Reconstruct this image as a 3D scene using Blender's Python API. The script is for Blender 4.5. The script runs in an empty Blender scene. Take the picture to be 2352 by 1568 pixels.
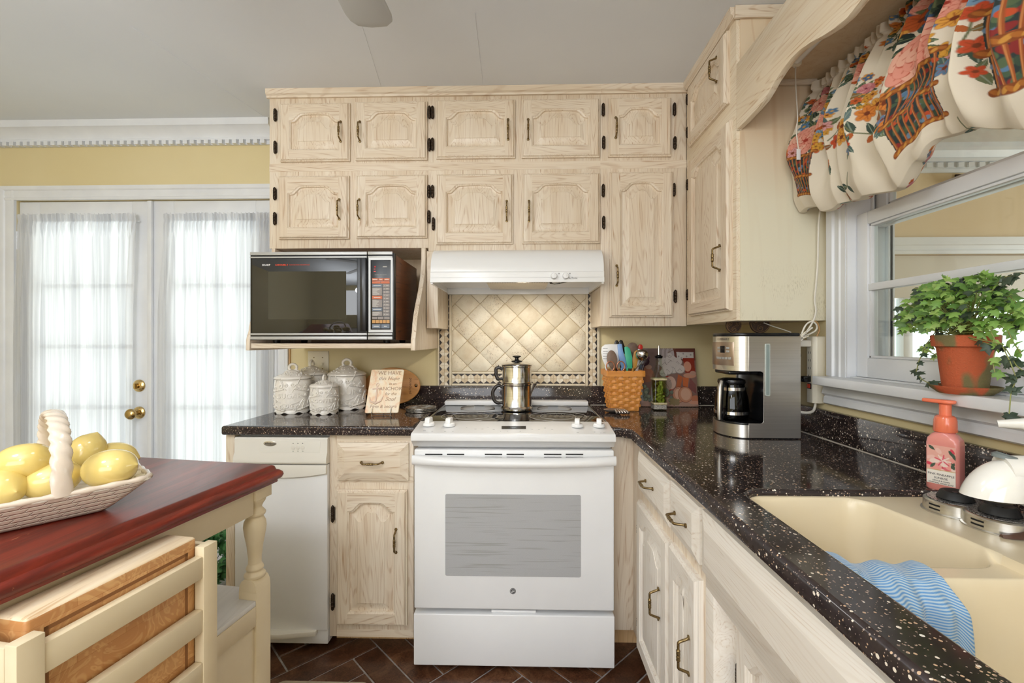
import bpy, bmesh, math, random
import numpy as np
from mathutils import Vector, Matrix
random.seed(7)
SC = bpy.context.scene
COL = SC.collection
PI = math.pi

# ------------------------------------------------------------------ camera geometry
F, CX, HOR, CAMH, TH = 1040.0, 1176.0, 780.0, 1.26, 0.025
_fw = Vector((-math.sin(TH), math.cos(TH), 0)); _rt = Vector((math.cos(TH), math.sin(TH), 0)); _up = Vector((0, 0, 1))
def _ray(u, v): return _fw + _rt*((u-CX)/F) + _up*((HOR-v)/F)
def atY(u, v, Y):
    d = _ray(u, v); return d*(Y/d.y) + Vector((0, 0, CAMH))
def atX(u, v, X):
    d = _ray(u, v); return d*(X/d.x) + Vector((0, 0, CAMH))
def atZ(u, v, Z):
    d = _ray(u, v); return d*((Z-CAMH)/d.z) + Vector((0, 0, CAMH))
cd = bpy.data.cameras.new('camera'); cam = bpy.data.objects.new('camera', cd); COL.objects.link(cam)
cam.location = (0, 0, CAMH); cam.rotation_euler = (PI/2, 0, TH)
cd.sensor_width = 36; cd.lens = F/2352*36; cd.shift_y = -4/2352; cd.clip_start = 0.02
SC.camera = cam

# ------------------------------------------------------------------ materials
def lin(c):
    if isinstance(c, str):
        c = tuple(int(c[i:i+2], 16)/255 for i in (0, 2, 4))
    return tuple((x/12.92 if x <= .04045 else ((x+.055)/1.055)**2.4) for x in c[:3]) + (1,)
class NT:
    def __init__(s, name):
        s.m = bpy.data.materials.new(name); s.m.use_nodes = True
        s.t = s.m.node_tree; s.n = s.t.nodes; s.b = s.n['Principled BSDF']; s.out = s.n['Material Output']
    def node(s, typ, **kw):
        n = s.n.new(typ)
        for k, v in kw.items():
            if k.startswith('i_'):
                n.inputs[k[2:].replace('_', ' ')].default_value = v
            else: setattr(n, k, v)
        return n
    def link(s, a, b): s.t.links.new(a, b)
    def set(s, **kw):
        names = dict(col='Base Color', rough='Roughness', metal='Metallic', spec='Specular IOR Level', trans='Transmission Weight', ior='IOR', coat='Coat Weight', crough='Coat Roughness', sheen='Sheen Weight', alpha='Alpha', sss='Subsurface Weight', aniso='Anisotropic', emis='Emission Color', estr='Emission Strength')
        for k, v in kw.items():
            s.b.inputs[names[k]].default_value = v
        return s
    def coords(s, scale=(1, 1, 1), kind='Object', rot=(0, 0, 0)):
        tc = s.node('ShaderNodeTexCoord'); mp = s.node('ShaderNodeMapping')
        mp.inputs['Scale'].default_value = scale; mp.inputs['Rotation'].default_value = rot
        s.link(tc.outputs[kind], mp.inputs['Vector']); return mp.outputs['Vector']
    def noise(s, vec, scale=1, detail=3, rough=.55, dist=0):
        n = s.node('ShaderNodeTexNoise'); n.inputs['Scale'].default_value = scale; n.inputs['Detail'].default_value = detail
        n.inputs['Roughness'].default_value = rough; n.inputs['Distortion'].default_value = dist
        if vec is not None: s.link(vec, n.inputs['Vector'])
        return n.outputs['Fac']
    def ramp(s, fac, stops, interp='LINEAR'):
        r = s.node('ShaderNodeValToRGB'); r.color_ramp.interpolation = interp
        e = r.color_ramp.elements
        while len(e) < len(stops): e.new(.5)
        for i, (p, c) in enumerate(stops):
            e[i].position = p; e[i].color = c if len(c) == 4 else tuple(c)+(1,)
        s.link(fac, r.inputs['Fac']); return r.outputs['Color']
    def math(s, op, a, b=None):
        n = s.node('ShaderNodeMath', operation=op)
        for i, x in enumerate((a, b)):
            if x is None: continue
            if isinstance(x, (int, float)): n.inputs[i].default_value = x
            else: s.link(x, n.inputs[i])
        return n.outputs[0]
    def mix(s, fac, a, b, blend='MIX'):
        n = s.node('ShaderNodeMix', data_type='RGBA', blend_type=blend)
        for i, x in ((0, fac), (6, a), (7, b)):
            if isinstance(x, (int, float)): n.inputs[i].default_value = x
            elif isinstance(x, tuple): n.inputs[i].default_value = x
            else: s.link(x, n.inputs[i])
        return n.outputs[2]
    def base(s, c): s.link(c, s.b.inputs['Base Color']); return s
    def bump(s, h, strength=.2, dist=.002):
        b = s.node('ShaderNodeBump'); b.inputs['Strength'].default_value = strength; b.inputs['Distance'].default_value = dist
        s.link(h, b.inputs['Height']); s.link(b.outputs['Normal'], s.b.inputs['Normal']); return s
def plain(name, c, rough=.4, metal=0, **kw):
    t = NT(name); t.set(col=lin(c), rough=rough, metal=metal, **kw); return t.m
def mottled(name, c1, c2, scale=8, rough=.5, bump=0, bscale=60, **kw):
    t = NT(name); v = t.coords()
    t.base(t.ramp(t.noise(v, scale, 4), [(.35, lin(c1)), (.65, lin(c2))])); t.set(rough=rough, **kw)
    if bump: t.bump(t.noise(v, bscale, 3), bump, .003)
    return t.m
def wood(name, base, dark, axis='z', fine=1.0, rough=.38, ring=.5, light=None, spec=.4, offs=0):
    """grain runs along axis"""
    t = NT(name)
    s1 = {'x': (.7, 7, 7), 'y': (7, .7, 7), 'z': (7, 7, .7)}[axis]
    s2 = {'x': (5, 190, 190), 'y': (190, 5, 190), 'z': (190, 190, 5)}[axis]
    s3 = {'x': (1.2, 26, 26), 'y': (26, 1.2, 26), 'z': (26, 26, 1.2)}[axis]
    n1 = t.noise(t.coords(s1), 1, 2, .5, .35)
    rings = t.math('SINE', t.math('MULTIPLY', n1, 230.0*fine))
    rr = t.ramp(rings, [(.35, (0, 0, 0)), (.95, (1, 1, 1))])
    pores = t.ramp(t.noise(t.coords(s2), 1, 2, .6), [(.52, (0, 0, 0)), (.68, (1, 1, 1))])
    n3 = t.ramp(t.noise(t.coords(s3), 1, 3), [(.35, lin(base)), (.68, lin(light or base))])
    a = t.math('MULTIPLY', rr, pores)
    f = t.math('ADD', t.math('MULTIPLY', a, ring), t.math('MULTIPLY', rr, ring*.35))
    f = t.math('ADD', f, t.math('MULTIPLY', pores, ring*.22))
    t.base(t.mix(f, n3, lin(dark))); t.set(rough=rough, spec=spec)
    t.bump(pores, .05, .001)
    return t.m
M = {}
OAK, OAKD, OAKL = 'DDCBB3', 'AE8761', 'E8DBC8'
M['oak_v'] = wood('pickled oak upright', OAK, OAKD, 'z', light=OAKL, ring=.5, rough=.34)
M['oak_h'] = wood('pickled oak crosswise', OAK, OAKD, 'x', light=OAKL, ring=.5, rough=.34)
M['oak_y'] = wood('pickled oak along the wall', OAK, OAKD, 'y', light=OAKL, ring=.5, rough=.34)
M['ply'] = wood('pale veneer', 'DCC3A0', 'C49C72', 'z', fine=.35, light='E2CDAE', ring=.3, rough=.45)
M['oak_lit'] = wood('lit pickled oak', 'E6D5BA', 'C09A6E', 'y', light='EEE1CB', ring=.5, rough=.4)  # lighter copy of the oak, window-side brightness put into its colour
M['oak_white'] = wood('lit whitened oak', 'E9E0D3', 'C5AE93', 'y', light='F1EAE0', ring=.38, rough=.4)  # same oak made whiter: stronger light on the right base cabinets painted in
M['oak_lit_white_v'] = wood('lit whitened oak upright', 'E9E0D3', 'C5AE93', 'z', light='F1EAE0', ring=.38, rough=.4)  # upright grain of the whitened copy, light painted in likewise
M['oak_dark'] = wood('raw oak', 'CFA877', 'A87B4C', 'z', light='DDBB8E', ring=.6, rough=.5)
M['bronze'] = mottled('dark bronze', '2A211A', '46382B', 200, .45, metal=.7)
M['brass_old'] = mottled('antique brass', '6F5B3C', '8F7A52', 150, .33, metal=.9)
M['brass'] = plain('polished brass', 'C9AE78', .18, 1)
M['white_gloss'] = plain('white enamel', 'EEEEEE', .18, spec=.5)
M['white_app'] = mottled('white appliance paint', 'E9E9EA', 'EEEEEE', 3, .28)
M['offwhite'] = plain('off white plastic', 'E9E5DC', .35)
M['white_paint'] = mottled('white trim paint', 'DEE0E4', 'E6E8EB', 5, .32)
M['ivory'] = plain('ivory plastic', 'E4DCC8', .4)
M['black'] = plain('black plastic', '121214', .25)
M['black_matte'] = plain('matte black rubber', '1D1D1E', .6)
M['chrome'] = plain('chrome', 'D9D9DA', .12, 1)
M['dark'] = plain('dark gap', '0B0B0B', .8)
t = NT('brushed steel'); v = t.coords((3, 3, 220)); n = t.noise(v, 1, 3)
t.base(t.ramp(n, [(.3, lin('CFCCC6')), (.7, lin('DAD7D1'))])); t.set(rough=.3, metal=1); M['steel'] = t.m
t = NT('polished aluminium'); v = t.coords((2, 2, 90)); t.base(t.ramp(t.noise(v, 1, 2), [(.3, lin('C6C4C2')), (.7, lin('E4E2E0'))])); t.set(rough=.14, metal=1); M['alu'] = t.m
# speckled dark worktop
t = NT('speckled dark worktop'); v = t.coords((1, 1, 1))
cols = [t.ramp(t.noise(v, 40, 3), [(.3, lin('2A2323')), (.7, lin('3B3231'))])]
c = cols[0]
for sc, thr, colr in ((95, .14, 'E8DCCB'), (150, .17, 'C9A98A'), (240, .2, 'A08C7E'), (60, .08, 'F4EEE4')):
    vo = t.node('ShaderNodeTexVoronoi'); vo.inputs['Scale'].default_value = sc; t.link(v, vo.inputs['Vector'])
    rnd = t.node('ShaderNodeSeparateColor'); t.link(vo.outputs['Color'], rnd.inputs[0])
    lim = t.math('MULTIPLY', rnd.outputs[0], thr*2)
    msk = t.math('MULTIPLY', t.math('LESS_THAN', vo.outputs['Distance'], lim), t.math('GREATER_THAN', rnd.outputs[1], .5))
    c = t.mix(msk, c, lin(colr))
t.base(c); t.set(rough=.1, spec=.5); M['counter'] = t.m
# painted walls / ceiling
def paint(name, c1, c2, bump=.06, bs=180, rough=.6):
    t = NT(name); v = t.coords()
    t.base(t.ramp(t.noise(v, 1.6, 3), [(.3, lin(c1)), (.7, lin(c2))])); t.set(rough=rough)
    t.bump(t.noise(v, bs, 3), bump, .002); return t.m
M['wall'] = paint('straw yellow wall paint', 'DBCA9A', 'E0D1A6')
M['wall_tan'] = paint('warm tan wall paint', 'DCC49C', 'E0CAA6')
M['ceiling'] = paint('pale grey ceiling paint', 'E2E6EC', 'E7EBF0', .2, 45, .7)
M['ceiling_rough'] = paint('stippled ceiling', 'D0CBC4', 'DAD6D0', .9, 70, .8)
M['cream'] = mottled('cream island paint', 'DDCBA8', 'E2D2B2', 6, .42, .05, 90)
M['sinkstone'] = mottled('biscuit sink', 'E6D5B3', 'E9DABB', 4, .22)
M['mahogany'] = wood('red mahogany', '5C1C10', '2E0B07', 'y', fine=.35, light='78281A', ring=.45, rough=.2, spec=.5)
def glassy(name, tint, rough=.02, transp=.88, spec_col='FFFFFF'):
    """thin pane: mostly see-through with a mirror share"""
    t = NT(name); tr = t.node('ShaderNodeBsdfTransparent'); tr.inputs[0].default_value = lin(tint)
    gl = t.node('ShaderNodeBsdfGlossy'); gl.inputs['Roughness'].default_value = rough
    lw = t.node('ShaderNodeLayerWeight'); lw.inputs[0].default_value = .5
    fr = t.math('ADD', t.math('MULTIPLY', t.math('POWER', lw.outputs['Facing'], 4.0), .5), .04)
    mx = t.node('ShaderNodeMixShader'); t.link(fr, mx.inputs[0]); t.link(tr.outputs[0], mx.inputs[1]); t.link(gl.outputs[0], mx.inputs[2])
    t.link(mx.outputs[0], t.out.inputs[0]); return t.m
M['pane'] = glassy('window pane', 'F6FAF8')
M['jar'] = glassy('clear bottle glass', 'F0F5EE')
M['smoke'] = glassy('carafe glass', '8E9296')
def attr_mat(name, rough=.7, sheen=0, bumpscale=0, translucent=0, spec=.3, coat=0):
    t = NT(name); a = t.node('ShaderNodeAttribute'); a.attribute_name = 'Col'
    t.base(a.outputs['Color']); t.set(rough=rough, spec=spec, coat=coat)
    if sheen: t.set(sheen=sheen)
    if bumpscale: t.bump(t.noise(t.coords(), bumpscale, 2), .15, .001)
    if translucent:
        tl = t.node('ShaderNodeBsdfTranslucent'); t.link(a.outputs['Color'], tl.inputs[0])
        mx = t.node('ShaderNodeMixShader'); mx.inputs[0].default_value = translucent
        t.link(t.b.outputs[0], mx.inputs[1]); t.link(tl.outputs[0], mx.inputs[2]); t.link(mx.outputs[0], t.out.inputs[0])
    return t.m

# ------------------------------------------------------------------ mesh builder
class MB:
    def __init__(s): s.v = []; s.f = []; s.m = []; s.cur = 0
    def add(s, vs, fs, m=None):
        o = len(s.v); s.v.extend([tuple(x) for x in vs]); m = s.cur if m is None else m
        for f in fs: s.f.append(tuple(i+o for i in f)); s.m.append(m)
        return s
    def box(s, x0, x1, y0, y1, z0, z1, m=None):
        if x0 > x1: x0, x1 = x1, x0
        if y0 > y1: y0, y1 = y1, y0
        if z0 > z1: z0, z1 = z1, z0
        vs = [(x0,y0,z0),(x1,y0,z0),(x1,y1,z0),(x0,y1,z0),(x0,y0,z1),(x1,y0,z1),(x1,y1,z1),(x0,y1,z1)]
        return s.add(vs, [(3,2,1,0),(4,5,6,7),(0,1,5,4),(1,2,6,5),(2,3,7,6),(3,0,4,7)], m)
    def prism(s, poly, fn, c0, c1, m=None):
        n = len(poly); vs = [fn(a, b, c0) for a, b in poly] + [fn(a, b, c1) for a, b in poly]
        fs = [tuple(range(n))[::-1], tuple(range(n, 2*n))] + [(i, (i+1) % n, n+(i+1) % n, n+i) for i in range(n)]
        return s.add(vs, fs, m)
    def loops(s, loops, cap0=True, cap1=True, m=None, close=True):
        n = len(loops[0]); vs = [p for l in loops for p in l]; fs = []
        for k in range(len(loops)-1):
            for i in range(n if close else n-1):
                j = (i+1) % n; fs.append((k*n+i, k*n+j, (k+1)*n+j, (k+1)*n+i))
        if cap0: fs.append(tuple(range(n))[::-1])
        if cap1: fs.append(tuple(range((len(loops)-1)*n, len(loops)*n)))
        return s.add(vs, fs, m)
    def lathe(s, prof, c=(0, 0, 0), seg=32, m=None, xf=None, sx=1, sy=1):
        L = []
        for r, z in prof:
            L.append([(r*sx*math.cos(2*PI*i/seg), r*sy*math.sin(2*PI*i/seg), z) for i in range(seg)])
        if xf is not None: L = [[tuple(xf @ Vector(p)) for p in l] for l in L]
        L = [[(p[0]+c[0], p[1]+c[1], p[2]+c[2]) for p in l] for l in L]
        return s.loops(L, m=m)
    def tube(s, pts, r, seg=10, m=None, caps=True, flat=1.0):
        P = [Vector(p) for p in pts]; n = len(P)
        R = r if isinstance(r, (list, tuple)) else [r]*n
        T = [(P[min(i+1, n-1)]-P[max(i-1, 0)]).normalized() for i in range(n)]
        a = Vector((0, 0, 1)) if abs(T[0].z) < .9 else Vector((1, 0, 0))
        N = (a - T[0]*a.dot(T[0])).normalized(); L = []
        for i in range(n):
            N = (N - T[i]*N.dot(T[i])); N = N.normalized() if N.length > 1e-6 else T[i].orthogonal().normalized()
            B = T[i].cross(N)
            L.append([tuple(P[i] + N*(R[i]*math.cos(2*PI*k/seg)) + B*(R[i]*flat*math.sin(2*PI*k/seg))) for k in range(seg)])
        return s.loops(L, caps, caps, m)
    def grid(s, fn, nu, nv, m=None, wrap=False):
        vs = [fn(i/(nu if wrap else nu-1), j/(nv-1)) for j in range(nv) for i in range(nu)]
        fs = []
        for j in range(nv-1):
            for i in range(nu if wrap else nu-1):
                k = (i+1) % nu; fs.append((j*nu+i, j*nu+k, (j+1)*nu+k, (j+1)*nu+i))
        return s.add(vs, fs, m)
    def sphere(s, c, r, seg=20, rings=12, xf=None, m=None):
        if not isinstance(r, (tuple, list)): r = (r, r, r)
        vs = [Vector((0, 0, -r[2]))]
        for j in range(1, rings):
            a = -PI/2 + PI*j/rings
            for i in range(seg):
                b = 2*PI*i/seg; vs.append(Vector((r[0]*math.cos(a)*math.cos(b), r[1]*math.cos(a)*math.sin(b), r[2]*math.sin(a))))
        vs.append(Vector((0, 0, r[2]))); fs = []
        for i in range(seg): fs.append((0, 1+(i+1) % seg, 1+i))
        for j in range(rings-2):
            for i in range(seg):
                k = (i+1) % seg; fs.append((1+j*seg+i, 1+j*seg+k, 1+(j+1)*seg+k, 1+(j+1)*seg+i))
        last = len(vs)-1
        for i in range(seg): fs.append((last, 1+(rings-2)*seg+i, 1+(rings-2)*seg+(i+1) % seg))
        if xf is not None: vs = [xf @ p for p in vs]
        return s.add([p+Vector(c) for p in vs], fs, m)
    def mesh(s, me, fn=None, m=None):
        vs = [fn(v.co) if fn else tuple(v.co) for v in me.vertices]
        return s.add(vs, [tuple(p.vertices) for p in me.polygons], m)
    def build(s, name, mats, parent=None, bevel=0, seg=2, smooth=True, ang=38, xf=None, colors=None, fix=True):
        me = bpy.data.meshes.new(name)
        vs = s.v if xf is None else [tuple(xf @ Vector(p)) for p in s.v]
        org = Vector((0, 0, 0))
        if parent is not None: org = parent_org(parent)
        vs = [(p[0]-org[0], p[1]-org[1], p[2]-org[2]) for p in vs]
        me.from_pydata(vs, [], s.f)
        for p, k in zip(me.polygons, s.m): p.material_index = k
        mats = mats if isinstance(mats, (list, tuple)) else [mats]
        for mm in mats: me.materials.append(M[mm] if isinstance(mm, str) else mm)
        if colors is not None:
            a = me.color_attributes.new('Col', 'FLOAT_COLOR', 'POINT')
            a.data.foreach_set('color', np.asarray(colors, dtype=np.float32).ravel())
        if bevel or fix:
            bm = bmesh.new(); bm.from_mesh(me)
            if fix: bmesh.ops.recalc_face_normals(bm, faces=bm.faces)
            if bevel:
                es = [e for e in bm.edges if len(e.link_faces) == 2 and e.calc_face_angle(0) > .5]
                bmesh.ops.bevel(bm, geom=es, offset=bevel, segments=seg, affect='EDGES', clamp_overlap=True, profile=.5)
            bm.to_mesh(me); bm.free()
        if smooth:
            me.polygons.foreach_set('use_smooth', [True]*len(me.polygons))
            me.set_sharp_from_angle(angle=math.radians(ang))
        o = bpy.data.objects.new(name, me); COL.objects.link(o)
        if parent is not None: o.parent = parent
        return o
ORG = {}
def parent_org(p):
    o = Vector((0, 0, 0))
    while p is not None:
        o += p.location; p = p.parent
    return o
def tag(o, label=None, cat=None, group=None, kind=None):
    if label: o['label'] = label
    if cat: o['category'] = cat
    if group: o['group'] = group
    if kind: o['kind'] = kind
    return o
def thing(name, label, cat, loc=(0, 0, 0), group=None):
    o = bpy.data.objects.new(name, None); o.empty_display_size = .05; COL.objects.link(o); o.location = loc
    return tag(o, label, cat, group)
def struct(o, label=None):
    o['kind'] = 'structure'
    return o
def curve_mesh(loops, depth, bevel=0, res=2):
    """flat filled outline (with holes) extruded: mesh in XY, z from 0 to depth"""
    cu = bpy.data.curves.new('outline', 'CURVE'); cu.dimensions = '2D'; cu.fill_mode = 'BOTH'
    cu.extrude = max(depth/2-bevel, 1e-5); cu.bevel_depth = bevel; cu.bevel_resolution = res; cu.offset = -bevel
    for l in loops:
        sp = cu.splines.new('POLY'); sp.points.add(len(l)-1); sp.use_cyclic_u = True
        for p, q in zip(sp.points, l): p.co = (q[0], q[1], 0, 1)
    o = bpy.data.objects.new('outline', cu); COL.objects.link(o)
    dg = bpy.context.evaluated_depsgraph_get(); dg.update()
    me = bpy.data.meshes.new_from_object(o.evaluated_get(dg))
    for v in me.vertices: v.co.z += depth/2
    bpy.data.objects.remove(o); bpy.data.curves.remove(cu); return me
def text_mesh(txt, size=.02, extrude=.0006, align='CENTER', shear=0, bevel=0, spacing=1.0):
    cu = bpy.data.curves.new('lettering', 'FONT'); cu.body = txt; cu.size = size; cu.extrude = extrude; cu.align_x = align; cu.align_y = 'CENTER'
    cu.resolution_u = 3; cu.shear = shear; cu.bevel_depth = bevel; cu.bevel_resolution = 1; cu.space_character = spacing
    o = bpy.data.objects.new('lettering', cu); COL.objects.link(o)
    dg = bpy.context.evaluated_depsgraph_get(); dg.update()
    me = bpy.data.meshes.new_from_object(o.evaluated_get(dg))
    bpy.data.objects.remove(o); bpy.data.curves.remove(cu); return me
def put_text(mb, txt, org, ex, ey, size, extrude=.0006, **kw):
    m = kw.pop('m', None)
    me = text_mesh(txt, size, extrude, **kw); o = Vector(org); ex = Vector(ex); ey = Vector(ey); en = ex.cross(ey)
    mb.mesh(me, lambda c: tuple(o + ex*c.x + ey*c.y + en*c.z), m)
def rrect(x0, x1, y0, y1, r, n=6):
    out = []
    for cx, cy, a0 in ((x1-r, y1-r, 0), (x0+r, y1-r, PI/2), (x0+r, y0+r, PI), (x1-r, y0+r, 1.5*PI)):
        for k in range(n+1):
            a = a0 + PI/2*k/n; out.append((cx+r*math.cos(a), cy+r*math.sin(a)))
    return out
class Fr:
    """a panel frame: x across, z up, d outwards"""
    def __init__(s, o, ex, ez, eo): s.o, s.ex, s.ez, s.eo = Vector(o), Vector(ex), Vector(ez), Vector(eo)
    def __call__(s, x, z, d=0): return tuple(s.o + s.ex*x + s.ez*z + s.eo*d)
    def at(s, x, z, d=0): return Fr(s(x, z, d), s.ex, s.ez, s.eo)
def FB(x, y, z): return Fr((x, y, z), (1, 0, 0), (0, 0, 1), (0, -1, 0))     # on a wall that faces the camera
def FR(x, y, z): return Fr((x, y, z), (0, -1, 0), (0, 0, 1), (-1, 0, 0))    # on the window side, facing left
def fbox(mb, fr, x0, x1, z0, z1, d0, d1, m=None):
    vs = [fr(x, z, d) for d in (d0, d1) for (x, z) in ((x0, z0), (x1, z0), (x1, z1), (x0, z1))]
    return mb.add(vs, [(3,2,1,0),(4,5,6,7),(0,1,5,4),(1,2,6,5),(2,3,7,6),(3,0,4,7)], m)

# ------------------------------------------------------------------ cabinet parts
def ss(t): t = max(0, min(1, t)); return t*t*(3-2*t)
def handle(parent, fr, x, z, vertical=True, L=.092, mat='brass_old'):
    mb = MB(); ps = []; rs = []
    n = 30
    for i in range(n+1):
        t = i/n; a = (t-.5)*L
        e = min(t, 1-t)
        d = .028*ss(e/.16)
        r = .0036
        if e < .02: r = .006
        if abs(t-.5) < .16: r = .0042 + .0014*abs(math.sin((t-.5)*58))
        ps.append(fr(x, z+a, d) if vertical else fr(x+a, z, d)); rs.append(r)
    mb.tube(ps, rs, 10)
    for sgn in (-1, 1):
        a = sgn*L/2
        p0 = fr(x, z+a, 0) if vertical else fr(x+a, z, 0); p1 = fr(x, z+a, .004) if vertical else fr(x+a, z, .004)
        mb.tube([p0, p1], .0062, 10)
    return mb.build('handle', mat, parent)
def hinge(parent, fr, x, z, h=.062):
    mb = MB(); ps = []; rs = []
    for i in range(25):
        t = i/24; e = min(t, 1-t)
        r = .0068*ss(.35+e/.12*.65) if e > .02 else .002
        if .28 < t < .72: r = .0072 + .0008*math.sin(t*90)
        ps.append(fr(x, z+(t-.5)*h, .008)); rs.append(r)
    mb.tube(ps, rs, 10); fbox(mb, fr, x-.007, x+.007, z-h*.36, z+h*.36, 0, .008)
    return mb.build('hinge', 'bronze', parent)
def door_mesh(fr, w, h, t=.021, arch=True, sw=.047, rt=.052, rb=.05, ra=.032, mats=('oak_v', 'oak_h')):
    mb = MB(); c = .011
    def rect(i, d): return [fr(i, i, d), fr(w-i, i, d), fr(w-i, h-i, d), fr(i, h-i, d)]
    mb.loops([rect(0, 0), rect(0, t*.55), rect(c*.35, t*.62), rect(c*.8, t*.97), rect(c, t)], True, False, 0)
    il, ir, b = sw, w-sw, rb; s = h-rt-(ra if arch else 0)
    n = 24
    def loop(i, d):
        l, r, bb, s_ = il+i, ir-i, b+i, s-i
        pts = [(l, bb), (r, bb)]
        for k in range(n+1):
            x = r - (r-l)*k/n; e = min(x-l, r-x)
            y = s_
            if arch:
                run = min(.055, (r-l)*.3)
                y += ra*ss((e-.010-i*.1)/(run-.010)) + .004*ss(e/((r-l)/2))
            pts.append((x, y))
        return [fr(x, y, d) for x, y in pts]
    A = loop(0, t)
    # front frame
    mb.add([fr(c, c, t), fr(il, c, t), fr(il, h-c, t), fr(c, h-c, t)], [(0, 1, 2, 3)], 0)
    mb.add([fr(ir, c, t), fr(w-c, c, t), fr(w-c, h-c, t), fr(ir, h-c, t)], [(0, 1, 2, 3)], 0)
    mb.add([fr(il, c, t), fr(ir, c, t), fr(ir, b, t), fr(il, b, t)], [(0, 1, 2, 3)], 1)
    arc = A[2:]
    top = [fr(ir-(ir-il)*k/n, h-c, t) for k in range(n+1)]
    mb.add(arc+top, [(k, k+1, n+2+k, n+1+k) for k in range(n)], 1)
    mb.loops([A, loop(.0015, t-.0022), loop(.004, t-.0038), loop(.0065, t-.0048), loop(.0085, t-.0125), loop(.0125, t-.0135), loop(.016, t-.0130), loop(.041, t-.0035), loop(.0425, t-.0015), loop(.0440, t-.0012)], False, True, 0)
    return mb, list(mats)
def door(parent, fr, w, h, hand=None, mats=('oak_v', 'oak_h'), **kw):
    mb, ms = door_mesh(fr, w, h, mats=mats, **kw)
    o = mb.build('door', ms, parent, ang=25)
    if hand: handle(o, fr.at(0, 0, .02), hand[0], hand[1], True)
    return o
def drawer_front(parent, fr, w, h, mats, name='drawer', hd=True, rim=.03, L=.085):
    mb = MB(); t = .02
    def rect(i, d): return [fr(i, i, d), fr(w-i, i, d), fr(w-i, h-i, d), fr(i, h-i, d)]
    mb.loops([rect(0, 0), rect(0, t*.5), rect(.005, t*.6), rect(.006, t*.62), rect(rim-.002, t*.97), rect(rim, t)], True, True, 0)
    o = mb.build(name, mats, parent, ang=8)
    if hd: handle(o, fr.at(0, 0, t), w/2, h/2, False, L)
    return o

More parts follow.
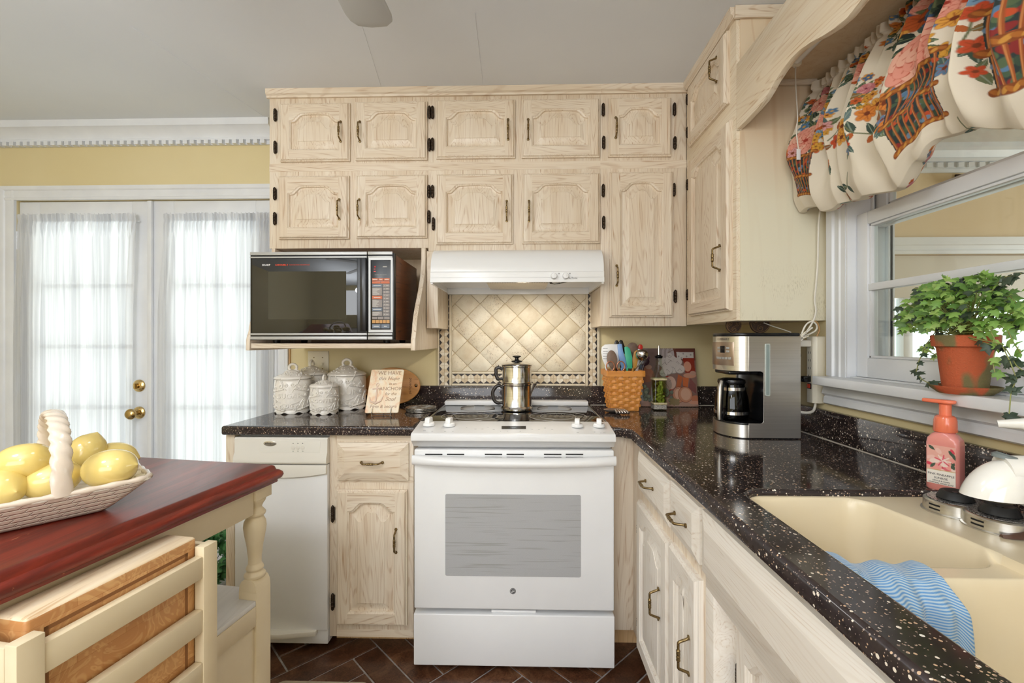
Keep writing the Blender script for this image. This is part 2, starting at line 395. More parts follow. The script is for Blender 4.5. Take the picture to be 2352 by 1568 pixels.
# ------------------------------------------------------------------ small painter (colours per point of a fine mesh)
class Canvas:
    def __init__(s, w, h, bg):
        s.w, s.h = w, h; s.a = np.zeros((h, w, 3)); s.a[:] = lin(bg)[:3]
    def _win(s, x0, x1, y0, y1):
        x0, x1, y0, y1 = max(0, int(x0)), min(s.w, int(x1)+2), max(0, int(y0)), min(s.h, int(y1)+2)
        if x0 >= x1 or y0 >= y1: return None
        Y, X = np.mgrid[y0:y1, x0:x1]; return (slice(y0, y1), slice(x0, x1)), X.astype(float), Y.astype(float)
    def _blend(s, sl, m, c):
        c = np.array(lin(c)[:3]) if isinstance(c, str) else np.array(c); m = np.clip(m, 0, 1)[..., None]
        s.a[sl] = s.a[sl]*(1-m) + c*m
    def ell(s, cx, cy, rx, ry, rot, c, alpha=1):
        R = max(rx, ry)+2; q = s._win(cx-R, cx+R, cy-R, cy+R)
        if not q: return
        sl, X, Y = q; co, si = math.cos(rot), math.sin(rot)
        a = ((X-cx)*co+(Y-cy)*si)/rx; b = (-(X-cx)*si+(Y-cy)*co)/ry
        d = np.sqrt(a*a+b*b); s._blend(sl, ((1-d)*min(rx, ry)+.5)*alpha if alpha >= 1 else np.clip((1-d)*min(rx, ry)+.5, 0, 1)*alpha, c)
    def poly(s, pts, c, alpha=1):
        xs = [p[0] for p in pts]; ys = [p[1] for p in pts]; q = s._win(min(xs), max(xs), min(ys), max(ys))
        if not q: return
        sl, X, Y = q; ins = np.zeros(X.shape, bool); n = len(pts)
        for i in range(n):
            (x0, y0), (x1, y1) = pts[i], pts[(i+1) % n]
            if y0 == y1: continue
            cnd = ((y0 > Y) != (y1 > Y)) & (X < (x1-x0)*(Y-y0)/(y1-y0)+x0); ins ^= cnd
        s._blend(sl, ins*alpha, c)
    def line(s, pts, w, c, alpha=1):
        for (x0, y0), (x1, y1) in zip(pts, pts[1:]):
            q = s._win(min(x0, x1)-w, max(x0, x1)+w, min(y0, y1)-w, max(y0, y1)+w)
            if not q: continue
            sl, X, Y = q; dx, dy = x1-x0, y1-y0; L = dx*dx+dy*dy or 1
            t = np.clip(((X-x0)*dx+(Y-y0)*dy)/L, 0, 1); d = np.hypot(X-x0-t*dx, Y-y0-t*dy)
            s._blend(sl, np.clip(w/2-d+.5, 0, 1)*alpha, c)
    def leaf(s, x, y, L, a, c, vein=None, w=.34):
        cx, cy = x+math.cos(a)*L/2, y+math.sin(a)*L/2
        pts = []
        for k in range(13):
            t = k/12; r = math.sin(PI*t)**.8*L*w/1.0*.5*(1.25-.5*t); pts.append((x+math.cos(a)*L*t-math.sin(a)*r, y+math.sin(a)*L*t+math.cos(a)*r))
        for k in range(12, -1, -1):
            t = k/12; r = -math.sin(PI*t)**.8*L*w*.5*(1.25-.5*t); pts.append((x+math.cos(a)*L*t-math.sin(a)*r, y+math.sin(a)*L*t+math.cos(a)*r))
        s.poly(pts, c)
        if vein: s.line([(x, y), (x+math.cos(a)*L*.9, y+math.sin(a)*L*.9)], max(.8, L*.05), vein)
    def flower(s, x, y, r, cp, ce, n=5, cd=None):
        a0 = random.random()*6
        for k in range(n):
            a = a0+2*PI*k/n; px_, py_ = x+math.cos(a)*r*.55, y+math.sin(a)*r*.55
            s.ell(px_, py_, r*.53, r*.39, a, cd or ce, .6); s.ell(px_, py_, r*.47, r*.33, a, cp)
            if cd: s.line([(x, y), (x+math.cos(a)*r*.7, y+math.sin(a)*r*.7)], max(.7, r*.1), cd, .7)
        s.ell(x, y, r*.26, r*.26, 0, ce)
    def rose(s, x, y, r, pal):
        n = 9
        for ring, (rad, pr) in enumerate(((.78, .40), (.58, .38), (.38, .32), (.18, .26))):
            for k in range(n-ring):
                a = ring*.5+2*PI*k/(n-ring)
                cx, cy = x+math.cos(a)*r*rad, y+math.sin(a)*r*rad
                s.ell(cx, cy, r*pr*1.06, r*pr*.86, a+PI/2, pal[2])
                s.ell(cx+math.cos(a)*r*.05, cy+math.sin(a)*r*.05, r*pr*.95, r*pr*.72, a+PI/2, pal[0 if (k+ring) % 2 else 1])
                s.line([(cx+math.cos(a+.9)*r*pr*.6, cy+math.sin(a+.9)*r*pr*.6), (cx, cy), (cx+math.cos(a-.9)*r*pr*.5, cy+math.sin(a-.9)*r*pr*.5)], max(.8, r*.05), pal[2], .6)
        s.ell(x, y, r*.17, r*.13, .5, pal[3])
    def flat(s): 
        return np.concatenate([s.a.reshape(-1, 3), np.ones((s.w*s.h, 1))], 1)
# ================================================================== ROOM
WY, WX, CEIL = 2.43, 1.07, 2.44          # back wall, window wall, ceiling
LX, RY = -3.0, -2.6                      # left wall, rear wall
FY = 2.12                                # faces of the wall cabinets
BY = 1.82                                # faces of the base cabinets
CT = .914                                # worktop height
# french door opening on the back wall
dl, dr = atY(38, 780, WY).x, atY(634, 780, WY).x
dtop = atY(300, 459, WY).z
mb = MB()
mb.box(LX, dl, WY, WY+.13, 0, CEIL); mb.box(dr, WX+.12, WY, WY+.13, 0, CEIL); mb.box(dl, dr, WY, WY+.13, dtop, CEIL)
struct(mb.build('wall_back', 'wall', smooth=False))
# window wall with its opening
WN0, WN1, WZ0, WZ1 = .42, 1.518, 1.136, 2.12
mb = MB()
mb.box(WX, WX+.12, WN1, WY, 0, CEIL); mb.box(WX, WX+.12, RY, WN0, 0, CEIL)
mb.box(WX, WX+.12, WN0, WN1, 0, WZ0); mb.box(WX, WX+.12, WN0, WN1, WZ1, CEIL)
struct(mb.build('wall_right', 'wall', smooth=False))
struct(MB().box(LX-.1, LX, RY, WY+.13, 0, CEIL).build('wall_left', 'wall', smooth=False))
mb = MB(); mb.box(LX, -2.2, RY-.1, RY, 0, CEIL); mb.box(.6, WX+.12, RY-.1, RY, 0, CEIL); mb.box(-2.2, .6, RY-.1, RY, 2.15, CEIL); mb.box(-2.2, .6, RY-.1, RY, 0, .75)
struct(mb.build('wall_rear', 'wall', smooth=False))
mb = MB(); mb.box(LX-.1, WX+.12, RY-.1, WY+.13, CEIL, CEIL+.1)
for u, v in (((300, 60), (610, 270)), ((1090, 30), (1110, 200)), ((830, 55), (880, 215))):
    a, b = atZ(u[0], u[1], CEIL-.0006), atZ(v[0], v[1], CEIL-.0006); mb.tube([a, b], .0011, 6)
struct(mb.build('ceiling', 'ceiling', smooth=False))
# ---- floor: herringbone planks over dark grout
t = NT('dark herringbone planks'); ge = t.node('ShaderNodeNewGeometry'); v = t.coords((60, 60, 1))
hv = t.coords((9, 9, 1)); n = t.noise(hv, 1, 5, .65, 1.2)
c1 = t.ramp(n, [(.32, lin('2B190F')), (.5, lin('5A3825')), (.7, lin('926A4C'))])
c2 = t.ramp(t.noise(v, 1.2, 4, .7, 2), [(.4, lin('2A160E')), (.62, lin('7C523A'))])
c = t.mix(.45, c1, c2); c = t.mix(t.math('MULTIPLY', ge.outputs['Random Per Island'], .45), c, lin('2C170F'))
t.base(c); t.set(rough=.28, spec=.5); t.bump(n, .3, .002); M['plank'] = t.m
M['grout'] = mottled('pale grout', '8A8480', 'B0ABA8', 30, .8)
mb = MB(); mb.box(LX, WX, RY, WY, -.06, 0, 1)
pw, pl_ = .105, .42; g = .0032
def plank(cx, cy, ang):
    co, si = math.cos(ang), math.sin(ang); L, W = pl_/2-g, pw/2-g
    P = lambda a, b, z: (cx+a*co-b*si, cy+a*si+b*co, z)
    e = .002
    lo = [P(-L, -W, 0), P(L, -W, 0), P(L, W, 0), P(-L, W, 0)]; hi = [P(-L+e, -W+e, .004), P(L-e, -W+e, .004), P(L-e, W-e, .004), P(-L+e, W-e, .004)]
    mb.loops([lo, hi], False, True, 0)
k = int(pl_/pw)
for i in range(-30, 30):
    for j in range(-14, 14):
        # herringbone lattice in the frame of the planks, turned 45 degrees
        a = i*pw + j*pl_; b = i*pw - j*pl_
        for (ca, cb, an) in ((a+pl_/2, b+pw/2, 0), (a+pw/2, b+pw+pl_/2, PI/2)):
            x = (ca-cb)*math.sqrt(.5)-.3; y = (ca+cb)*math.sqrt(.5)+1.4
            if -1.9 < x < .75 and .0 < y < 2.15: plank(x, y, PI/4+an)
struct(mb.build('floor', ['plank', 'grout'], smooth=False))
# ---- crown moulding with dentils on the back wall
cx1 = atY(630, 300, WY).x
mb = MB()
prof = [(0, 2.318), (.012, 2.318), (.012, 2.338), (.022, 2.342), (.024, 2.352), (.018, 2.356), (.024, 2.372), (.05, 2.402), (.06, 2.406), (.06, 2.424), (.064, 2.44), (0, 2.44)]
mb.prism(prof, lambda a, b, c: (c, WY-a, b), LX, cx1)
x = LX+.01
while x < cx1-.02:
    mb.box(x, x+.0225, WY-.036, WY-.011, 2.316, 2.338); x += .0385
struct(mb.build('trim_1', 'white_paint', ang=30))
# ---- door casing
mb = MB()
cw = .075
def casing_prof(mb, pts, fn):
    pass
casp = [(0, 0), (.014, 0), (.016, .012), (.011, .016), (.014, .03), (.012, .05), (.018, .056), (.021, .066), (.021, cw), (0, cw)]
mb.prism(casp, lambda a, b, c: (dl-b, WY-a, c), 0, dtop+cw)
mb.prism(casp, lambda a, b, c: (dr+b, WY-a, c), 0, dtop+cw)
mb.prism(casp, lambda a, b, c: (c, WY-a-.0006, dtop+b), dl-cw, dr+cw)
struct(mb.build('trim_2', 'white_paint', ang=25))
struct(MB().box(dr+cw+.0005, dr+cw+.008, WY-.012, WY, CT+.1, 1.225).build('trim_3', 'oak_dark', smooth=False))
# ---- the two french doors
mid = atY(347, 780, WY).x
def french(name, x0, x1, hw):
    d = thing(name, None, None, ((x0+x1)/2, WY, 0)); d['kind'] = 'structure'
    gx0, gx1, gz0, gz1 = x0+.115, x1-.115, .26, dtop-.115
    y0, y1 = WY+.012, WY+.052
    mb = MB(); mb.box(x0, gx0, y0, y1, .01, dtop-.004); mb.box(gx1, x1, y0, y1, .01, dtop-.004); mb.box(gx0, gx1, y0, y1, .01, gz0); mb.box(gx0, gx1, y0, y1, gz1, dtop-.004)
    mb.build('door_frame', 'white_paint', d, bevel=.002)
    mb = MB()
    zs = [atY(200, vv, WY).z for vv in (656, 796, 936, 1080)]
    for z in zs: mb.box(gx0-.003, gx1+.003, y0+.004, y1-.004, z-.011, z+.011)
    mb.build('muntin', 'white_paint', d, smooth=False)
    MB().box(gx0-.004, gx1+.004, WY+.03, WY+.034, gz0-.004, gz1+.004).build('pane', 'pane', d, smooth=False)
    if hw:
        kx = atY(318, 886, WY-.01).x
        for (kk, vv, nm) in ((0, 886, 'deadbolt'), (1, 948, 'knob')):
            p = atY(316, vv, WY); yb = y0
            m2 = MB(); X = Matrix.Rotation(PI/2, 3, 'X')
            m2.lathe([(0, 0), (.033, 0), (.032, .006), (.024, .010), (.0, .011)], p*1, 24, xf=X) if False else None
            m2.lathe([(.0, 0), (.034, 0), (.033, .006), (.026, .012), (.012, .014), (0, .014)], (p.x, yb, p.z), 28, xf=X)
            if kk == 0:
                m2.lathe([(0, .013), (.009, .013), (.009, .02), (0, .021)], (p.x, yb, p.z), 16, xf=X); m2.box(p.x-.004, p.x+.004, yb-.032, yb-.018, p.z-.014, p.z+.014)
            else:
                m2.lathe([(0, .012), (.011, .012), (.010, .03), (.018, .036), (.028, .05), (.029, .06), (.022, .07), (.01, .074), (0, .074)], (p.x-.0, yb, p.z), 28, xf=X)
            m2.build(nm, 'brass', d)
        mm = MB()
        mm.box(x1-.012, x1-.003, y0-.003, y0+.001, atY(345, 955, WY).z-.03, atY(345, 955, WY).z+.03); mm.build('latch_plate', 'brass', d, smooth=False)
        for vv in (552, 880):
            z = atY(30, vv, WY).z; m3 = MB()
            for q in range(5): m3.tube([(x0-.006, y0-.006, z-.05+q*.0202), (x0-.006, y0-.006, z-.05+q*.0202+.019)], .008, 12)
            m3.box(x0-.024, x0+.022, y0-.003, y0+.0005, z-.05, z+.05); m3.build('hinge', 'white_paint', d)
    return d
french('door_1', dl+.004, mid-.002, True)
french('door_2', mid+.002, dr-.004, False)
struct(MB().box(mid-.018, mid+.006, WY-.006, WY+.0115, .01, dtop-.006).build('trim_4', 'white_paint', bevel=.003))

# ================================================================== WINDOW in the right wall
W = thing('window_1', None, None, (WX, 1.0, WZ0)); W['kind'] = 'structure'
mb = MB()
casr = [(0, 0), (.014, 0), (.014, .02), (.018, .024), (.018, .03), (.013, .034), (.013, .052), (.02, .056), (.02, .084), (0, .084)]
mb.prism(casr, lambda a, b, c: (WX-a, WN1-.004+b, c), WZ0-.0, WZ1+.1)
mb.prism(casr, lambda a, b, c: (WX-a, WN0+.004-b, c), WZ0-.0, WZ1+.1)
mb.prism(casr, lambda a, b, c: (WX-a, c, WZ1-.004+b), WN0, WN1)
mb.build('casing', 'white_paint', W, ang=25)
mb = MB()  # jamb liner right through the wall, and tracks
mb.box(WX-.012, WX+.135, WN1-.012, WN1+.001, WZ0, WZ1); mb.box(WX-.012, WX+.135, WN0-.001, WN0+.012, WZ0, WZ1); mb.box(WX-.012, WX+.135, WN0, WN1, WZ1-.012, WZ1+.001)
mb.box(WX+.062, WX+.068, WN1-.022, WN1-.012, WZ0, WZ1); mb.box(WX+.108, WX+.115, WN1-.026, WN1-.012, WZ0, WZ1)
mb.box(WX+.12, WX+.14, WN1-.012, WN1+.07, WZ0-.05, WZ1+.07)
mb.build('jamb', 'white_paint', W, bevel=.0015)
MB().box(WX+.07, WX+.074, WN1-.0135, WN1-.0118, 1.64, WZ1).build('track', 'black', W, smooth=False)
def sash(x0, x1, z0, z1, name):
    a, b = WN0+.014, WN1-.014; s = .046
    mb = MB(); mb.box(x0, x1, a, a+s, z0, z1); mb.box(x0, x1, b-s, b, z0, z1); mb.box(x0, x1, a+s, b-s, z0, z0+.062); mb.box(x0, x1, a+s, b-s, z1-.04, z1)
    o = mb.build(name, 'white_paint', W, bevel=.003)
    mb = MB()
    i = .008
    ya, yb, za, zb = a+s, b-s, z0+.062, z1-.04
    for (p, q, r, t_) in ((ya, yb, za, za+i), (ya, yb, zb-i, zb), (ya, ya+i, za, zb), (yb-i, yb, za, zb)): mb.box(x0+.006, x1-.006, p, q, r, t_)
    zm = (za+zb)/2+.012
    mb.box(x0+.003, x1-.003, ya, yb, zm-.011, zm+.011)
    mb.build('muntin', 'white_paint', W, bevel=.002)
    MB().box((x0+x1)/2-.002, (x0+x1)/2+.002, ya-.003, yb+.003, za-.003, zb+.003).build('pane', 'pane', W, smooth=False)
sash(WX+.016, WX+.05, WZ0+.0045, 1.665, 'lower_sash')
sash(WX+.075, WX+.107, 1.625, WZ1-.012, 'upper_sash')
mb = MB(); mb.box(.988, WX-.0005, .25, 1.575, WZ0-.028, WZ0); mb.box(WX-.004, WX+.119, WN0+.0125, WN1-.0125, WZ0-.0005, WZ0+.004)
mb.build('stool', 'white_paint', W, bevel=.006, seg=3)
mb = MB(); ap = [(0, -.029), (.03, -.029), (.03, -.034), (.02, -.040), (.022, -.046), (.026, -.062), (.014, -.070), (.018, -.076), (.020, -.095), (.012, -.1), (0, -.1)]
mb.prism(ap, lambda a, b, c: (WX-a, c, WZ0+b), .28, WN1+.095); mb.build('apron', 'white_paint', W, ang=20)

# ================================================================== SUNROOM seen through the window
SX1, SY1, SY0 = 5.2, 2.84, -2.6
struct(MB().box(WX+.12, SX1, SY0, SY1+.1, CEIL, CEIL+.1).build('ceiling.001', 'ceiling_rough', smooth=False))
struct(MB().box(WX+.12, SX1, SY0, SY1+.1, -.06, 0).build('floor.001', plain('sunroom tiles', 'B9A891', .4), smooth=False))
oz = 1.784; ox0, ox1 = 2.05, 3.9
mb = MB(); mb.box(WX+.12, ox0, SY1, SY1+.1, 0, CEIL); mb.box(ox1, SX1, SY1, SY1+.1, 0, CEIL); mb.box(ox0, ox1, SY1, SY1+.1, oz, CEIL)
struct(mb.build('wall_back.001', 'wall_tan', smooth=False))
mb = MB(); mb.box(SX1, SX1+.1, SY0, .2, 0, CEIL); mb.box(SX1, SX1+.1, 2.2, SY1, 0, CEIL); mb.box(SX1, SX1+.1, .2, 2.2, 2.1, CEIL); mb.box(SX1, SX1+.1, .2, 2.2, 0, .6)
struct(mb.build('wall_right.001', 'wall_tan', smooth=False))
struct(MB().box(WX+.12, SX1, SY0-.1, SY0, 0, CEIL).build('wall_rear.001', 'wall_tan', smooth=False))
mb = MB()
prof2 = [(0, 2.28), (.01, 2.28), (.014, 2.30), (.02, 2.302), (.02, 2.338), (.034, 2.342), (.036, 2.36), (.03, 2.364), (.05, 2.4), (.07, 2.41), (.07, 2.44), (0, 2.44)]
mb.prism(prof2, lambda a, b, c: (c, SY1-a, b), WX+.12, SX1)
x = WX+.2
while x < SX1-.05: mb.box(x, x+.034, SY1-.032, SY1-.018, 2.306, 2.334); x += .062
struct(mb.build('trim_5', 'white_paint', ang=30))
mb = MB(); mb.prism([(0, 0), (.018, 0), (.02, .02), (.014, .024), (.016, .05), (.022, .056), (.024, .1), (0, .1)], lambda a, b, c: (c, SY1-a, oz+b), ox0-.1, ox1+.1)
mb.prism([(0, 0), (.018, 0), (.02, .02), (.014, .024), (.016, .05), (.022, .056), (.024, .1), (0, .1)], lambda a, b, c: (ox0-b, SY1-a, c), 0, oz+.1)
struct(mb.build('trim_6', 'white_paint', ang=25))
W2 = thing('window_2', None, None, ((ox0+ox1)/2, SY1, 1.1)); W2['kind'] = 'structure'
zt = atY(2120, 668, SY1).z
mb = MB(); mb.box(ox0, ox1, SY1+.02, SY1+.06, zt-.04, oz-.006); mb.box(ox0, ox1, SY1+.02, SY1+.06, .0, .95)
mb.build('panel', plain('bright white panel', 'E4DED4', .5), W2, bevel=.002)
mb = MB()
u1 = atY(2090, 750, SY1).x
for xx in (ox0+.02, u1, u1+.95, ox1-.02): mb.box(xx-.028, xx+.028, SY1+.012, SY1+.07, .95, zt-.04)
mb.box(ox0, ox1, SY1+.015, SY1+.065, .95, 1.0); mb.build('frame', 'white_paint', W2, bevel=.003)
MB().box(ox0+.01, ox1-.01, SY1+.04, SY1+.044, .96, zt-.045).build('pane', 'pane', W2, smooth=False)
p = atY(2222, 412, SY1-.06)
sc_ = thing('wall_bracket', 'dark brown bowl-shaped bracket high on the tan sunroom wall', 'bracket', (p.x, SY1, p.z))
mb = MB(); mb.lathe([(0, -.035), (.03, -.033), (.05, -.012), (.056, .008), (.05, .008), (.04, -.01), (0, -.02)], (p.x, SY1-.062, p.z), 24); mb.build('bowl', 'bronze', sc_)
mb = MB(); mb.box(p.x-.02, p.x+.02, SY1-.012, SY1, p.z-.04, p.z+.05); mb.tube([(p.x+.03, SY1-.01, p.z+.0), (p.x+.045, SY1-.03, p.z+.015), (p.x+.05, SY1-.05, p.z+.035)], .008, 10); mb.build('arm', 'bronze', sc_, bevel=.002)

# ================================================================== WALL CABINETS
def hz(u, v, Y): p = atY(u, v, Y); return p.x, p.z
def rect_px(u0, u1, v0, v1, Y):
    um, vm = (u0+u1)/2, (v0+v1)/2
    return atY(u0, vm, Y).x, atY(u1, vm, Y).x, atY(um, v1, Y).z, atY(um, v0, Y).z
cornp = [(0, 2.402), (.012, 2.402), (.014, 2.41), (.022, 2.416), (.024, 2.4395), (0, 2.4395)]
DF = FY-.02
def wall_cab(label, x0, x1, z0, doors, name='wall_cabinet', steps=()):
    c = thing(name, label, 'cabinet', ((x0+x1)/2, FY, z0), 'pickled oak wall cabinets')
    mb = MB(); mb.box(x0, x1, FY, WY-.002, z0, 2.4395)
    for s in steps: mb.box(*s)
    mb.build('body', 'oak_v', c, bevel=.0015)
    mb = MB()
    for (a, b) in railz: mb.box(x0+.0, x1-.0, FY-.0012, FY+.001, a, b)
    mb.build('rail', 'oak_h', c, smooth=False)
    mb = MB(); mb.prism(cornp, lambda a, b, cc: (cc, FY-a, b), x0-(.008 if x0 < -1 else 0), x1); mb.build('cornice', 'oak_h', c, ang=25)
    for (u0, u1, v0, v1, hand, hinges) in doors:
        X0, X1, Z0, Z1 = rect_px(u0, u1, v0, v1, DF)
        fr = FB(X0, FY-.0012, Z0); w, h = X1-X0, Z1-Z0
        hu, hv = hand; hx, hz_ = hz(hu, hv, DF)
        o = door(c, fr, w, h, (hx-X0, hz_-Z0))
        for (gu, gv) in hinges:
            gx, gz = hz(gu, gv, FY); hinge(c, FB(0, FY-.0012, 0), gx, gz)
    return c
xl = atY(619, 400, FY).x; xm = atY(984, 400, FY).x; xr = atY(1379, 400, FY).x; XF = .757
railz = [(atY(900, 398, FY).z+.012, atY(900, 372, FY).z-.004)]
c1 = wall_cab('four-door pickled oak wall cabinet above the microwave', xl, xm, atY(800, 570, FY).z, [
    (641, 802, 235, 369, (783, 303), [(634, 266), (634, 340)]), (815, 980, 231, 366, (827, 303), [(987, 260), (987, 334)]),
    (638, 800, 402, 548, (780, 481), [(633, 446), (633, 503)]), (817, 980, 400, 546, (826, 481), [(986, 441), (986, 499)])])
c2 = wall_cab('four-door pickled oak wall cabinet right above the white range hood', xm, xr, 1.677, [
    (1001, 1183, 227, 362, (1167, 298), [(994, 260), (994, 333)]), (1198, 1378, 225, 360, (1213, 298), [(1385, 254), (1386, 329)]),
    (1001, 1178, 398, 560, (1164, 485), [(994, 441), (996, 515)]), (1199, 1378, 396, 558, (1215, 485), [(1385, 439), (1386, 512)])],
    steps=[(-.455, -.402, FY, WY-.002, 1.315, 1.6769)])
c3 = wall_cab('narrow wall cabinet with one tall door between range hood and corner', xr, XF, atY(1480, 749, FY).z, [
    (1398, 1543, 222, 358, (1414, 294), [(1548, 253), (1549, 330)]), (1401, 1547, 393, 728, (1416, 633), [(1547, 437), (1550, 681)])])
# corner cabinet on the window wall, its side panel facing the camera
EY = 1.625; zb = 1.328
c4 = thing('wall_cabinet', 'corner wall cabinet on the window wall above the coffee maker', 'cabinet', ((XF+WX)/2, EY, zb), 'pickled oak wall cabinets')
mb = MB(); mb.box(XF, WX-.002, EY+.004, FY-.003, zb, 2.4395); mb.build('body', 'oak_lit', c4, bevel=.001)
t = NT('worn veneer'); v = t.coords((7, 7, .6)); n1 = t.noise(v, 1, 2, .5, .4)
rr = t.ramp(t.math('SINE', t.math('MULTIPLY', n1, 42)), [(.5, (0, 0, 0)), (1, (1, 1, 1))])
bc = t.mix(t.math('MULTIPLY', rr, .3), lin('E2CDAF'), lin('C79C70'))
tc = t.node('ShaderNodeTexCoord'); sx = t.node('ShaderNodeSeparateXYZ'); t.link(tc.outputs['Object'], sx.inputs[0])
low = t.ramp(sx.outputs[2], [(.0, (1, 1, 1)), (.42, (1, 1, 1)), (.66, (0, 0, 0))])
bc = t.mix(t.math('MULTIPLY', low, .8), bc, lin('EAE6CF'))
wear = t.math('MULTIPLY', t.ramp(t.noise(t.coords((260, 260, 70)), 1, 2), [(.52, (0, 0, 0)), (.6, (1, 1, 1))]), t.ramp(t.noise(t.coords((7, 7, 5)), 1, 3), [(.45, (0, 0, 0)), (.7, (1, 1, 1))]))
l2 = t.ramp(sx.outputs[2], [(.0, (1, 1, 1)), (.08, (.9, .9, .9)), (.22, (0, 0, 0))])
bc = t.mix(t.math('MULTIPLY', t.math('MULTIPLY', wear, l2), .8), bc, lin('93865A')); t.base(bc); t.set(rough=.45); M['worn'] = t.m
mb = MB(); mb.box(XF+.012, WX-.002, EY, EY+.004, zb, 2.4395); mb.build('side_panel', 'worn', c4, smooth=False)
mb = MB(); mb.prism(cornp, lambda a, b, cc: (XF-a, cc, b), EY-.0, FY-.026); mb.build('cornice', 'oak_y', c4, ang=25)
mb = MB(); mb.box(XF-.01, WX-.002, EY-.012, EY, 2.395, 2.4395); mb.build('top_rail', 'oak_h', c4, bevel=.002)
def right_door(par, u_far, u_near, zlo, zhi, XX, hand, hinge_z, mats=('oak_v', 'oak_y'), hd=True):
    y0, y1 = atX(u_far, 780, XX).y, atX(u_near, 780, XX).y
    fr = FR(XX+.02, y0, zlo); w = y0-y1
    hy = atX(hand[0], 780, XX-.02).y if hand else 0
    o = door(par, fr, w, zhi-zlo, (y0-hy, atX(hand[0], hand[1], XX-.02).z-zlo) if hand else None, mats)
    return o
right_door(c4, 1578, 1664, 2.125, 2.392, XF-.02, (1634, 160), None, ('oak_v', 'oak_y'))
right_door(c4, 1579, 1670, 1.366, 2.055, XF-.02, (1641, 592), None, ('oak_v', 'oak_y'))
for gv in (247, 320, 436, 680):
    y = atX(1564, gv, XF).y; hinge(c4, FR(XF, 0, 0), -2.088, atX(1570, gv, XF).z, .05)

# ================================================================== MICROWAVE SHELF
bx0, bx1 = atY(566, 780, 1.92).x, atY(944, 780, 1.92).x
sh = thing('microwave_shelf', 'oak shelf with scrolled side brackets carrying the microwave', 'shelf', ((bx0+bx1)/2, 2.2, 1.235))
zt_, zb_ = c1.location.z-.0005, 1.214
def scroll():
    pts = [(WY-.002, zt_), (FY-.004, zt_)]
    for k in range(25):
        t = k/24; z = zt_-.01-(zt_-.01-1.30)*t; y = FY-.006-.015*math.sin(t*PI*.5) - .165*ss((t-.08)/.95)**1.3
        pts.append((y, z))
    yb = pts[-1][0]; pts += [(yb-.018, 1.262), (yb-.02, zb_), (WY-.002, zb_)]
    return pts
for (a, b) in ((bx0, bx0+.017), (bx1, bx1+.02)):
    mb = MB(); mb.prism(scroll(), lambda p, q, c: (c, p, q), a, b); mb.build('side_bracket', 'oak_v', sh, bevel=.002, ang=30)
mb = MB(); mb.box(bx0+.0172, bx1-.0002, 1.925, WY-.003, 1.223, 1.2445); mb.build('shelf_board', 'oak_h', sh, bevel=.002)
mb = MB(); mb.box(bx0+.0172, bx1-.0002, WY-.012, WY-.003, 1.2447, zt_-.001); mb.build('back_panel', 'ply', sh, smooth=False)

# ================================================================== BASE CABINETS
DB = BY-.02
b0, b1 = atY(757, 1250, BY).x, atY(950, 1250, BY).x
bc1 = thing('base_cabinet', 'narrow oak base cabinet between trash compactor and white range', 'cabinet', ((b0+b1)/2, BY, 0), 'pickled oak base cabinets')
zf = atY(850, 1462, BY).z
mb = MB(); mb.box(b0, b1, BY, 2.40, zf, .8735); mb.build('body', 'oak_v', bc1, bevel=.0015)
mb = MB(); mb.box(b0, b1, BY+.07, BY+.085, .004, zf-.0005); mb.build('toe_kick', 'oak_dark', bc1, smooth=False)
for za_, zb9 in ((zf, zf+.03), (.682, .708), (.85, .873)): MB().box(b0+.03, b1, BY-.0012, BY+.001, za_, zb9).build('rail', 'oak_h', bc1, smooth=False)
X0, X1, Z0, Z1 = rect_px(773, 937, 1018, 1105, DB); drawer_front(bc1, FB(X0, BY-.0012, Z0), X1-X0, Z1-Z0, 'oak_h', rim=.032)
X0, X1, Z0, Z1 = rect_px(771, 934, 1126, 1438, DB)
hx, hzz = hz(910, 1241, DB); door(bc1, FB(X0, BY-.0012, Z0), X1-X0, Z1-Z0, (hx-X0, hzz-Z0))
for gv in (1178, 1379): gx, gz = hz(766, gv, BY); hinge(bc1, FB(0, BY-.0012, 0), gx, gz, .07)
# end panel beside the compactor
e0, e1 = atY(519, 1100, BY).x, atY(539, 1100, BY).x
tag(MB().box(e0, e1, BY, 2.40, .004, .8735).build('end_panel', 'oak_v', bevel=.001), 'upright oak end panel at the free end of the worktop, left of the compactor', 'panel')
# filler beside the range (right)
rx1 = atY(1412, 1250, 1.70).x
XB = .44
bc2 = thing('base_cabinet', 'oak base cabinet with two drawers right of the range', 'cabinet', (XB, 1.4, 0), 'pickled oak base cabinets')
mb = MB(); mb.box(XB, 1.03, 1.105, 2.40, .10, .8735); mb.box(rx1+.012, XB, BY, 2.40, .10, .8735); mb.build('body', 'oak_v', bc2, bevel=.0015)
mb = MB(); mb.box(rx1+.012, XB+.07, BY+.07, BY+.08, .004, .0995); mb.box(XB+.06, XB+.07, 1.105, BY+.07, .004, .0995); mb.build('toe_kick', 'oak_dark', bc2, smooth=False)
for (uf, un, zl, zh, hp) in ((1461, 1530, .7075, .846, 0), (1534, 1597, .71, .851, 0)):
    y0, y1 = atX(uf, 780, XB-.02).y, atX(un, 780, XB-.02).y
    drawer_front(bc2, FR(XB, y0, zl), y0-y1, zh-zl, 'oak_white', rim=.026, L=.085)
right_door(bc2, 1461, 1530, .118, .6655, XB-.02, (1498, 1386), None, ('oak_lit_white_v', 'oak_white'))
right_door(bc2, 1534, 1597, .118, .672, XB-.02, (1565, 1505), None, ('oak_lit_white_v', 'oak_white'))
for (y, z) in ((1.712, .55), (1.712, .2), (1.3165, .57), (1.3165, .21)): hinge(bc2, FR(XB, 0, 0), -y, z, .06)
sk = thing('sink_cabinet', 'sink cabinet with a long false drawer panel and recessed doors', 'cabinet', (XB, .6, 0), 'pickled oak base cabinets')
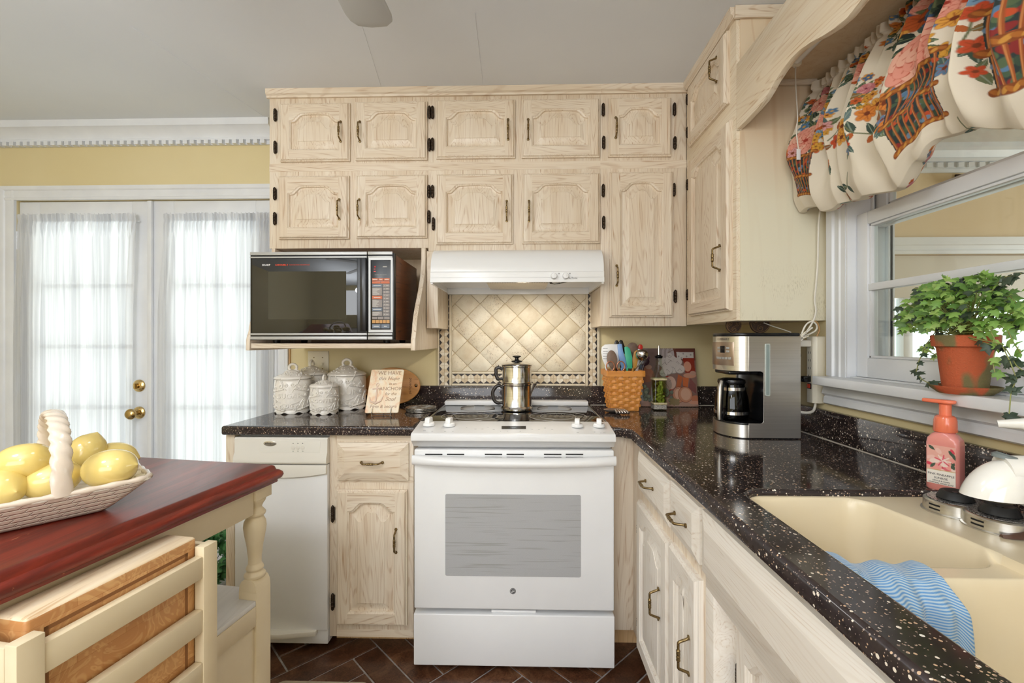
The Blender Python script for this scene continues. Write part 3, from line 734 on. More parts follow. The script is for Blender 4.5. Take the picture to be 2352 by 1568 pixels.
mb = MB(); mb.box(XB+.055, XB+.075, .05, 1.10, .10, .70); mb.box(XB, XB+.075, .05, 1.1045, .665, .8735); mb.box(XB, XB+.075, 1.06, 1.1045, .10, .6652)
mb.build('body', 'oak_white', sk, bevel=.0015)
mb = MB(); mb.box(XB+.1, XB+.11, .05, 1.1, .004, .0995); mb.build('toe_kick', 'oak_dark', sk, smooth=False)
y0 = atX(1603, 780, XB-.02).y
drawer_front(sk, FR(XB, y0, .705), y0-.1, .148, 'oak_white', name='false_drawer', hd=False, rim=.036)
door(sk, FR(XB+.055, 1.03, .118), .40, .53, None, ('oak_lit_white_v', 'oak_white')); door(sk, FR(XB+.055, .615, .118), .40, .53, None, ('oak_lit_white_v', 'oak_white'))
for z in (.5, .2): hinge(sk, FR(XB+.055, 0, 0), -1.037, z, .06)

# ================================================================== WORKTOPS, BACKSPLASH STRIP, SINK
lx0 = atY(509, 980, 1.79).x; rgl, rgr = atY(948, 990, 1.76).x, rx1+.004
def worktop(name, loops, label):
    me = curve_mesh(loops, .038, .009, 3)
    mb = MB(); mb.mesh(me, lambda c: (c.x, c.y, c.z+CT-.038))
    return tag(mb.build(name, 'counter', ang=50, fix=False), label, 'countertop', 'dark speckled worktops')
worktop('countertop', [[(lx0, 1.79), (rgl-.004, 1.79), (rgl-.004, 2.41), (lx0+.02, 2.41)]], 'short dark speckled worktop left of the range, carrying the canisters')
hole = rrect(.50, .985, .28, 1.06, .055)
worktop('countertop', [[(.41, 1.755), (.375, 1.79), (rgr, 1.79), (rgr, 2.41), (1.05, 2.41), (1.05, -.35), (.41, -.35)], hole], 'long dark speckled worktop around the sink under the window')
mb = MB(); mb.box(lx0+.32, WX-.0205, WY-.0205, WY-.001, CT-.04, CT+.1); mb.box(WX-.0205, WX-.001, -.35, WY-.001, CT+.0005, CT+.1)
bss = tag(mb.build('backsplash_strip', 'counter', bevel=.003), 'low dark speckled backsplash strip along both worktops', 'backsplash')
mb = MB(); mb.tube([(1.0488, -.35, CT+.0002), (1.0488, 2.408, CT+.0002)], .0022, 8); mb.tube([(rgr+.01, 2.4085, CT+.0002), (1.047, 2.4085, CT+.0002)], .0022, 8); mb.build('caulk', plain('pale caulk', 'C9C0B0', .5), bss)
def sd(x, y, x0, x1, y0, y1, r):
    qx = abs(x-(x0+x1)/2)-(x1-x0)/2+r; qy = abs(y-(y0+y1)/2)-(y1-y0)/2+r
    return math.hypot(max(qx, 0), max(qy, 0))+min(max(qx, qy), 0)-r
SKX, SKY = (.485, 1.005), (.265, 1.075)
def sinkz(x, y):
    z = .878
    a = sd(x, y, .497, .80-.03*ss((y-.8)/.25), .765, 1.052, .05); b = sd(x, y, .497, .93, .29, .73, .06)
    if x > .78: z = .898 - .0*ss((x-.8)/.1)
    z = .9
    if x < .80: z = .9 - .016*ss((x-.52)/.03)*(1-ss((abs(y-.747)-.03)/.03))
    for s_, dep in ((a, .17), (b, .19)):
        if s_ < .0: 
            t = min(1, -s_/.028); z = min(z, z - dep*(t**1.6 if t < .3 else ss(.18+.82*(t-.0))) if False else z - dep*ss(t) )
    return z
def sinkfn(u, v): x = SKX[0]+(SKX[1]-SKX[0])*u; y = SKY[0]+(SKY[1]-SKY[0])*v; return (x, y, sinkz(x, y))
si = thing('sink', 'biscuit double-bowl sink set into the dark worktop', 'sink', (.74, .67, .87))
MB().grid(sinkfn, 190, 300).build('basin', 'sinkstone', si, ang=80, fix=False)
for (x, y, z) in ((.655, .92, .7015), (.71, .5, .6815)):
    mb = MB(); mb.lathe([(.045, .001), (.045, .004), (.034, .005), (.03, .001), (0, .001)], (x, y, z), 28); mb.build('drain', 'chrome', si)
# ================================================================== RANGE
RF = 1.70
x0, x1 = atY(950, 1200, RF).x, atY(1412, 1200, RF).x
xc = (x0+x1)/2
rg = thing('range', 'white slide-in electric range with black glass cooktop', 'range', (xc, RF, 0))
mb = MB(); mb.box(x0+.006, x1-.006, RF+.046, 2.36, .035, .9); mb.build('body', 'white_app', rg, bevel=.003)
for xx in (x0+.04, x1-.04):
    for yy in (RF+.08, 2.3): mb = MB(); mb.lathe([(.018, .0045), (.018, .012), (.009, .014), (.009, .036), (0, .036)], (xx, yy, 0), 12); mb.build('foot', 'black', rg)
mb = MB(); mb.box(x0, x1, RF, RF+.045, .032, .226)
mb.box(xc-.085, xc+.085, RF+.012, RF+.04, .226, .236); mb.build('drawer', 'white_app', rg, bevel=.004, seg=3)
mb = MB(); mb.box(x0+.002, x1-.002, RF, RF+.045, .246, .846); mb.build('door', 'white_app', rg, bevel=.005, seg=3)
wx0, wx1, wz0, wz1 = rect_px(1023, 1334, 1135, 1323, RF)
t = NT('oven window'); v = t.coords((1, 1, 1)); 
w1 = t.ramp(t.noise(t.coords((3.5, 1, 160)), 1, 2), [(.56, (0, 0, 0)), (.66, (1, 1, 1))])
ch = t.node('ShaderNodeTexChecker'); ch.inputs['Scale'].default_value = 620; t.link(v, ch.inputs['Vector'])
bc = t.mix(ch.outputs['Fac'], lin('9C9C9D'), lin('BBBBBB')); bc = t.mix(t.math('MULTIPLY', w1, .45), bc, lin('86877B')); t.base(bc); t.set(rough=.08, spec=.5); M['ovenglass'] = t.m
me = curve_mesh([rrect(wx0, wx1, wz0, wz1, .006)], .002, .0006)
MB().mesh(me, lambda c: (c.x, RF-.0006-c.z+.0005, c.y)).build('window', 'ovenglass', rg, fix=True)
lx, lz = hz(1178, 1357, RF)
mb = MB(); X90 = Matrix.Rotation(PI/2, 3, 'X'); mb.lathe([(0, 0), (.0112, 0), (.0112, .0012), (.0100, .0016), (0, .0016)], (lx, RF, lz), 30, xf=X90)
em = mb.build('emblem', plain('emblem grey', '4A4A4C', .3, .3), rg)
mb = MB(); put_text(mb, 'ge', (lx, RF-.0017, lz+.001), (1, 0, 0), (0, 0, 1), .0125, .0002, shear=.3)
for k in range(40):
    pass
mb.tube([(lx+.0091*math.cos(2*PI*k/36), RF-.0018, lz+.0091*math.sin(2*PI*k/36)) for k in range(37)], .0004, 5); mb.build('monogram', 'white_gloss', em)
# handle: broad bowed bar
def hfn(u, v):
    x = x0-.002+(x1-x0+.004)*u; bow = .034*(1-(2*u-1)**4)+.02
    a = 2*PI*v; cz = .811
    return (x, RF-.004-bow*.5-bow*.5*math.cos(a)*.9, cz-.005*(1-(2*u-1)**2)+.020*math.sin(a)*(.9+.1*math.sin(PI*u)))
mb = MB(); mb.loops([[hfn(i/28, k/20) for k in range(20)] for i in range(29)]); mb.build('handle', 'white_app', rg, ang=60)
mb = MB()
for uu in (976, 1026, 1113, 1163, 1249, 1299):
    for vv in (1043.2, 1050.2):
        a = atY(uu, vv, RF-.001); xa = a.x+.0005
        mb.box(xa, xa+.0655, RF-.0012, RF+.002, a.z-.0022, a.z+.0022)
mb.build('vent_slots', 'dark', rg, bevel=.0008)
mb = MB()
cp = [(1.845, .9), (1.845, .927), (1.836, .929), (1.683, .911), (1.676, .906), (1.675, .884), (1.682, .882), (1.712, .856), (1.745, .852), (1.745, .88)]
px0, px1 = atY(943, 1005, 1.675).x, atY(1415, 1005, 1.675).x
L = []
for (yy, zz) in cp: pass
mb.prism(cp, lambda a, b, c: (c, a, b), px0, px1); mb.build('control_panel', 'white_app', rg, bevel=.002, ang=25)
slope = (.929-.911)/(1.836-1.683)
def onp(u, v, off=0):    # a point on the sloped control panel
    d = _ray(u, v); k = (.911-slope*1.683 - CAMH)/(d.z-slope*d.y); q = d*k + Vector((0, 0, CAMH)); return Vector((q.x, q.y, q.z+off))
for uu, vv in ((985, 977), (1032, 978), (1326, 980), (1376, 980)):
    q = onp(uu, vv); mb = MB()
    mb.lathe([(0, 0), (.0225, .0), (.0235, .004), (.022, .011), (.018, .014), (0, .0145)], q, 30)
    g = [(-.021, .012), (.021, .012), (.018, .028), (.013, .033), (-.013, .033), (-.018, .028)]
    rot = Matrix.Rotation(math.radians(80), 3, 'Z')
    mb.prism(g, lambda a, b, c: tuple(rot @ Vector((a, c, b)) + q), -.0095, .0095)
    mb.build('knob', 'white_gloss', rg, bevel=.001, ang=40)
a, b = onp(1152, 978.5, .0008), onp(1208, 978.5, .0008); c, d = onp(1152, 985, .0008), onp(1208, 985, .0008)
mb = MB(); mb.add([a, b, d, c] + [p - Vector((0, 0, .002)) for p in (a, b, d, c)], [(0, 1, 2, 3), (4, 5, 6, 7), (0, 1, 5, 4), (1, 2, 6, 5), (2, 3, 7, 6), (3, 0, 4, 7)])
ds = mb.build('display', 'black', rg, smooth=False)
mb = MB(); put_text(mb, '10:27', (a+b+c+d)/4+Vector((0, 0, .0004)), (1, 0, 0), (0, 1, slope), .008, .0002); mb.build('digits', plain('digit white', 'C8D4DC', .4), ds)
mb = MB()
for uu, vv, w in ((1092, 985, 5), (1108, 985, 5), (1120, 982, 5), (1134, 986, 5), (1222, 986, 5), (1238, 986, 5), (1252, 983, 5), (1268, 986, 5), (1150, 990, 2), (1165, 990, 2), (1195, 990, 4), (1072, 982, 2), (975, 989, 6), (993, 991, 4), (1022, 991, 5), (1040, 991, 4), (1327, 993, 5), (1366, 992, 3), (1388, 993, 5), (1380, 994, 1.5)):
    q = onp(uu, vv, .0002); mb.box(q.x-w/1300, q.x+w/1300, q.y-.0012, q.y+.0012, q.z-.0006, q.z+.0004)
mb.build('markings', plain('pale grey print', '9A9A9C', .5), rg, smooth=False)
# cooktop
gx0, gx1 = x0+.012, x1-.012
t = NT('cooktop glass'); v = t.coords(); vo = t.node('ShaderNodeTexVoronoi'); vo.inputs['Scale'].default_value = 330; t.link(v, vo.inputs['Vector'])
t.base(t.mix(t.math('LESS_THAN', vo.outputs['Distance'], .16), lin('121213'), lin('77706A'))); t.set(rough=.05, spec=.5); M['cooktop'] = t.m
mb = MB(); mb.box(gx0, gx1, 1.846, 2.352, .905, .9225); ck = mb.build('cooktop', 'cooktop', rg, bevel=.002)
mb = MB()
for s in (gx0-.006, gx1): mb.box(s, s+.006, 1.846, 2.352, .905, .9245)
mb.build('side_trim', 'steel', rg, smooth=False)
mb = MB(); mb.box(gx0-.002, gx1+.002, 2.325, 2.40, .9226, .9435); mb.box(gx0+.045, gx1-.045, 2.348, 2.356, .9435, .9445)
mb.build('rear_trim', 'white_app', rg, bevel=.003)
M['ringmark'] = plain('burner mark', 'B9B5B0', .3)
def ring(cx, cy, r):
    mb = MB(); mb.tube([(cx+r*math.cos(2*PI*k/56), cy+r*math.sin(2*PI*k/56), .9226) for k in range(57)], .0009, 5); mb.build('burner_ring', M['ringmark'], ck)
for cx, cy, rr in ((xc-.20, 2.0, (.125, .083)), (xc+.19, 2.0, (.125, .078)), (xc-.19, 2.245, (.085,)), (xc+.19, 2.245, (.085,))):
    for r in rr: ring(cx, cy, r)

# ================================================================== RANGE HOOD
hx0, hx1 = atY(988, 632, 1.98).x, atY(1388, 632, 1.98).x
hd = thing('range_hood', 'white under-cabinet range hood with two round knobs', 'range hood', ((hx0+hx1)/2, 2.0, 1.51))
hp = [(WY-.013, 1.6745)]
for k in range(13):
    a = k/12*PI/2; hp.append((1.985+(FY-.02-1.985)*(1-math.sin(a))**1.0 if False else 1.984+.115*(1-math.sin(a)), 1.56+.113*math.cos(a)))
hp += [(1.979, 1.555), (1.979, 1.532), (WY-.013, 1.532)]
mb = MB(); mb.prism(hp, lambda a, b, c: (c, a, b), hx0+.001, hx1-.001)
mb.box(hx0, hx1, 1.979, 1.989, 1.512, 1.5325); mb.box(hx0, hx0+.01, 1.989, WY-.013, 1.506, 1.5325); mb.box(hx1-.01, hx1, 1.989, WY-.013, 1.506, 1.5325); mb.box(hx0+.01, hx1-.01, WY-.05, WY-.013, 1.5, 1.5325)
mb.build('shell', 'white_gloss', hd, ang=30)
t = NT('grease filter mesh'); ch = t.node('ShaderNodeTexChecker'); ch.inputs['Scale'].default_value = 260; t.link(t.coords(), ch.inputs['Vector'])
t.base(t.mix(ch.outputs['Fac'], lin('A59A8C'), lin('E6E0D6'))); t.set(rough=.4, metal=.6); M['filter'] = t.m
fx0, fx1 = atY(1122, 655, 2.2).x, atY(1256, 655, 2.2).x
mb = MB(); mb.box(fx0, fx1, 2.07, 2.33, 1.519, 1.5322); mb.build('filter', 'filter', hd, bevel=.002)
for uu in (1272, 1299):
    p = atY(uu, 634, 1.979); mb = MB(); mb.lathe([(0, 0), (.014, 0), (.0145, .004), (.0125, .016), (.011, .018), (0, .018)], (p.x, 1.979, p.z), 26, xf=X90); mb.box(p.x-.0025, p.x+.0025, 1.958, 1.962, p.z-.011, p.z+.011); mb.build('knob', 'white_gloss', hd)
p = atY(1315, 638.5, 1.979); mb = MB(); put_text(mb, 'NuTone', (p.x, 1.9787, p.z), (1, 0, 0), (0, 0, 1), .0125, .0002)
for uu, vv in ((1284, 628), (1309, 628)):
    q = atY(uu, vv, 1.979)
    for k in range(4): mb.box(q.x-.0035 if k % 2 else q.x-.0006, q.x+.0035 if k % 2 else q.x+.0006, 1.9784, 1.9788, q.z-.0006 if k % 2 else q.z-.0035, q.z+.0006 if k % 2 else q.z+.0035)
mb.build('lettering', plain('dark print', '4B4B4B', .5), hd, smooth=False)
p = atY(1270, 652, 2.03); mb = MB()
mb.tube([(p.x-.03, 2.06, 1.531), (p.x-.02, 2.05, 1.522), (p.x+.005, 2.03, 1.509), (p.x+.03, 2.03, 1.512), (p.x+.028, 2.05, 1.52), (p.x, 2.06, 1.522), (p.x-.012, 2.05, 1.515), (p.x+.01, 2.035, 1.51), (p.x+.09, 2.07, 1.527), (p.x+.12, 2.1, 1.531)], .0017, 8)
mb.build('wire', 'black', hd)
mb = MB(); mb.box(-.05, .05, 2.0, 2.05, 1.526, 1.5322); mb.build('lamp_cover', plain('lamp diffuser', 'F4EFE2', .4), hd, bevel=.002)

# ================================================================== TILE BACKSPLASH
S0 = WY-.001
ts = thing('tile_backsplash', 'tumbled travertine tile panel with dark triangle border behind the range', 'backsplash', (-.03, WY, 1.02))
t = NT('travertine'); ge = t.node('ShaderNodeNewGeometry'); v = t.coords((1, 1, 1))
big = t.ramp(t.noise(v, 22, 4, .6), [(.35, lin('D5C6AA')), (.6, lin('E4D9C2'))])
isl = t.ramp(ge.outputs['Random Per Island'], [(0, lin('D6C6A6')), (.5, lin('E3D7BE')), (1, lin('ECE3D0'))])
c = t.mix(.5, big, isl)
patch = t.ramp(t.noise(v, 14, 2), [(.5, (0, 0, 0)), (.72, (1, 1, 1))])
pit = t.ramp(t.noise(v, 210, 2, .6), [(.60, (0, 0, 0)), (.66, (1, 1, 1))])
rv = t.ramp(t.math('FRACT', t.math('MULTIPLY', ge.outputs['Random Per Island'], 7.31)), [(.3, (.12, .12, .12)), (.85, (1, 1, 1))]); pm = t.math('MULTIPLY', t.math('MULTIPLY', pit, t.math('ADD', patch, .3)), rv); c = t.mix(t.math('MULTIPLY', patch, .22), c, lin('B58A58')); c = t.mix(t.math('MINIMUM', pm, .8), c, lin('6B4A2A'))
t.base(c); t.set(rough=.55); t.bump(t.math('SUBTRACT', 1.0, pm), .5, .002); M['trav'] = t.m
M['tgrout'] = mottled('tile grout', 'C4AF8A', 'D2C0A0', 60, .9)
M['liner'] = mottled('cream stone liner', 'DCCDB0', 'E6DAC2', 40, .5)
M['mos_a'] = mottled('pale mosaic', 'E0D3BA', 'EBE1CE', 50, .5); M['mos_b'] = mottled('tan mosaic', 'CDB796', 'D8C6A8', 50, .5); M['mos_d'] = plain('dark brown mosaic', '2B211C', .45)
def tp(px, py): q = atY(960+px/5.113, 660+py/5.113, S0); return q.x, q.z
fx0, fz1 = tp(402, 60); fx1, fz0 = tp(1966, 985); fz1 = 1.51
def clip(poly, xa, xb, za, zb):
    def cut(P, ins, inter):
        out = []
        for i in range(len(P)):
            a, b = P[i], P[(i+1) % len(P)]
            if ins(a): out.append(a)
            if ins(a) != ins(b): out.append(inter(a, b))
        return out
    def ix(c): return lambda a, b: (c, a[1]+(b[1]-a[1])*(c-a[0])/(b[0]-a[0]))
    def iz(c): return lambda a, b: (a[0]+(b[0]-a[0])*(c-a[1])/(b[1]-a[1]), c)
    for ins, it in ((lambda p: p[0] > xa, ix(xa)), (lambda p: p[0] < xb, ix(xb)), (lambda p: p[1] > za, iz(za)), (lambda p: p[1] < zb, iz(zb))):
        poly = cut(poly, ins, it)
        if len(poly) < 3: return None
    return poly
mb = MB(); mb.box(fx0-.002, fx1+.002, WY-.007, S0, fz0-.002, fz1, 1)
hx_, hz_ = abs(tp(1317, 0)[0]-tp(1170, 0)[0]), abs(tp(0, 144)[1]-tp(0, 0)[1]); ox, oz_ = tp(1170, 481)
for i in range(-7, 8):
    for j in range(-5, 6):
        if (i+j) % 2: continue
        cx, cz = ox+i*hx_, oz_+j*hz_; k = .978
        jit = lambda: random.uniform(-.0012, .0012)
        P = [(cx+hx_*k+jit(), cz+jit()), (cx+jit(), cz+hz_*k+jit()), (cx-hx_*k+jit(), cz+jit()), (cx+jit(), cz-hz_*k+jit())]
        # knock the corners off
        Q = []
        for n_ in range(4):
            a, b, c_ = P[n_-1], P[n_], P[(n_+1) % 4]
            for w_ in ((a, .03), (c_, .03)): Q.append((b[0]+(w_[0][0]-b[0])*w_[1], b[1]+(w_[0][1]-b[1])*w_[1]))
        Q = clip(Q, fx0, fx1, fz0, fz1-.0005)
        if not Q: continue
        mx, mz = sum(p[0] for p in Q)/len(Q), sum(p[1] for p in Q)/len(Q)
        sh_ = lambda f: [(mx+(p[0]-mx)*f, mz+(p[1]-mz)*f) for p in Q]
        mb.loops([[(p[0], y, p[1]) for p in q] for q, y in ((Q, WY-.006), (Q, WY-.0095), (sh_(.992), WY-.0115), (sh_(.972), WY-.0123))], False, True, 0)
mb.build('tile_field', ['trav', 'tgrout'], ts, ang=50)
mb = MB(); ztop = 1.51; zbt = CT+.1005
cols = [(238, 255), (372, 400), (1967, 1995), (2101, 2130)]
for a, b in cols: mb.box(tp(a, 0)[0], tp(b, 0)[0], WY-.0135, S0, zbt, ztop)
zl0, zl1 = tp(0, 1010)[1], tp(0, 986)[1]
mb.box(tp(400, 0)[0]+.0005, tp(1967, 0)[0]-.0005, WY-.0128, S0, zl0, zl1); mb.box(tp(400, 0)[0]+.0005, tp(1967, 0)[0]-.0005, WY-.0128, S0, zbt, tp(0, 1124)[1])
mb.build('stone_liner', 'liner', ts, bevel=.0015)
def mosaic(name, a0, a1, b0, b1, vert, per, trf):
    """a strip along b with dark triangles on both edges; trf(a,b,d)->xyz"""
    mb = MB(); w = a1-a0; n = max(1, round((b1-b0)/per)); p = (b1-b0)/n; g_ = .0006
    mb.prism([(a0, b0), (a1, b0), (a1, b1), (a0, b1)], lambda x, y, c: trf(x, y, c), .0, .006, 3)
    tw = w*.25
    for k in range(n):
        y = b0+k*p
        mb.prism([(a0, y+g_), (a0+tw, y+p/2), (a0, y+p-g_)], trf, .005, .0095, 2); 
        mb.prism([(a1, y+g_), (a1, y+p-g_), (a1-tw, y+p/2)], trf, .005, .0095, 2)
        m0 = (a0+a1)/2
        # two rows of slanted slips
        for h, mm in ((0, 0), (1, 1)):
            ya, yb = y+h*p/2, y+(h+1)*p/2
            l0, l1 = (a0, a0+tw) if h == 0 else (a0+tw, a0)
            r0, r1 = (a1, a1-tw) if h == 0 else (a1-tw, a1)
            mb.prism([(l0+g_*2, ya+g_), (m0-g_, ya+g_), (m0-g_, yb-g_), (l1+g_*2, yb-g_)], trf, .005, .0092, mm if k % 2 else 1-mm)
            mb.prism([(m0+g_, ya+g_), (r0-g_*2, ya+g_), (r1-g_*2, yb-g_), (m0+g_, yb-g_)], trf, .005, .0092, 1-mm if k % 3 else mm)
    return mb.build(name, ['mos_a', 'mos_b', 'mos_d', 'tgrout'], ts, smooth=False)
vt = lambda x, y, d: (x, S0-d, y)
ht = lambda x, y, d: (y, S0-d, x)
mosaic('border_strip', tp(256, 0)[0], tp(371, 0)[0], zbt, ztop, True, .0355, vt)
mosaic('border_strip', tp(1996, 0)[0], tp(2100, 0)[0], zbt, ztop, True, .0355, vt)
mosaic('border_strip', tp(0, 1123)[1], tp(0, 1011)[1], tp(401, 0)[0]+.001, tp(1966, 0)[0]-.001, False, .0335, ht)

# ================================================================== TRASH COMPACTOR
cf = 1.80
k0, k1 = atY(539, 1200, cf).x, atY(752, 1200, cf).x
tc_ = thing('trash_compactor', 'narrow white trash compactor with a foot pedal', 'trash compactor', ((k0+k1)/2, cf, 0))
mb = MB(); mb.box(k0+.004, k1-.004, cf+.03, 2.38, .03, .868); mb.box(k0+.003, k1-.003, cf+.012, cf+.1, .03, .095); mb.build('body', 'white_app', tc_, bevel=.003)
def bowed(za, zb, ysag, name, mat, bulge=.0):
    L = []
    for i in range(21):
        t_ = i/20; x = k0+(k1-k0)*t_; s_ = ysag*(1-(2*t_-1)**2)
        L.append([(x, cf+.03, za), (x, cf+.03, zb), (x, cf+.004, zb), (x, cf, zb-.006), (x, cf-.002, za+.045-s_), (x, cf-.012, za+.022-s_), (x, cf-.012, za+.006), (x, cf-.008, za)])
    mb = MB(); mb.loops(L); return mb.build(name, mat, tc_, ang=30)
zc = atY(650, 1064, cf).z
bowed(zc, .866, .012, 'control_panel', 'offwhite')
mb = MB(); mb.box(k0, k1, cf, cf+.029, atY(650, 1446, cf).z, zc-.004); mb.build('drawer', 'white_app', tc_, bevel=.004)
z2 = zc-.004
L = []
for i in range(21):
    t_ = i/20; x = k0+.0015+(k1-k0-.003)*t_; s_ = .030*(1-(2*t_-1)**2)
    L.append([(x, cf+.001, z2), (x, cf-.008, z2), (x, cf-.011, z2-.01), (x, cf-.011, z2-.032-s_*.6), (x, cf+.001, z2-.04-s_*.6)])
mb = MB(); mb.loops(L); mb.build('handle', 'offwhite', tc_, ang=30)
zpd = atY(650, 1463, cf-.03).z
mb = MB(); mb.prism([(k0+.004, cf+.02), (k0+.004, cf-.035), (k0+.2, cf-.035), (k0+.335, cf-.01), (k0+.335, cf+.02)], lambda a, b, c: (a, b, c), zpd-.008, zpd+.012); mb.build('foot_pedal', 'offwhite', tc_, bevel=.003)
q0, q1 = atY(597, 1012, cf-.003), atY(735, 1040, cf-.003)
me = curve_mesh([rrect(q0.x, q1.x, q1.z, q0.z, .004)], .0015, .0004)
MB().mesh(me, lambda c: (c.x, cf-.0005-c.z, c.y)).build('label_plate', plain('paler plate', 'EFECE4', .3), tc_)
q = atY(620, 1018, cf-.003); mb = MB(); mb.lathe([(0, 0), (.021, 0), (.021, .0016), (.019, .0022), (0, .0022)], (q.x, cf-.002, q.z), 36, xf=Matrix.Diagonal((1.25, 1, .5)) @ X90); ba = mb.build('badge', 'steel', tc_)
mb = MB(); put_text(mb, 'Whirlpool', (q.x, cf-.0045, q.z), (1, 0, 0), (0, 0, 1), .0105, .0002, shear=.3); mb.build('lettering', plain('blue black print', '26282E', .5), ba)
for uu in (673, 684, 695):
    q = atY(uu, 1028, cf-.003); mb = MB(); mb.lathe([(0, 0), (.0085, 0), (.0085, .001), (.0068, .0012), (.0066, .002), (0, .0028)], (q.x, cf-.002, q.z), 24, xf=X90); mb.build('button', 'offwhite', tc_)
mb = MB()
for uu in (673, 684, 695): q = atY(uu, 1018, cf-.003); mb.box(q.x-.0018, q.x+.0018, cf-.0026, cf-.001, q.z-.001, q.z+.001); q = atY(uu, 1036, cf-.003); mb.box(q.x-.003, q.x+.003, cf-.0024, cf-.001, q.z-.0006, q.z+.0006)
mb.build('indicator', 'black', tc_, smooth=False)

# ================================================================== MICROWAVE
mf = 1.885; mz0, mz1 = 1.2585, 1.625
m0, m1 = atY(573.5, 680, mf).x, atY(905, 680, mf).x
mw = thing('microwave', 'old black and silver microwave oven with walnut side', 'microwave', ((m0+m1)/2, 2.1, 1.245))
M['walnut'] = wood('walnut laminate', '6E4026', '3A2012', 'y', fine=.5, light='84502F', ring=.5, rough=.4)
M['silver'] = plain('silver trim', 'B4B4B2', .42, .35)
mb = MB(); mb.box(m0+.003, m1-.003, mf+.03, 2.30, mz0, mz1-.002); mb.build('body', 'walnut', mw, bevel=.002)
for xx in (m0+.06, m1-.06):
    for yy in (mf+.10, 2.24): mb = MB(); mb.lathe([(0, 1.2452), (.014, 1.2452), (.016, 1.2585), (0, 1.2585)], (xx, yy, 0), 14); mb.build('foot', 'black', mw)
def mx(u): return atY(u, 680, mf).x
def mz(v): return atY(740, v, mf).z
sp = mx(844)
mb = MB(); mb.box(m0, sp-.002, mf+.004, mf+.03, mz0, mz1); dr_ = mb.build('door', 'black', mw, bevel=.002)
def strips(par, xa, xb):
    for va, vb in ((578, 585), (588.5, 592), (765, 769.5), (772.5, 779.5)): MB().box(xa, xb, mf, mf+.005, mz(vb), mz(va)).build('silver_strip', 'silver', par, bevel=.0008)
strips(dr_, m0+.0008, sp-.003)
t = NT('smoked microwave glass'); t.set(col=lin('17181A'), rough=.03, spec=.9); M['mwglass'] = t.m
mb = MB(); mb.box(mx(579), mx(820), mf+.001, mf+.005, mz(764), mz(593)); wn = mb.build('window', 'mwglass', dr_, bevel=.0008)
mb = MB(); mb.box(mx(616), mx(795), mf+.0004, mf+.0012, mz(733), mz(623)); mb.build('screen', plain('paler screen', '2C2D2A', .05, spec=.8), wn, smooth=False)
mb = MB(); mb.box(mx(829), mx(842), mf-.012, mf+.004, mz(760), mz(594)); mb.box(mx(827), mx(829.5), mf-.002, mf+.004, mz(760), mz(594)); mb.build('handle', 'black', dr_, bevel=.002)
tx = mx(602); tz = mz(608)
mb = MB(); put_text(mb, 'SHARP', (tx, mf+.0005, tz), (1, 0, 0), (0, 0, 1), .0105, .0002, align='LEFT', bevel=.0003, spacing=1.15); mb.build('lettering', plain('white print', 'E4E4E4', .5), wn)
mb = MB(); put_text(mb, 'CAROUSEL II', (mx(632), mf+.0005, tz), (1, 0, 0), (0, 0, 1), .0095, .0002, align='LEFT', bevel=.0003); put_text(mb, 'CONVECTION MICROWAVE', (mx(664), mf+.0005, tz), (1, 0, 0), (0, 0, 1), .0068, .0002, align='LEFT'); mb.build('lettering', plain('orange print', 'D8492A', .5), wn)
mb = MB(); mb.box(sp, m1, mf+.002, mf+.03, mz0, mz1); pn = mb.build('control_panel', 'black', mw, bevel=.002)
strips(pn, sp+.0012, m1-.007)
mb = MB(); fx = [mx(846.5), mx(851), mx(897.5), mx(902)]
zz = [mz(763), mz(757), mz(597.5), mz(592)]
mb.box(fx[0], fx[1], mf, mf+.004, zz[0], zz[3]); mb.box(fx[2], fx[3], mf, mf+.004, zz[0], zz[3]); mb.box(fx[1], fx[2], mf, mf+.004, zz[0], zz[1]); mb.box(fx[1], fx[2], mf, mf+.004, zz[2], zz[3])
mb.build('silver_frame', 'silver', pn, smooth=False)
keys = {'orange': MB(), 'grey': MB(), 'slate': MB(), 'amber': MB()}
def pk(c, xa, xb, ya, yb):   # in pixels of the enlarged panel view (6.533x)
    U = lambda x: mx(830+x/6.533); V = lambda y: mz(560+y/6.533)
    keys[c].box(U(xa)+.0004, U(xb)-.0004, mf+.0002, mf+.0025, V(yb)+.0004, V(ya)-.0004)
for a, b in ((160, 250), (254, 333), (337, 424)): pk('orange', a, b, 515, 556)
for a, b in ((160, 288), (292, 424)): pk('orange', a, b, 561, 598)
pk('slate', 160, 313, 606, 650); pk('grey', 160, 313, 655, 776); pk('orange', 160, 313, 780, 829); pk('grey', 160, 313, 834, 952); pk('slate', 160, 313, 957, 1008); pk('grey', 160, 313, 1013, 1082)
for k in range(10): pk('grey', 320, 424, 606+k*48, 606+k*48+44)
for a, b in ((160, 240), (246, 334), (340, 424)): pk('grey', a, b, 1092, 1130)
for k in range(5): pk('amber', 160+k*53.4, 160+k*53.4+49, 1140, 1190)
for a, b in ((160, 288), (296, 424)): pk('slate', a, b, 1204, 1268)
for k, cc in (('orange', 'C9693F'), ('grey', '8E8580'), ('slate', '6C7684'), ('amber', 'C89556')): keys[k].build('keypad', plain('key '+k, cc, .5), pn, smooth=False)
mb = MB()
U = lambda x: mx(830+x/6.533); V = lambda y: mz(560+y/6.533)
put_text(mb, '88888', (U(352), mf+.0008, V(346)), (1, 0, 0), (0, 0, 1), .0075, .0002)
put_text(mb, 'ELECTRONIC SENSOR PROCESSOR', (U(290), mf+.0008, V(468)), (1, 0, 0), (0, 0, 1), .0033, .0002)
for k in range(10): put_text(mb, '1234567890'[k], (U(346), mf-.0001, V(628+k*48)), (1, 0, 0), (0, 0, 1), .006, .0002)
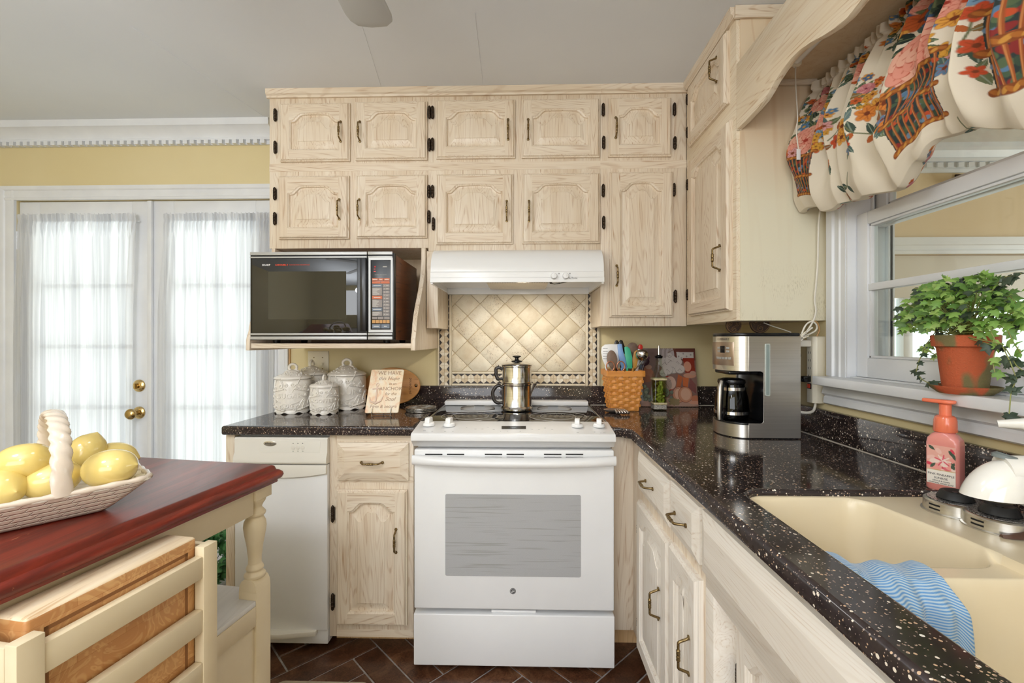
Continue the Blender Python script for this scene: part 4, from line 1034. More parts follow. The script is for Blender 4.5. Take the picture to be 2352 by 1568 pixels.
for k in range(10): mb.box(U(370), U(404), mf-.0001, mf+.0004, V(630+k*48), V(625+k*48))
for y in list(range(662, 770, 13))+list(range(842, 948, 13))+list(range(1020, 1076, 13)): mb.box(U(172), U(172+random.uniform(50, 120)), mf-.0001, mf+.0004, V(y+4), V(y))
for (x, y, w) in ((236, 628, 55), (236, 805, 50), (236, 982, 60), (224, 1236, 40), (360, 1236, 22), (205, 536, 35), (292, 536, 22), (380, 536, 30)): mb.box(U(x-w), U(x+w), mf-.0001, mf+.0004, V(y+5), V(y-4))
mb.build('lettering', plain('cream print', 'DAD6CE', .5), pn, smooth=False)
mb = MB()
q = Vector((U(204), 0, V(345)))
for k in range(8):
    a = k*PI/4; mb.tube([(q.x+.0012*math.cos(a), mf+.0008, q.z+.0012*math.sin(a)), (q.x+.0034*math.cos(a), mf+.0008, q.z+.0034*math.sin(a))], .0006, 5)
mb.box(U(185), U(215), mf+.0006, mf+.0012, V(420), V(412)); mb.box(U(185), U(210), mf+.0006, mf+.0012, V(384), V(376))
mb.build('indicator', plain('red indicator', 'E03A3A', .4, emis=lin('E03A3A'), estr=.6), pn, smooth=False)
# ================================================================== KITCHEN ISLAND (turned 9 degrees)
IO = Vector((-.668, 1.264, 0)); IA = -.1577
IX = Matrix.Translation(IO) @ Matrix.Rotation(IA, 4, 'Z')
isl = thing('kitchen_island', 'cream kitchen island with a red mahogany top and turned corner posts', 'island', IX @ Vector((-.35, -.5, 0)))
def ibuild(mb, name, mat, **kw): return mb.build(name, mat, isl, xf=IX, **kw)
TW, TL = .78, 1.15
tprof = [(.02, .864), (.012, .866), (.012, .872), (.003, .877), (0, .884), (.002, .891), (.008, .896), (.014, .898), (.016, .902), (.0185, .9085), (.024, .912)]
L = []
for ins, z in tprof: L.append([(p[0], p[1], z) for p in rrect(-TW+ins, -ins, -TL+ins, -ins, max(.012, .02-ins*.4), 4)])
t = NT('worn mahogany'); v = t.coords((26, 1.0, 26)); n1 = t.noise(v, 1, 4, .6, .6); n2 = t.noise(t.coords((160, 6, 160)), 1, 3)
c = t.ramp(n1, [(.3, lin('571A0F')), (.55, lin('7E2716')), (.75, lin('A03E26'))]); c = t.mix(t.math('MULTIPLY', t.ramp(n2, [(.45, (0, 0, 0)), (.7, (1, 1, 1))]), .4), c, lin('45140C'))
sc = t.ramp(t.noise(t.coords((55, 22, 55)), 1, 3, .6, 1.5), [(.735, (0, 0, 0)), (.75, (1, 1, 1))]); c = t.mix(t.math('MULTIPLY', sc, .7), c, lin('B5714E'))
t.base(c); t.set(rough=.34, spec=.5, coat=.1); t.bump(n2, .08, .001); M['maho'] = t.m
mb = MB(); mb.loops(L); ibuild(mb, 'tabletop', 'maho', ang=40)
def post(px, py):
    mb = MB(); h = .027
    mb.box(px-h, px+h, py-h, py+h, .012, .586)
    dome = [[(px+sx*h*k, py+sy*h, z) for sx, sy in ((-1, -1), (1, -1), (1, 1), (-1, 1))] for k, z in ((1, .586), (.92, .602), (.72, .612), (.4, .618))]
    mb.loops(dome, False, True)
    pr = [(.016, .612), (.026, .616), (.027, .624), (.022, .629), (.019, .633), (.0225, .639), (.021, .644), (.0165, .652), (.0165, .668), (.02, .70), (.026, .733), (.0285, .752), (.027, .766), (.022, .776), (.0205, .78), (.026, .785), (.027, .791), (.022, .797), (.018, .802), (.017, .806), (.021, .815), (.0265, .822), (.027, .828), (.024, .832)]
    mb.lathe(pr, (px, py, 0), 28)
    mb.box(px-.029, px+.029, py-.029, py+.029, .83, .864)
    return mb
for px, py in ((-.056, -.056), (-TW+.056, -.056), (-.056, -TL+.056), (-TW+.056, -TL+.056)):
    ibuild(post(px, py), 'leg', 'cream', bevel=.0015, ang=35)
mb = MB()
mb.box(-.052, -.034, -TL+.086, -.086, .795, .8635); mb.box(-TW+.034, -TW+.052, -TL+.086, -.086, .795, .8635); mb.box(-TW+.086, -.086, -.052, -.034, .795, .8635); mb.box(-TW+.086, -.086, -TL+.034, -TL+.052, .795, .8635)
ibuild(mb, 'apron', 'cream', bevel=.002)
M['shelf'] = wood('pale grey shelf', 'DCDAD6', 'C6C2BC', 'y', fine=.5, light='E4E2DF', ring=.4, rough=.35)
mb = MB(); mb.box(-TW+.03, -.03, -TL+.083, -.083, .552, .566); mb.box(-TW+.083, -.083, -TL+.03, -.03, .5525, .5655); ibuild(mb, 'shelf', 'shelf', bevel=.0015)
mb = MB()
for (a, b, c, d) in ((-.05, -.029, -TL+.0835, -.0835), (-TW+.029, -TW+.05, -TL+.0835, -.0835), ):
    mb.box(a, b, c, d, .50, .5515); mb.box(a+.006, b-.006, c, d, .06, .4995)
for (a, b) in ((-.05, -.029), (-TL+.029, -TL+.05)):
    mb.box(-TW+.0835, -.0835, a, b, .50, .5515); mb.box(-TW+.0835, -.0835, a+.006, b-.006, .06, .4995)
ibuild(mb, 'side_panel', 'cream', bevel=.0015)
# rack for the board on the right side
RA, RB = -.652, -.313
mb = MB()
mb.box(.048, .07, RB-.034, RB, .46, .835); mb.box(.048, .07, RA, RA+.034, .46, .835)
mb.box(-.029, .0475, RB-.012, RB, .46, .552); mb.box(-.029, .0475, RA, RA+.012, .46, .552)
mb.box(-.033, .0475, RB-.012, RB, .552, .83); mb.box(-.033, .0475, RA, RA+.012, .552, .83)
mb.box(-.029, .0475, RA+.0125, RB-.0125, .46, .474)
ibuild(mb, 'rack_frame', 'cream', bevel=.0015)
for z0, z1 in ((.772, .817), (.662, .708), (.558, .600), (.462, .50)):
    mb = MB(); mb.box(.05, .068, RA+.0345, RB-.0345, z0, z1); ibuild(mb, 'rack_slat', 'cream', bevel=.002)
# butcher block in the rack
t = NT('butcher block'); v = t.coords((1, 1, 1))
br = t.node('ShaderNodeTexBrick'); br.offset = .5; br.inputs['Scale'].default_value = 1; br.inputs['Brick Width'].default_value = .075; br.inputs['Row Height'].default_value = .045; br.inputs['Mortar Size'].default_value = .0004
br.inputs['Color1'].default_value = lin('DDA970'); br.inputs['Color2'].default_value = lin('BC834E'); br.inputs['Mortar'].default_value = lin('B0753F'); br.inputs['Bias'].default_value = 0
rotn = t.node('ShaderNodeMapping'); rotn.inputs['Rotation'].default_value = (PI/2, 0, 0)
sep = t.node('ShaderNodeSeparateXYZ'); t.link(v, sep.inputs[0]); cmb = t.node('ShaderNodeCombineXYZ')
t.link(sep.outputs[1], cmb.inputs[0]); t.link(sep.outputs[2], cmb.inputs[1]); t.link(cmb.outputs[0], br.inputs['Vector'])
g1 = t.noise(t.coords((14, 14, 14)), 1, 2, .5, 2.5); c = t.mix(.3, br.outputs['Color'], t.ramp(t.math('SINE', t.math('MULTIPLY', g1, 34)), [(.0, lin('B57B48')), (1, lin('E2B981'))]))
t.base(c); t.set(rough=.42); M['block'] = t.m
M['maple'] = wood('maple edge', 'E4CBA6', 'C29A6C', 'y', fine=.5, light='EEDCC0', ring=.5, rough=.45)
cbd = thing('cutting_board', 'thick butcher block cutting board standing in the island rack', 'cutting board', IX @ Vector((.015, -.45, .4755)))
cbx = MB()
ya, yb, za, zb2 = RA+.026, RB-.026, .4755, .853
cbx.box(-.026, .0455, ya, yb, za, zb2)
o = cbx.build('block', ['block', 'maple'], cbd, bevel=.007, seg=3, xf=IX)
for p in o.data.polygons:
    if p.normal.z > .5: p.material_index = 1
mb = MB(); 
gx = .0456
for (a, b, c, d) in ((ya+.022, yb-.022, zb2-.03, zb2-.024), (ya+.022, yb-.022, za+.024, za+.03), (ya+.022, ya+.028, za+.024, zb2-.024), (yb-.028, yb-.022, za+.024, zb2-.024)): mb.box(gx-.001, gx+.0006, a, b, c, d)
mb.build('juice_groove', plain('groove shadow wood', '8A5A30', .6), cbd, smooth=False, xf=IX)

# ================================================================== CERAMIC BASKET OF LEMONS
bc = Vector((-.980, .850, .9125)); ed = Vector((.62, .785, 0)).normalized(); en = Vector((-.785, .62, 0)).normalized()
bk = thing('ceramic_basket', 'white ceramic basket with woven sides and a twisted handle on the island', 'basket', bc)
def Bp(a, b, z): return tuple(bc + ed*a + en*b + Vector((0, 0, z)))
def brect(l, w, z, flare=0, n=24, wave=0):
    out = []
    P = rrect(-l/2, l/2, -w/2, w/2, min(l, w)*.10, 5)
    # densify
    Q = []
    for i in range(len(P)):
        a, b = P[i], P[(i+1) % len(P)]; d = math.hypot(a[0]-b[0], a[1]-b[1]); k = max(1, int(d/.012))
        for j in range(k): Q.append((a[0]+(b[0]-a[0])*j/k, a[1]+(b[1]-a[1])*j/k))
    for x, y in Q:
        cz = z + flare*(abs(x)/(l/2))**3
        out.append((x, y, cz))
    return out
def scaleto(P, l0, w0, l, w, z, fl): return [Bp(x*l/l0, y*w/w0, z+fl*.3*(abs(x)/(l0/2))**3) for x, y, _ in P]
Pb = brect(.37, .245, 0)
lv = []
for k in range(11):
    t_ = k/10; lv.append(scaleto(Pb, .37, .245, .245+.125*t_**.9, .145+.10*t_**.9, .001+.052*t_, .012*t_))
rim = [scaleto(Pb, .37, .245, l, w, z, .012) for l, w, z in ((.378, .252, .056), (.376, .25, .062), (.366, .24, .064), (.358, .232, .06))]
inn = [scaleto(Pb, .37, .245, .225+.125*t_, .127+.10*t_, .034+.024*t_, .012*t_) for t_ in (.95, .7, .4, .1, 0)]
t = NT('woven white glaze'); br = t.node('ShaderNodeTexBrick'); br.inputs['Scale'].default_value = 1; br.inputs['Brick Width'].default_value = .03; br.inputs['Row Height'].default_value = .0095; br.inputs['Mortar Size'].default_value = .0018; br.inputs['Mortar Smooth'].default_value = .8
sep = t.node('ShaderNodeSeparateXYZ'); t.link(t.coords(rot=(0, 0, -math.atan2(ed.y, ed.x))), sep.inputs[0]); cmb = t.node('ShaderNodeCombineXYZ')
t.link(t.math('ADD', sep.outputs[0], sep.outputs[1]), cmb.inputs[0]); t.link(sep.outputs[2], cmb.inputs[1]); t.link(cmb.outputs[0], br.inputs['Vector'])
t.set(col=lin('EBE3D6'), rough=.18, spec=.5, coat=.3); t.bump(t.math('SUBTRACT', 1.0, br.outputs['Fac']), .8, .004); M['weave_w'] = t.m
M['glaze'] = plain('white ceramic glaze', 'DACBBA', .2, coat=.3)
mb = MB(); mb.loops(lv+rim[:0]); 
mb2 = MB(); mb2.loops(lv + rim + inn); mb2.build('bowl', 'weave_w', bk, ang=70)
mb = MB(); n = len(rim[0])
rp = [Vector(p)+Vector((0, 0, .0)) for p in scaleto(Pb, .37, .245, .37, .243, .060, .012)]
mb.tube([tuple(p) for p in rp]+[tuple(rp[0]), ], [.006+.0012*math.sin(i*1.9) for i in range(len(rp)+1)], 8); mb.build('braided_rim', 'glaze', bk, ang=80)
mb = MB(); L = []
for i in range(97):
    t_ = i/96; a = PI*t_
    b = -.121*math.cos(a)*(1+.06*math.sin(a)); z = .058+.140*(math.sin(a)**.62 if math.sin(a) > 0 else 0)
    c0 = Vector(Bp(.052, b, z)); 
    da = PI*min(1, t_+.01); d2 = Vector(Bp(.052, -.121*math.cos(da)*(1+.06*math.sin(da)), .058+.140*max(0, math.sin(da))**.62)); 
    db = PI*max(0, t_-.01); d1 = Vector(Bp(.052, -.121*math.cos(db)*(1+.06*math.sin(db)), .058+.140*max(0, math.sin(db))**.62))
    T = (d2-d1).normalized(); N = ed.copy(); B = T.cross(N).normalized(); ring_ = []
    for k in range(28):
        ph = 2*PI*k/28; r = 1+.11*math.cos(3*(ph)+t_*100)
        ring_.append(tuple(c0 + N*(.0148*r*math.cos(ph)) + B*(.008*r*math.sin(ph))))
    L.append(ring_)
mb.loops(L); mb.build('handle', 'glaze', bk, ang=80)
t = NT('lemon glaze'); v = t.coords(); t.base(t.ramp(t.noise(v, 12, 2), [(.3, lin('DDC271')), (.7, lin('E6CF82'))])); t.set(rough=.16, coat=.4); t.bump(t.noise(v, 160, 2), .05, .002); M['lemon'] = t.m
def lemon_mesh(c, dirv, L=.098, r=.034):
    mb = MB(); d = Vector(dirv).normalized(); q = Vector((0, 0, 1)).rotation_difference(d).to_matrix()
    prof = []
    for k in range(25):
        t_ = -1+2*k/24; rr = r*math.sqrt(max(0, 1-abs(t_/.9)**2.3)) if abs(t_) < .9 else 0
        rr = max(rr, .0085*math.sqrt(max(0, 1-((abs(t_)-.84)/.16)**2)) if abs(t_) > .80 else 0)
        prof.append((max(rr, .0), t_*L/2))
    mb.lathe(prof, c, 28, xf=q); return mb
lem = [
    ((55, 1061), 1.022, (.95, .35, .12), 'ceramic lemon lying highest at the left end of the basket', 1.03),
    ((120, 1100), .984, (.8, .55, .22), 'ceramic lemon half behind the handle foot, low in the front of the basket', 1.02),
    ((4, 1117), .984, (.9, -.3, -.1), 'ceramic lemon cut by the left edge, lowest at the front of the basket', 1.0),
    ((197, 1041), 1.012, (.25, .3, .9), 'ceramic lemon standing upright just right of the basket handle', .98),
    ((253, 1075), 1.0, (.95, .12, .12), 'ceramic lemon at the right front with its tip over the rim', 1.08),
    ((262, 1051), .992, (.9, .4, -.1), 'ceramic lemon at the back right, behind the one with its tip over the rim', 1.0),
    ((124, 1062), .990, (.85, .3, .1), 'ceramic lemon hidden behind the handle in the middle of the basket', .95),
    ((-45, 1080), .99, (.6, .7, .2), 'ceramic lemon barely showing at the far left end of the basket', .95)]
for (uv, z, dv, lab, k) in lem:
    p = atZ(uv[0], uv[1], z)
    tag(lemon_mesh(p, dv, .098*k, .0345*k).build('lemon', 'lemon', ang=80), lab, 'lemon', 'ceramic lemons in the basket')

# ================================================================== CANISTERS
t = NT('cream relief glaze'); v = t.coords(); t.base(t.ramp(t.noise(v, 30, 3), [(.3, lin('E9E3DA')), (.7, lin('F2EDE6'))])); t.set(rough=.22, coat=.3); M['can'] = t.m
def spiral(mb, P, x, z, r, turns, a0, sgn, thick, fn, tail=0):
    pts = []; n = 22
    for k in range(n+1):
        t_ = k/n; a = a0+sgn*turns*2*PI*t_; rr = r*(.18+.82*t_); pts.append((x+rr*math.cos(a), z+rr*math.sin(a)))
    if tail:
        (xa, za), (xb, zb_) = pts[-2], pts[-1]; dx, dz = xb-xa, zb_-za; l = math.hypot(dx, dz)
        for k in range(1, 9): 
            u_ = k/8; pts.append((xb+dx/l*tail*u_, zb_+dz/l*tail*u_ + tail*.35*sgn*u_*u_*(-1)))
    m_ = len(pts); mb.tube([fn(px, pz) for px, pz in pts], [thick*(1.25 if k < 3 else 1-.55*k/m_) for k in range(m_)], 6)
def canister(uv, r, h, label, txt, turn, lid_ring, back=0):
    p = atZ(uv[0], uv[1], CT); yy_ = p.y+r*.98+back; c = Vector((p.x*yy_/p.y, yy_, CT+.0004))
    can = thing('canister', label, 'canister', c, 'white embossed ceramic canisters')
    mb = MB(); n = 72
    def foot(rr, z, cut): return [(rr*math.cos(2*PI*k/n)+c.x, rr*math.sin(2*PI*k/n)+c.y, z + cut*max(0, math.cos(8*2*PI*k/n))**.7+c.z) for k in range(n)]
    Ls = [foot(r*.90, 0, .007), foot(r*.97, 0, .007), foot(r*.985, .007, .003), foot(r*.95, .014, 0), foot(r*.93, .017, 0), foot(r*.985, .024, 0), foot(r*1.0, .035, 0), foot(r*1.0, h-.03, 0), foot(r*.985, h-.012, 0), foot(r*.965, h-.006, 0), foot(r*.99, h, 0), foot(r*.93, h, 0), foot(r*.9, h-.01, 0), foot(r*.9, .022, 0)]
    mb.loops(Ls); mb.build('body', 'can', can, ang=50)
    lid = MB(); lh = r*.62
    lid.lathe([(0, h+.0005), (r*.97, h+.0005), (r*1.015, h+.004), (r*1.01, h+.009), (r*.9, h+.016), (r*.62, h+lh*.47), (r*.36, h+lh*.74), (r*.2, h+lh*.86), (.0, h+lh*.89)], c, 64)
    lo = lid.build('lid', 'can', can, ang=50)
    kn = MB(); zt = c.z+h+lh*.84
    ang0 = 0 if lid_ring else PI/2
    ax = Vector((math.cos(ang0), math.sin(ang0)*.9, 0)); R = r*.20
    kn.tube([tuple(Vector((c.x, c.y, zt+R*.75)) + ax*(R*1.15*math.cos(a)) + Vector((0, 0, R*math.sin(a)))) for a in [2*PI*k/28 for k in range(29)]], r*.075, 10)
    for s_ in (-1, 1):
        for q in range(2): kn.sphere(tuple(Vector((c.x, c.y, zt-.006-.010*q)) + ax*(s_*(R*1.55+R*.75*q))), (r*.1, r*.1, r*.085), 10, 8)
        kn.tube([tuple(Vector((c.x, c.y, zt+R*.2-.01*k)) + ax*(s_*(R*1.0+R*.42*k))) for k in range(4)], r*.06, 8)
    kn.build('knob', 'can', lo, ang=60)
    # raised scrollwork wrapped on the side facing out
    rl = MB()
    def wrap(x, z, off=.0006):
        a = -PI/2+turn+x/r; return (c.x+(r+off)*math.cos(a), c.y+(r+off)*math.sin(a), c.z+z)
    th = r*.044; hb = h
    for sx in (-1, 1):
        for k, (x, z, rr, sg, a0, tl) in enumerate(((.17, .86, .11, 1, 0, .35), (.50, .82, .13, -1, 2, .4), (.86, .78, .10, 1, 1, .3), (.9, .55, .10, -1, 4, .25), (.80, .38, .09, 1, 3, .3), (.14, .24, .12, -1, 1, .35), (.46, .22, .12, 1, 5, .45), (.80, .20, .09, -1, 2, .3), (.28, .14, .07, 1, 2, .2), (.33, .74, .06, 1, 3, .2), (1.15, .68, .1, 1, 2, .3), (1.15, .3, .1, -1, 2, .3), (1.3, .5, .09, 1, 0, .3))):
            spiral(rl, None, sx*x*r, z*hb, rr*r*1.1, .95, a0 if sx > 0 else PI-a0, sg*sx, th, wrap, tl*r)
        for k in range(9):   # little leaf strokes
            x0_, z0_ = sx*(.3+.1*k)*r, (.09+.012*k)*hb
            rl.tube([wrap(x0_, z0_), wrap(x0_+sx*.05*r, z0_+.03*hb), wrap(x0_+sx*.13*r, z0_+.045*hb)], [th*.9, th*.7, th*.25], 6)
            x0_, z0_ = sx*(.35+.09*k)*r, (.74-.01*k)*hb
            rl.tube([wrap(x0_, z0_), wrap(x0_+sx*.05*r, z0_-.025*hb), wrap(x0_+sx*.12*r, z0_-.03*hb)], [th*.9, th*.7, th*.25], 6)
    for k in range(26):  # rosettes on the lid
        a = -PI/2+turn+(random.random()-.5)*2.6; f = .35+.5*random.random(); rr_ = r*f
        zz = c.z+h+.016+(lh*.74-.016)*(1-(f-.36)/.54)
        rl.sphere((c.x+rr_*math.cos(a), c.y+rr_*math.sin(a), zz), (r*.055, r*.055, r*.03), 8, 6)
    rl.build('scroll_relief', 'can', can, ang=60)
    if txt:
        me = text_mesh(txt, r*.38 if len(txt) < 6 else r*.34, .0016, bevel=.0007, spacing=1.12)
        tm = MB(); tm.mesh(me, lambda q: wrap(q.x, q.y+h*.53, .0008+q.z)); tm.build('lettering', 'can', can, ang=40, fix=False)
    return can
canister((716, 943), .083, .165, 'rear white canister beside the light switch, mostly hidden by the other jars', None, 0, False, .05)
canister((797, 945.5), .093, .165, 'largest embossed canister with flour lettering and a ring-handled lid', 'FLOUR', .22, True, .032)
canister((673, 952), .0815, .158, 'embossed white canister lettered sugar, leftmost on the worktop', 'SUGAR', .28, True)
canister((745, 953.5), .0645, .122, 'smallest embossed canister, lettered coffee, at the front', 'COFFEE', .38, False)

# ================================================================== SWITCH PLATE
a, b = atY(708, 861, WY), atY(756, 806, WY)
sw = thing('light_switch', 'white double toggle switch plate above the canisters', 'light switch', ((a.x+b.x)/2, WY, (a.z+b.z)/2))
mb = MB(); mb.box(a.x, b.x, WY-.006, WY-.0003, a.z, b.z); mb.build('plate', 'ivory', sw, bevel=.0025)
mz_ = (a.z+b.z)/2
for s in (-1, 1):
    x = (a.x+b.x)/2+s*.0235; mb = MB(); mb.box(x-.0045, x+.0045, WY-.0135, WY-.005, mz_-.012, mz_+.002); mb.build('toggle', 'ivory', sw, bevel=.001)
    mb = MB(); 
    for z in (mz_+.03, mz_-.03): mb.lathe([(0, 0), (.0035, 0), (.003, .0015), (0, .0018)], (x, WY-.0055, z), 12, xf=X90)
    mb.build('screw', 'brass_old', sw)

# ================================================================== PLAQUE ON EASEL
t = NT('painted plaque'); v = t.coords(); n1 = t.noise(v, 14, 4, .6, .8); 
c = t.ramp(n1, [(.3, lin('E9DECB')), (.48, lin('E8D2AE')), (.58, lin('E2B58C')), (.7, lin('D98F70'))]); t.base(c); t.set(rough=.35, coat=.2); t.bump(t.noise(v, 70, 3), .2, .003); M['plaque'] = t.m
pb = atZ(877, 949, CT+.012); pb = Vector((pb.x, pb.y, CT+.012)); yw = Matrix.Rotation(math.radians(4), 3, 'Z'); lean = .07
pu = Vector((.008, lean, .193)).normalized(); pxv = yw @ Vector((1, 0, 0)); pn_ = pxv.cross(pu)
pl = thing('plaque', 'small ceramic plaque with an anchor and raised verse, propped upright', 'plaque', pb)
def PQ(a, b, d=0): return tuple(pb + pxv*a + pu*b + pn_*d)
me = curve_mesh([rrect(-.0755, .0755, 0, .205, .007)], .008, .002)
MB().mesh(me, lambda q: PQ(q.x, q.y, q.z)).build('tile', 'plaque', pl, ang=40)
mb = MB(); E = tuple(pxv); U_ = tuple(pu)
for txt, x, z, s, kw in (('WE HAVE', .012, .187, .025, {}), ('this Hope', .012, .161, .024, dict(shear=.3)), ('as an', .032, .136, .017, dict(shear=.2)), ('ANCHOR', .026, .112, .024, {}), ('for the', .03, .088, .019, dict(shear=.2)), ('Soul', .03, .064, .026, dict(shear=.3)), ('Firm & secure', .004, .03, .021, dict(shear=.15))):
    put_text(mb, txt, PQ(x, z, .0083), E, U_, s, .0008, **kw)
mb.build('lettering', plain('brown tan lettering', 'A88666', .4), pl, fix=False)
mb = MB(); A = lambda x, z: PQ(x, z, .0095)
mb.tube([A(-.036, .125), A(-.034, .09), A(-.034, .05)], .004, 8); mb.tube([A(-.056, .112), A(-.014, .116)], .003, 8)
mb.tube([A(-.064, .075), A(-.058, .055), A(-.034, .044), A(-.010, .056), A(-.004, .077)], [.002, .004, .0055, .004, .002], 8)
mb.tube([A(-.036+.006*math.cos(k*PI/8), .132+.007*math.sin(k*PI/8)) for k in range(17)], .002, 6); mb.build('anchor', plain('pale pink glaze', 'E6CDBA', .3), pl)
es = thing('easel', 'little bent-wire easel holding the anchor plaque', 'easel', pb)
mb = MB()
for s in (-.042, .042):
    mb.tube([PQ(s, .02, .014), PQ(s, .004, .016), PQ(s, -.003, .012), PQ(s, -.0035, -.012), PQ(s, .02, -.014), PQ(s*.6, .12, -.006)], .0015, 8)
    f0 = Vector(PQ(s, -.003, .006)); mb.tube([tuple(f0), (f0.x, f0.y-.004, CT+.0055), (f0.x, f0.y-.006, CT+.0016), (f0.x+.004, f0.y-.012, CT+.0016)], .0014, 8)
    f1 = Vector(PQ(s*.6, .12, -.006)); mb.tube([tuple(f1), (f1.x, f1.y+.05, CT+.0016)], .0014, 8)
mb.tube([PQ(-.042, -.0035, -.012), PQ(.042, -.0035, -.012)], .0015, 8)
mb.build('wire', 'chrome', es)
# oval board
t = wood('honey board', 'C98E52', '9C6331', 'x', fine=.5, light='D9A368', ring=.5, rough=.4); M['honey'] = t
oc = atY(904, 882, 2.395)
ov = thing('oval_board', 'oval honey-coloured wooden board with a hole leaning on the wall', 'cutting board', (oc.x, 2.39, CT))
a_, b_ = abs(atY(968, 882, 2.395).x-oc.x), .098; zc_ = CT+.003+b_
me = curve_mesh([[(a_*math.cos(2*PI*k/64), b_*math.sin(2*PI*k/64)) for k in range(64)], [(a_-.022+.0075*math.cos(-2*PI*k/20), .002+.0075*math.sin(-2*PI*k/20)) for k in range(20)]], .014, .004)
lt = math.radians(11); oR = Matrix.Rotation(PI/2-lt, 3, 'X'); oo = Vector((oc.x, 2.374, zc_))
OB = lambda q: tuple(oo + oR @ Vector((q.x, q.y, q.z)))
MB().mesh(me, OB).build('board', 'honey', ov, ang=40)
mb = MB(); put_text(mb, 'pampered', OB(Vector((a_-.052, .0, .0142))), tuple(oR @ Vector((0, 1, 0))), tuple(oR @ Vector((-1, 0, 0))), .021, .0002); mb.build('lettering', plain('burnt print', '6E4524', .6), ov, fix=False)
# coasters
p = atZ(958, 949, CT)
M['coast'] = mottled('worn silver coaster', '6F6A64', 'CFC9C0', 120, .35, metal=.8)
pos = Vector((p.x, p.y+.075, 0))
labs = ['topmost round pewter coaster with raised pattern on the stack', 'round pewter coaster second from the top of the stack', 'lowest round pewter coaster, on the worktop']
for k in range(3):
    z = CT+.0006+(2-k)*.0068; c = (pos.x+random.uniform(-.004, .004), pos.y+random.uniform(-.004, .004), z)
    cs = thing('coaster', labs[k], 'coaster', c, 'stacked pewter coasters')
    mb = MB(); mb.lathe([(0, 0), (.071, 0), (.074, .002), (.074, .0055), (.071, .0064), (.066, .0056), (.0, .0056)], c, 48); mb.build('disc', 'coast', cs)
    mb = MB()
    for q in range(14):
        a = 2*PI*q/14; mb.tube([(c[0]+.024*math.cos(a), c[1]+.024*math.sin(a), z+.0056), (c[0]+.042*math.cos(a+.3), c[1]+.042*math.sin(a+.3), z+.0058), (c[0]+.058*math.cos(a), c[1]+.058*math.sin(a), z+.0056)], .0012 , 5)
    if k == 0: mb.build('relief', 'silver', cs)
# ================================================================== DRIP COFFEE POT ON THE RANGE
pc = atY(1187, 947, 2.175); pc = Vector((pc.x, 2.18, .9236))
pk_ = thing('coffee_pot', 'two-tier polished aluminium drip coffee pot on the cooktop', 'coffee pot', pc)
def lz(prof, name, mat, par=pk_, seg=48, c=pc, ang=35): mb = MB(); mb.lathe(prof, c, seg); return mb.build(name, mat, par, ang=ang)
lz([(0, 0), (.072, 0), (.077, .004), (.0775, .012), (.074, .017), (.0705, .022), (.070, .118), (.073, .122), (.073, .128), (.069, .13), (0, .13)], 'lower_pot', 'alu')
lz([(0, .1302), (.068, .1302), (.072, .133), (.072, .137), (.0705, .140), (.0705, .205), (.074, .208), (.074, .213), (.071, .214), (0, .214)], 'upper_pot', 'alu')
lid = lz([(0, .2142), (.0735, .2142), (.0745, .217), (.071, .221), (.056, .226), (.03, .231), (.0, .232)], 'lid', 'alu')
lz([(0, .232), (.026, .232), (.027, .235), (.016, .238), (.009, .242), (.009, .249), (.02, .254), (.021, .258), (.012, .261), (0, .261)], 'knob', 'black', lid, 28)
M['bakelite'] = plain('dark brown bakelite', '2E2825', .3)
def chand(z0, z1, out, par):
    mb = MB(); pts = [(-.068, z1-.006), (-.085, z1+.004), (-.100, z1-.002), (-.108-out, z1-.022), (-.110-out, (z0+z1)/2), (-.103-out*.8, z0+.014), (-.09, z0+.002), (-.07, z0+.004)]
    P = []
    V2 = [Vector(q_) for q_ in pts]
    for i in range(len(pts)-1):
        p0, p1, p2, p3 = V2[max(i-1, 0)], V2[i], V2[i+1], V2[min(i+2, len(pts)-1)]
        for k in range(6): t_ = k/6; w_ = .5*((2*p1)+(p2-p0)*t_+(2*p0-5*p1+4*p2-p3)*t_*t_+(3*p1-p0-3*p2+p3)*t_**3); P.append((w_.x, w_.y))
    P.append(pts[-1]); 
    mb.tube([(pc.x+a, pc.y, pc.z+b) for a, b in P], [.0085 if 4 < i < len(P)-5 else .007 for i in range(len(P))], 12); mb.tube([(pc.x-.083, pc.y, pc.z+z1-.002), (pc.x-.090, pc.y, pc.z+z1+.018)], [.006, .001], 8)
    return mb.build('handle', 'bakelite', par)
chand(.145, .198, -.008, pk_); chand(.03, .112, .006, pk_)
mb = MB()
L = []
for k in range(8):
    t_ = k/7; z = .05+.078*t_; L.append([(pc.x+.066+(.034*t_**1.4)*(1-abs(math.sin(a/2))*0)*max(0, math.cos(a/1)), pc.y+(.022-.004*t_)*math.sin(a), pc.z+z) for a in [PI*(-.5+q/10) for q in range(11)]])
mb.loops(L, True, True); mb.build('spout', 'alu', pk_)

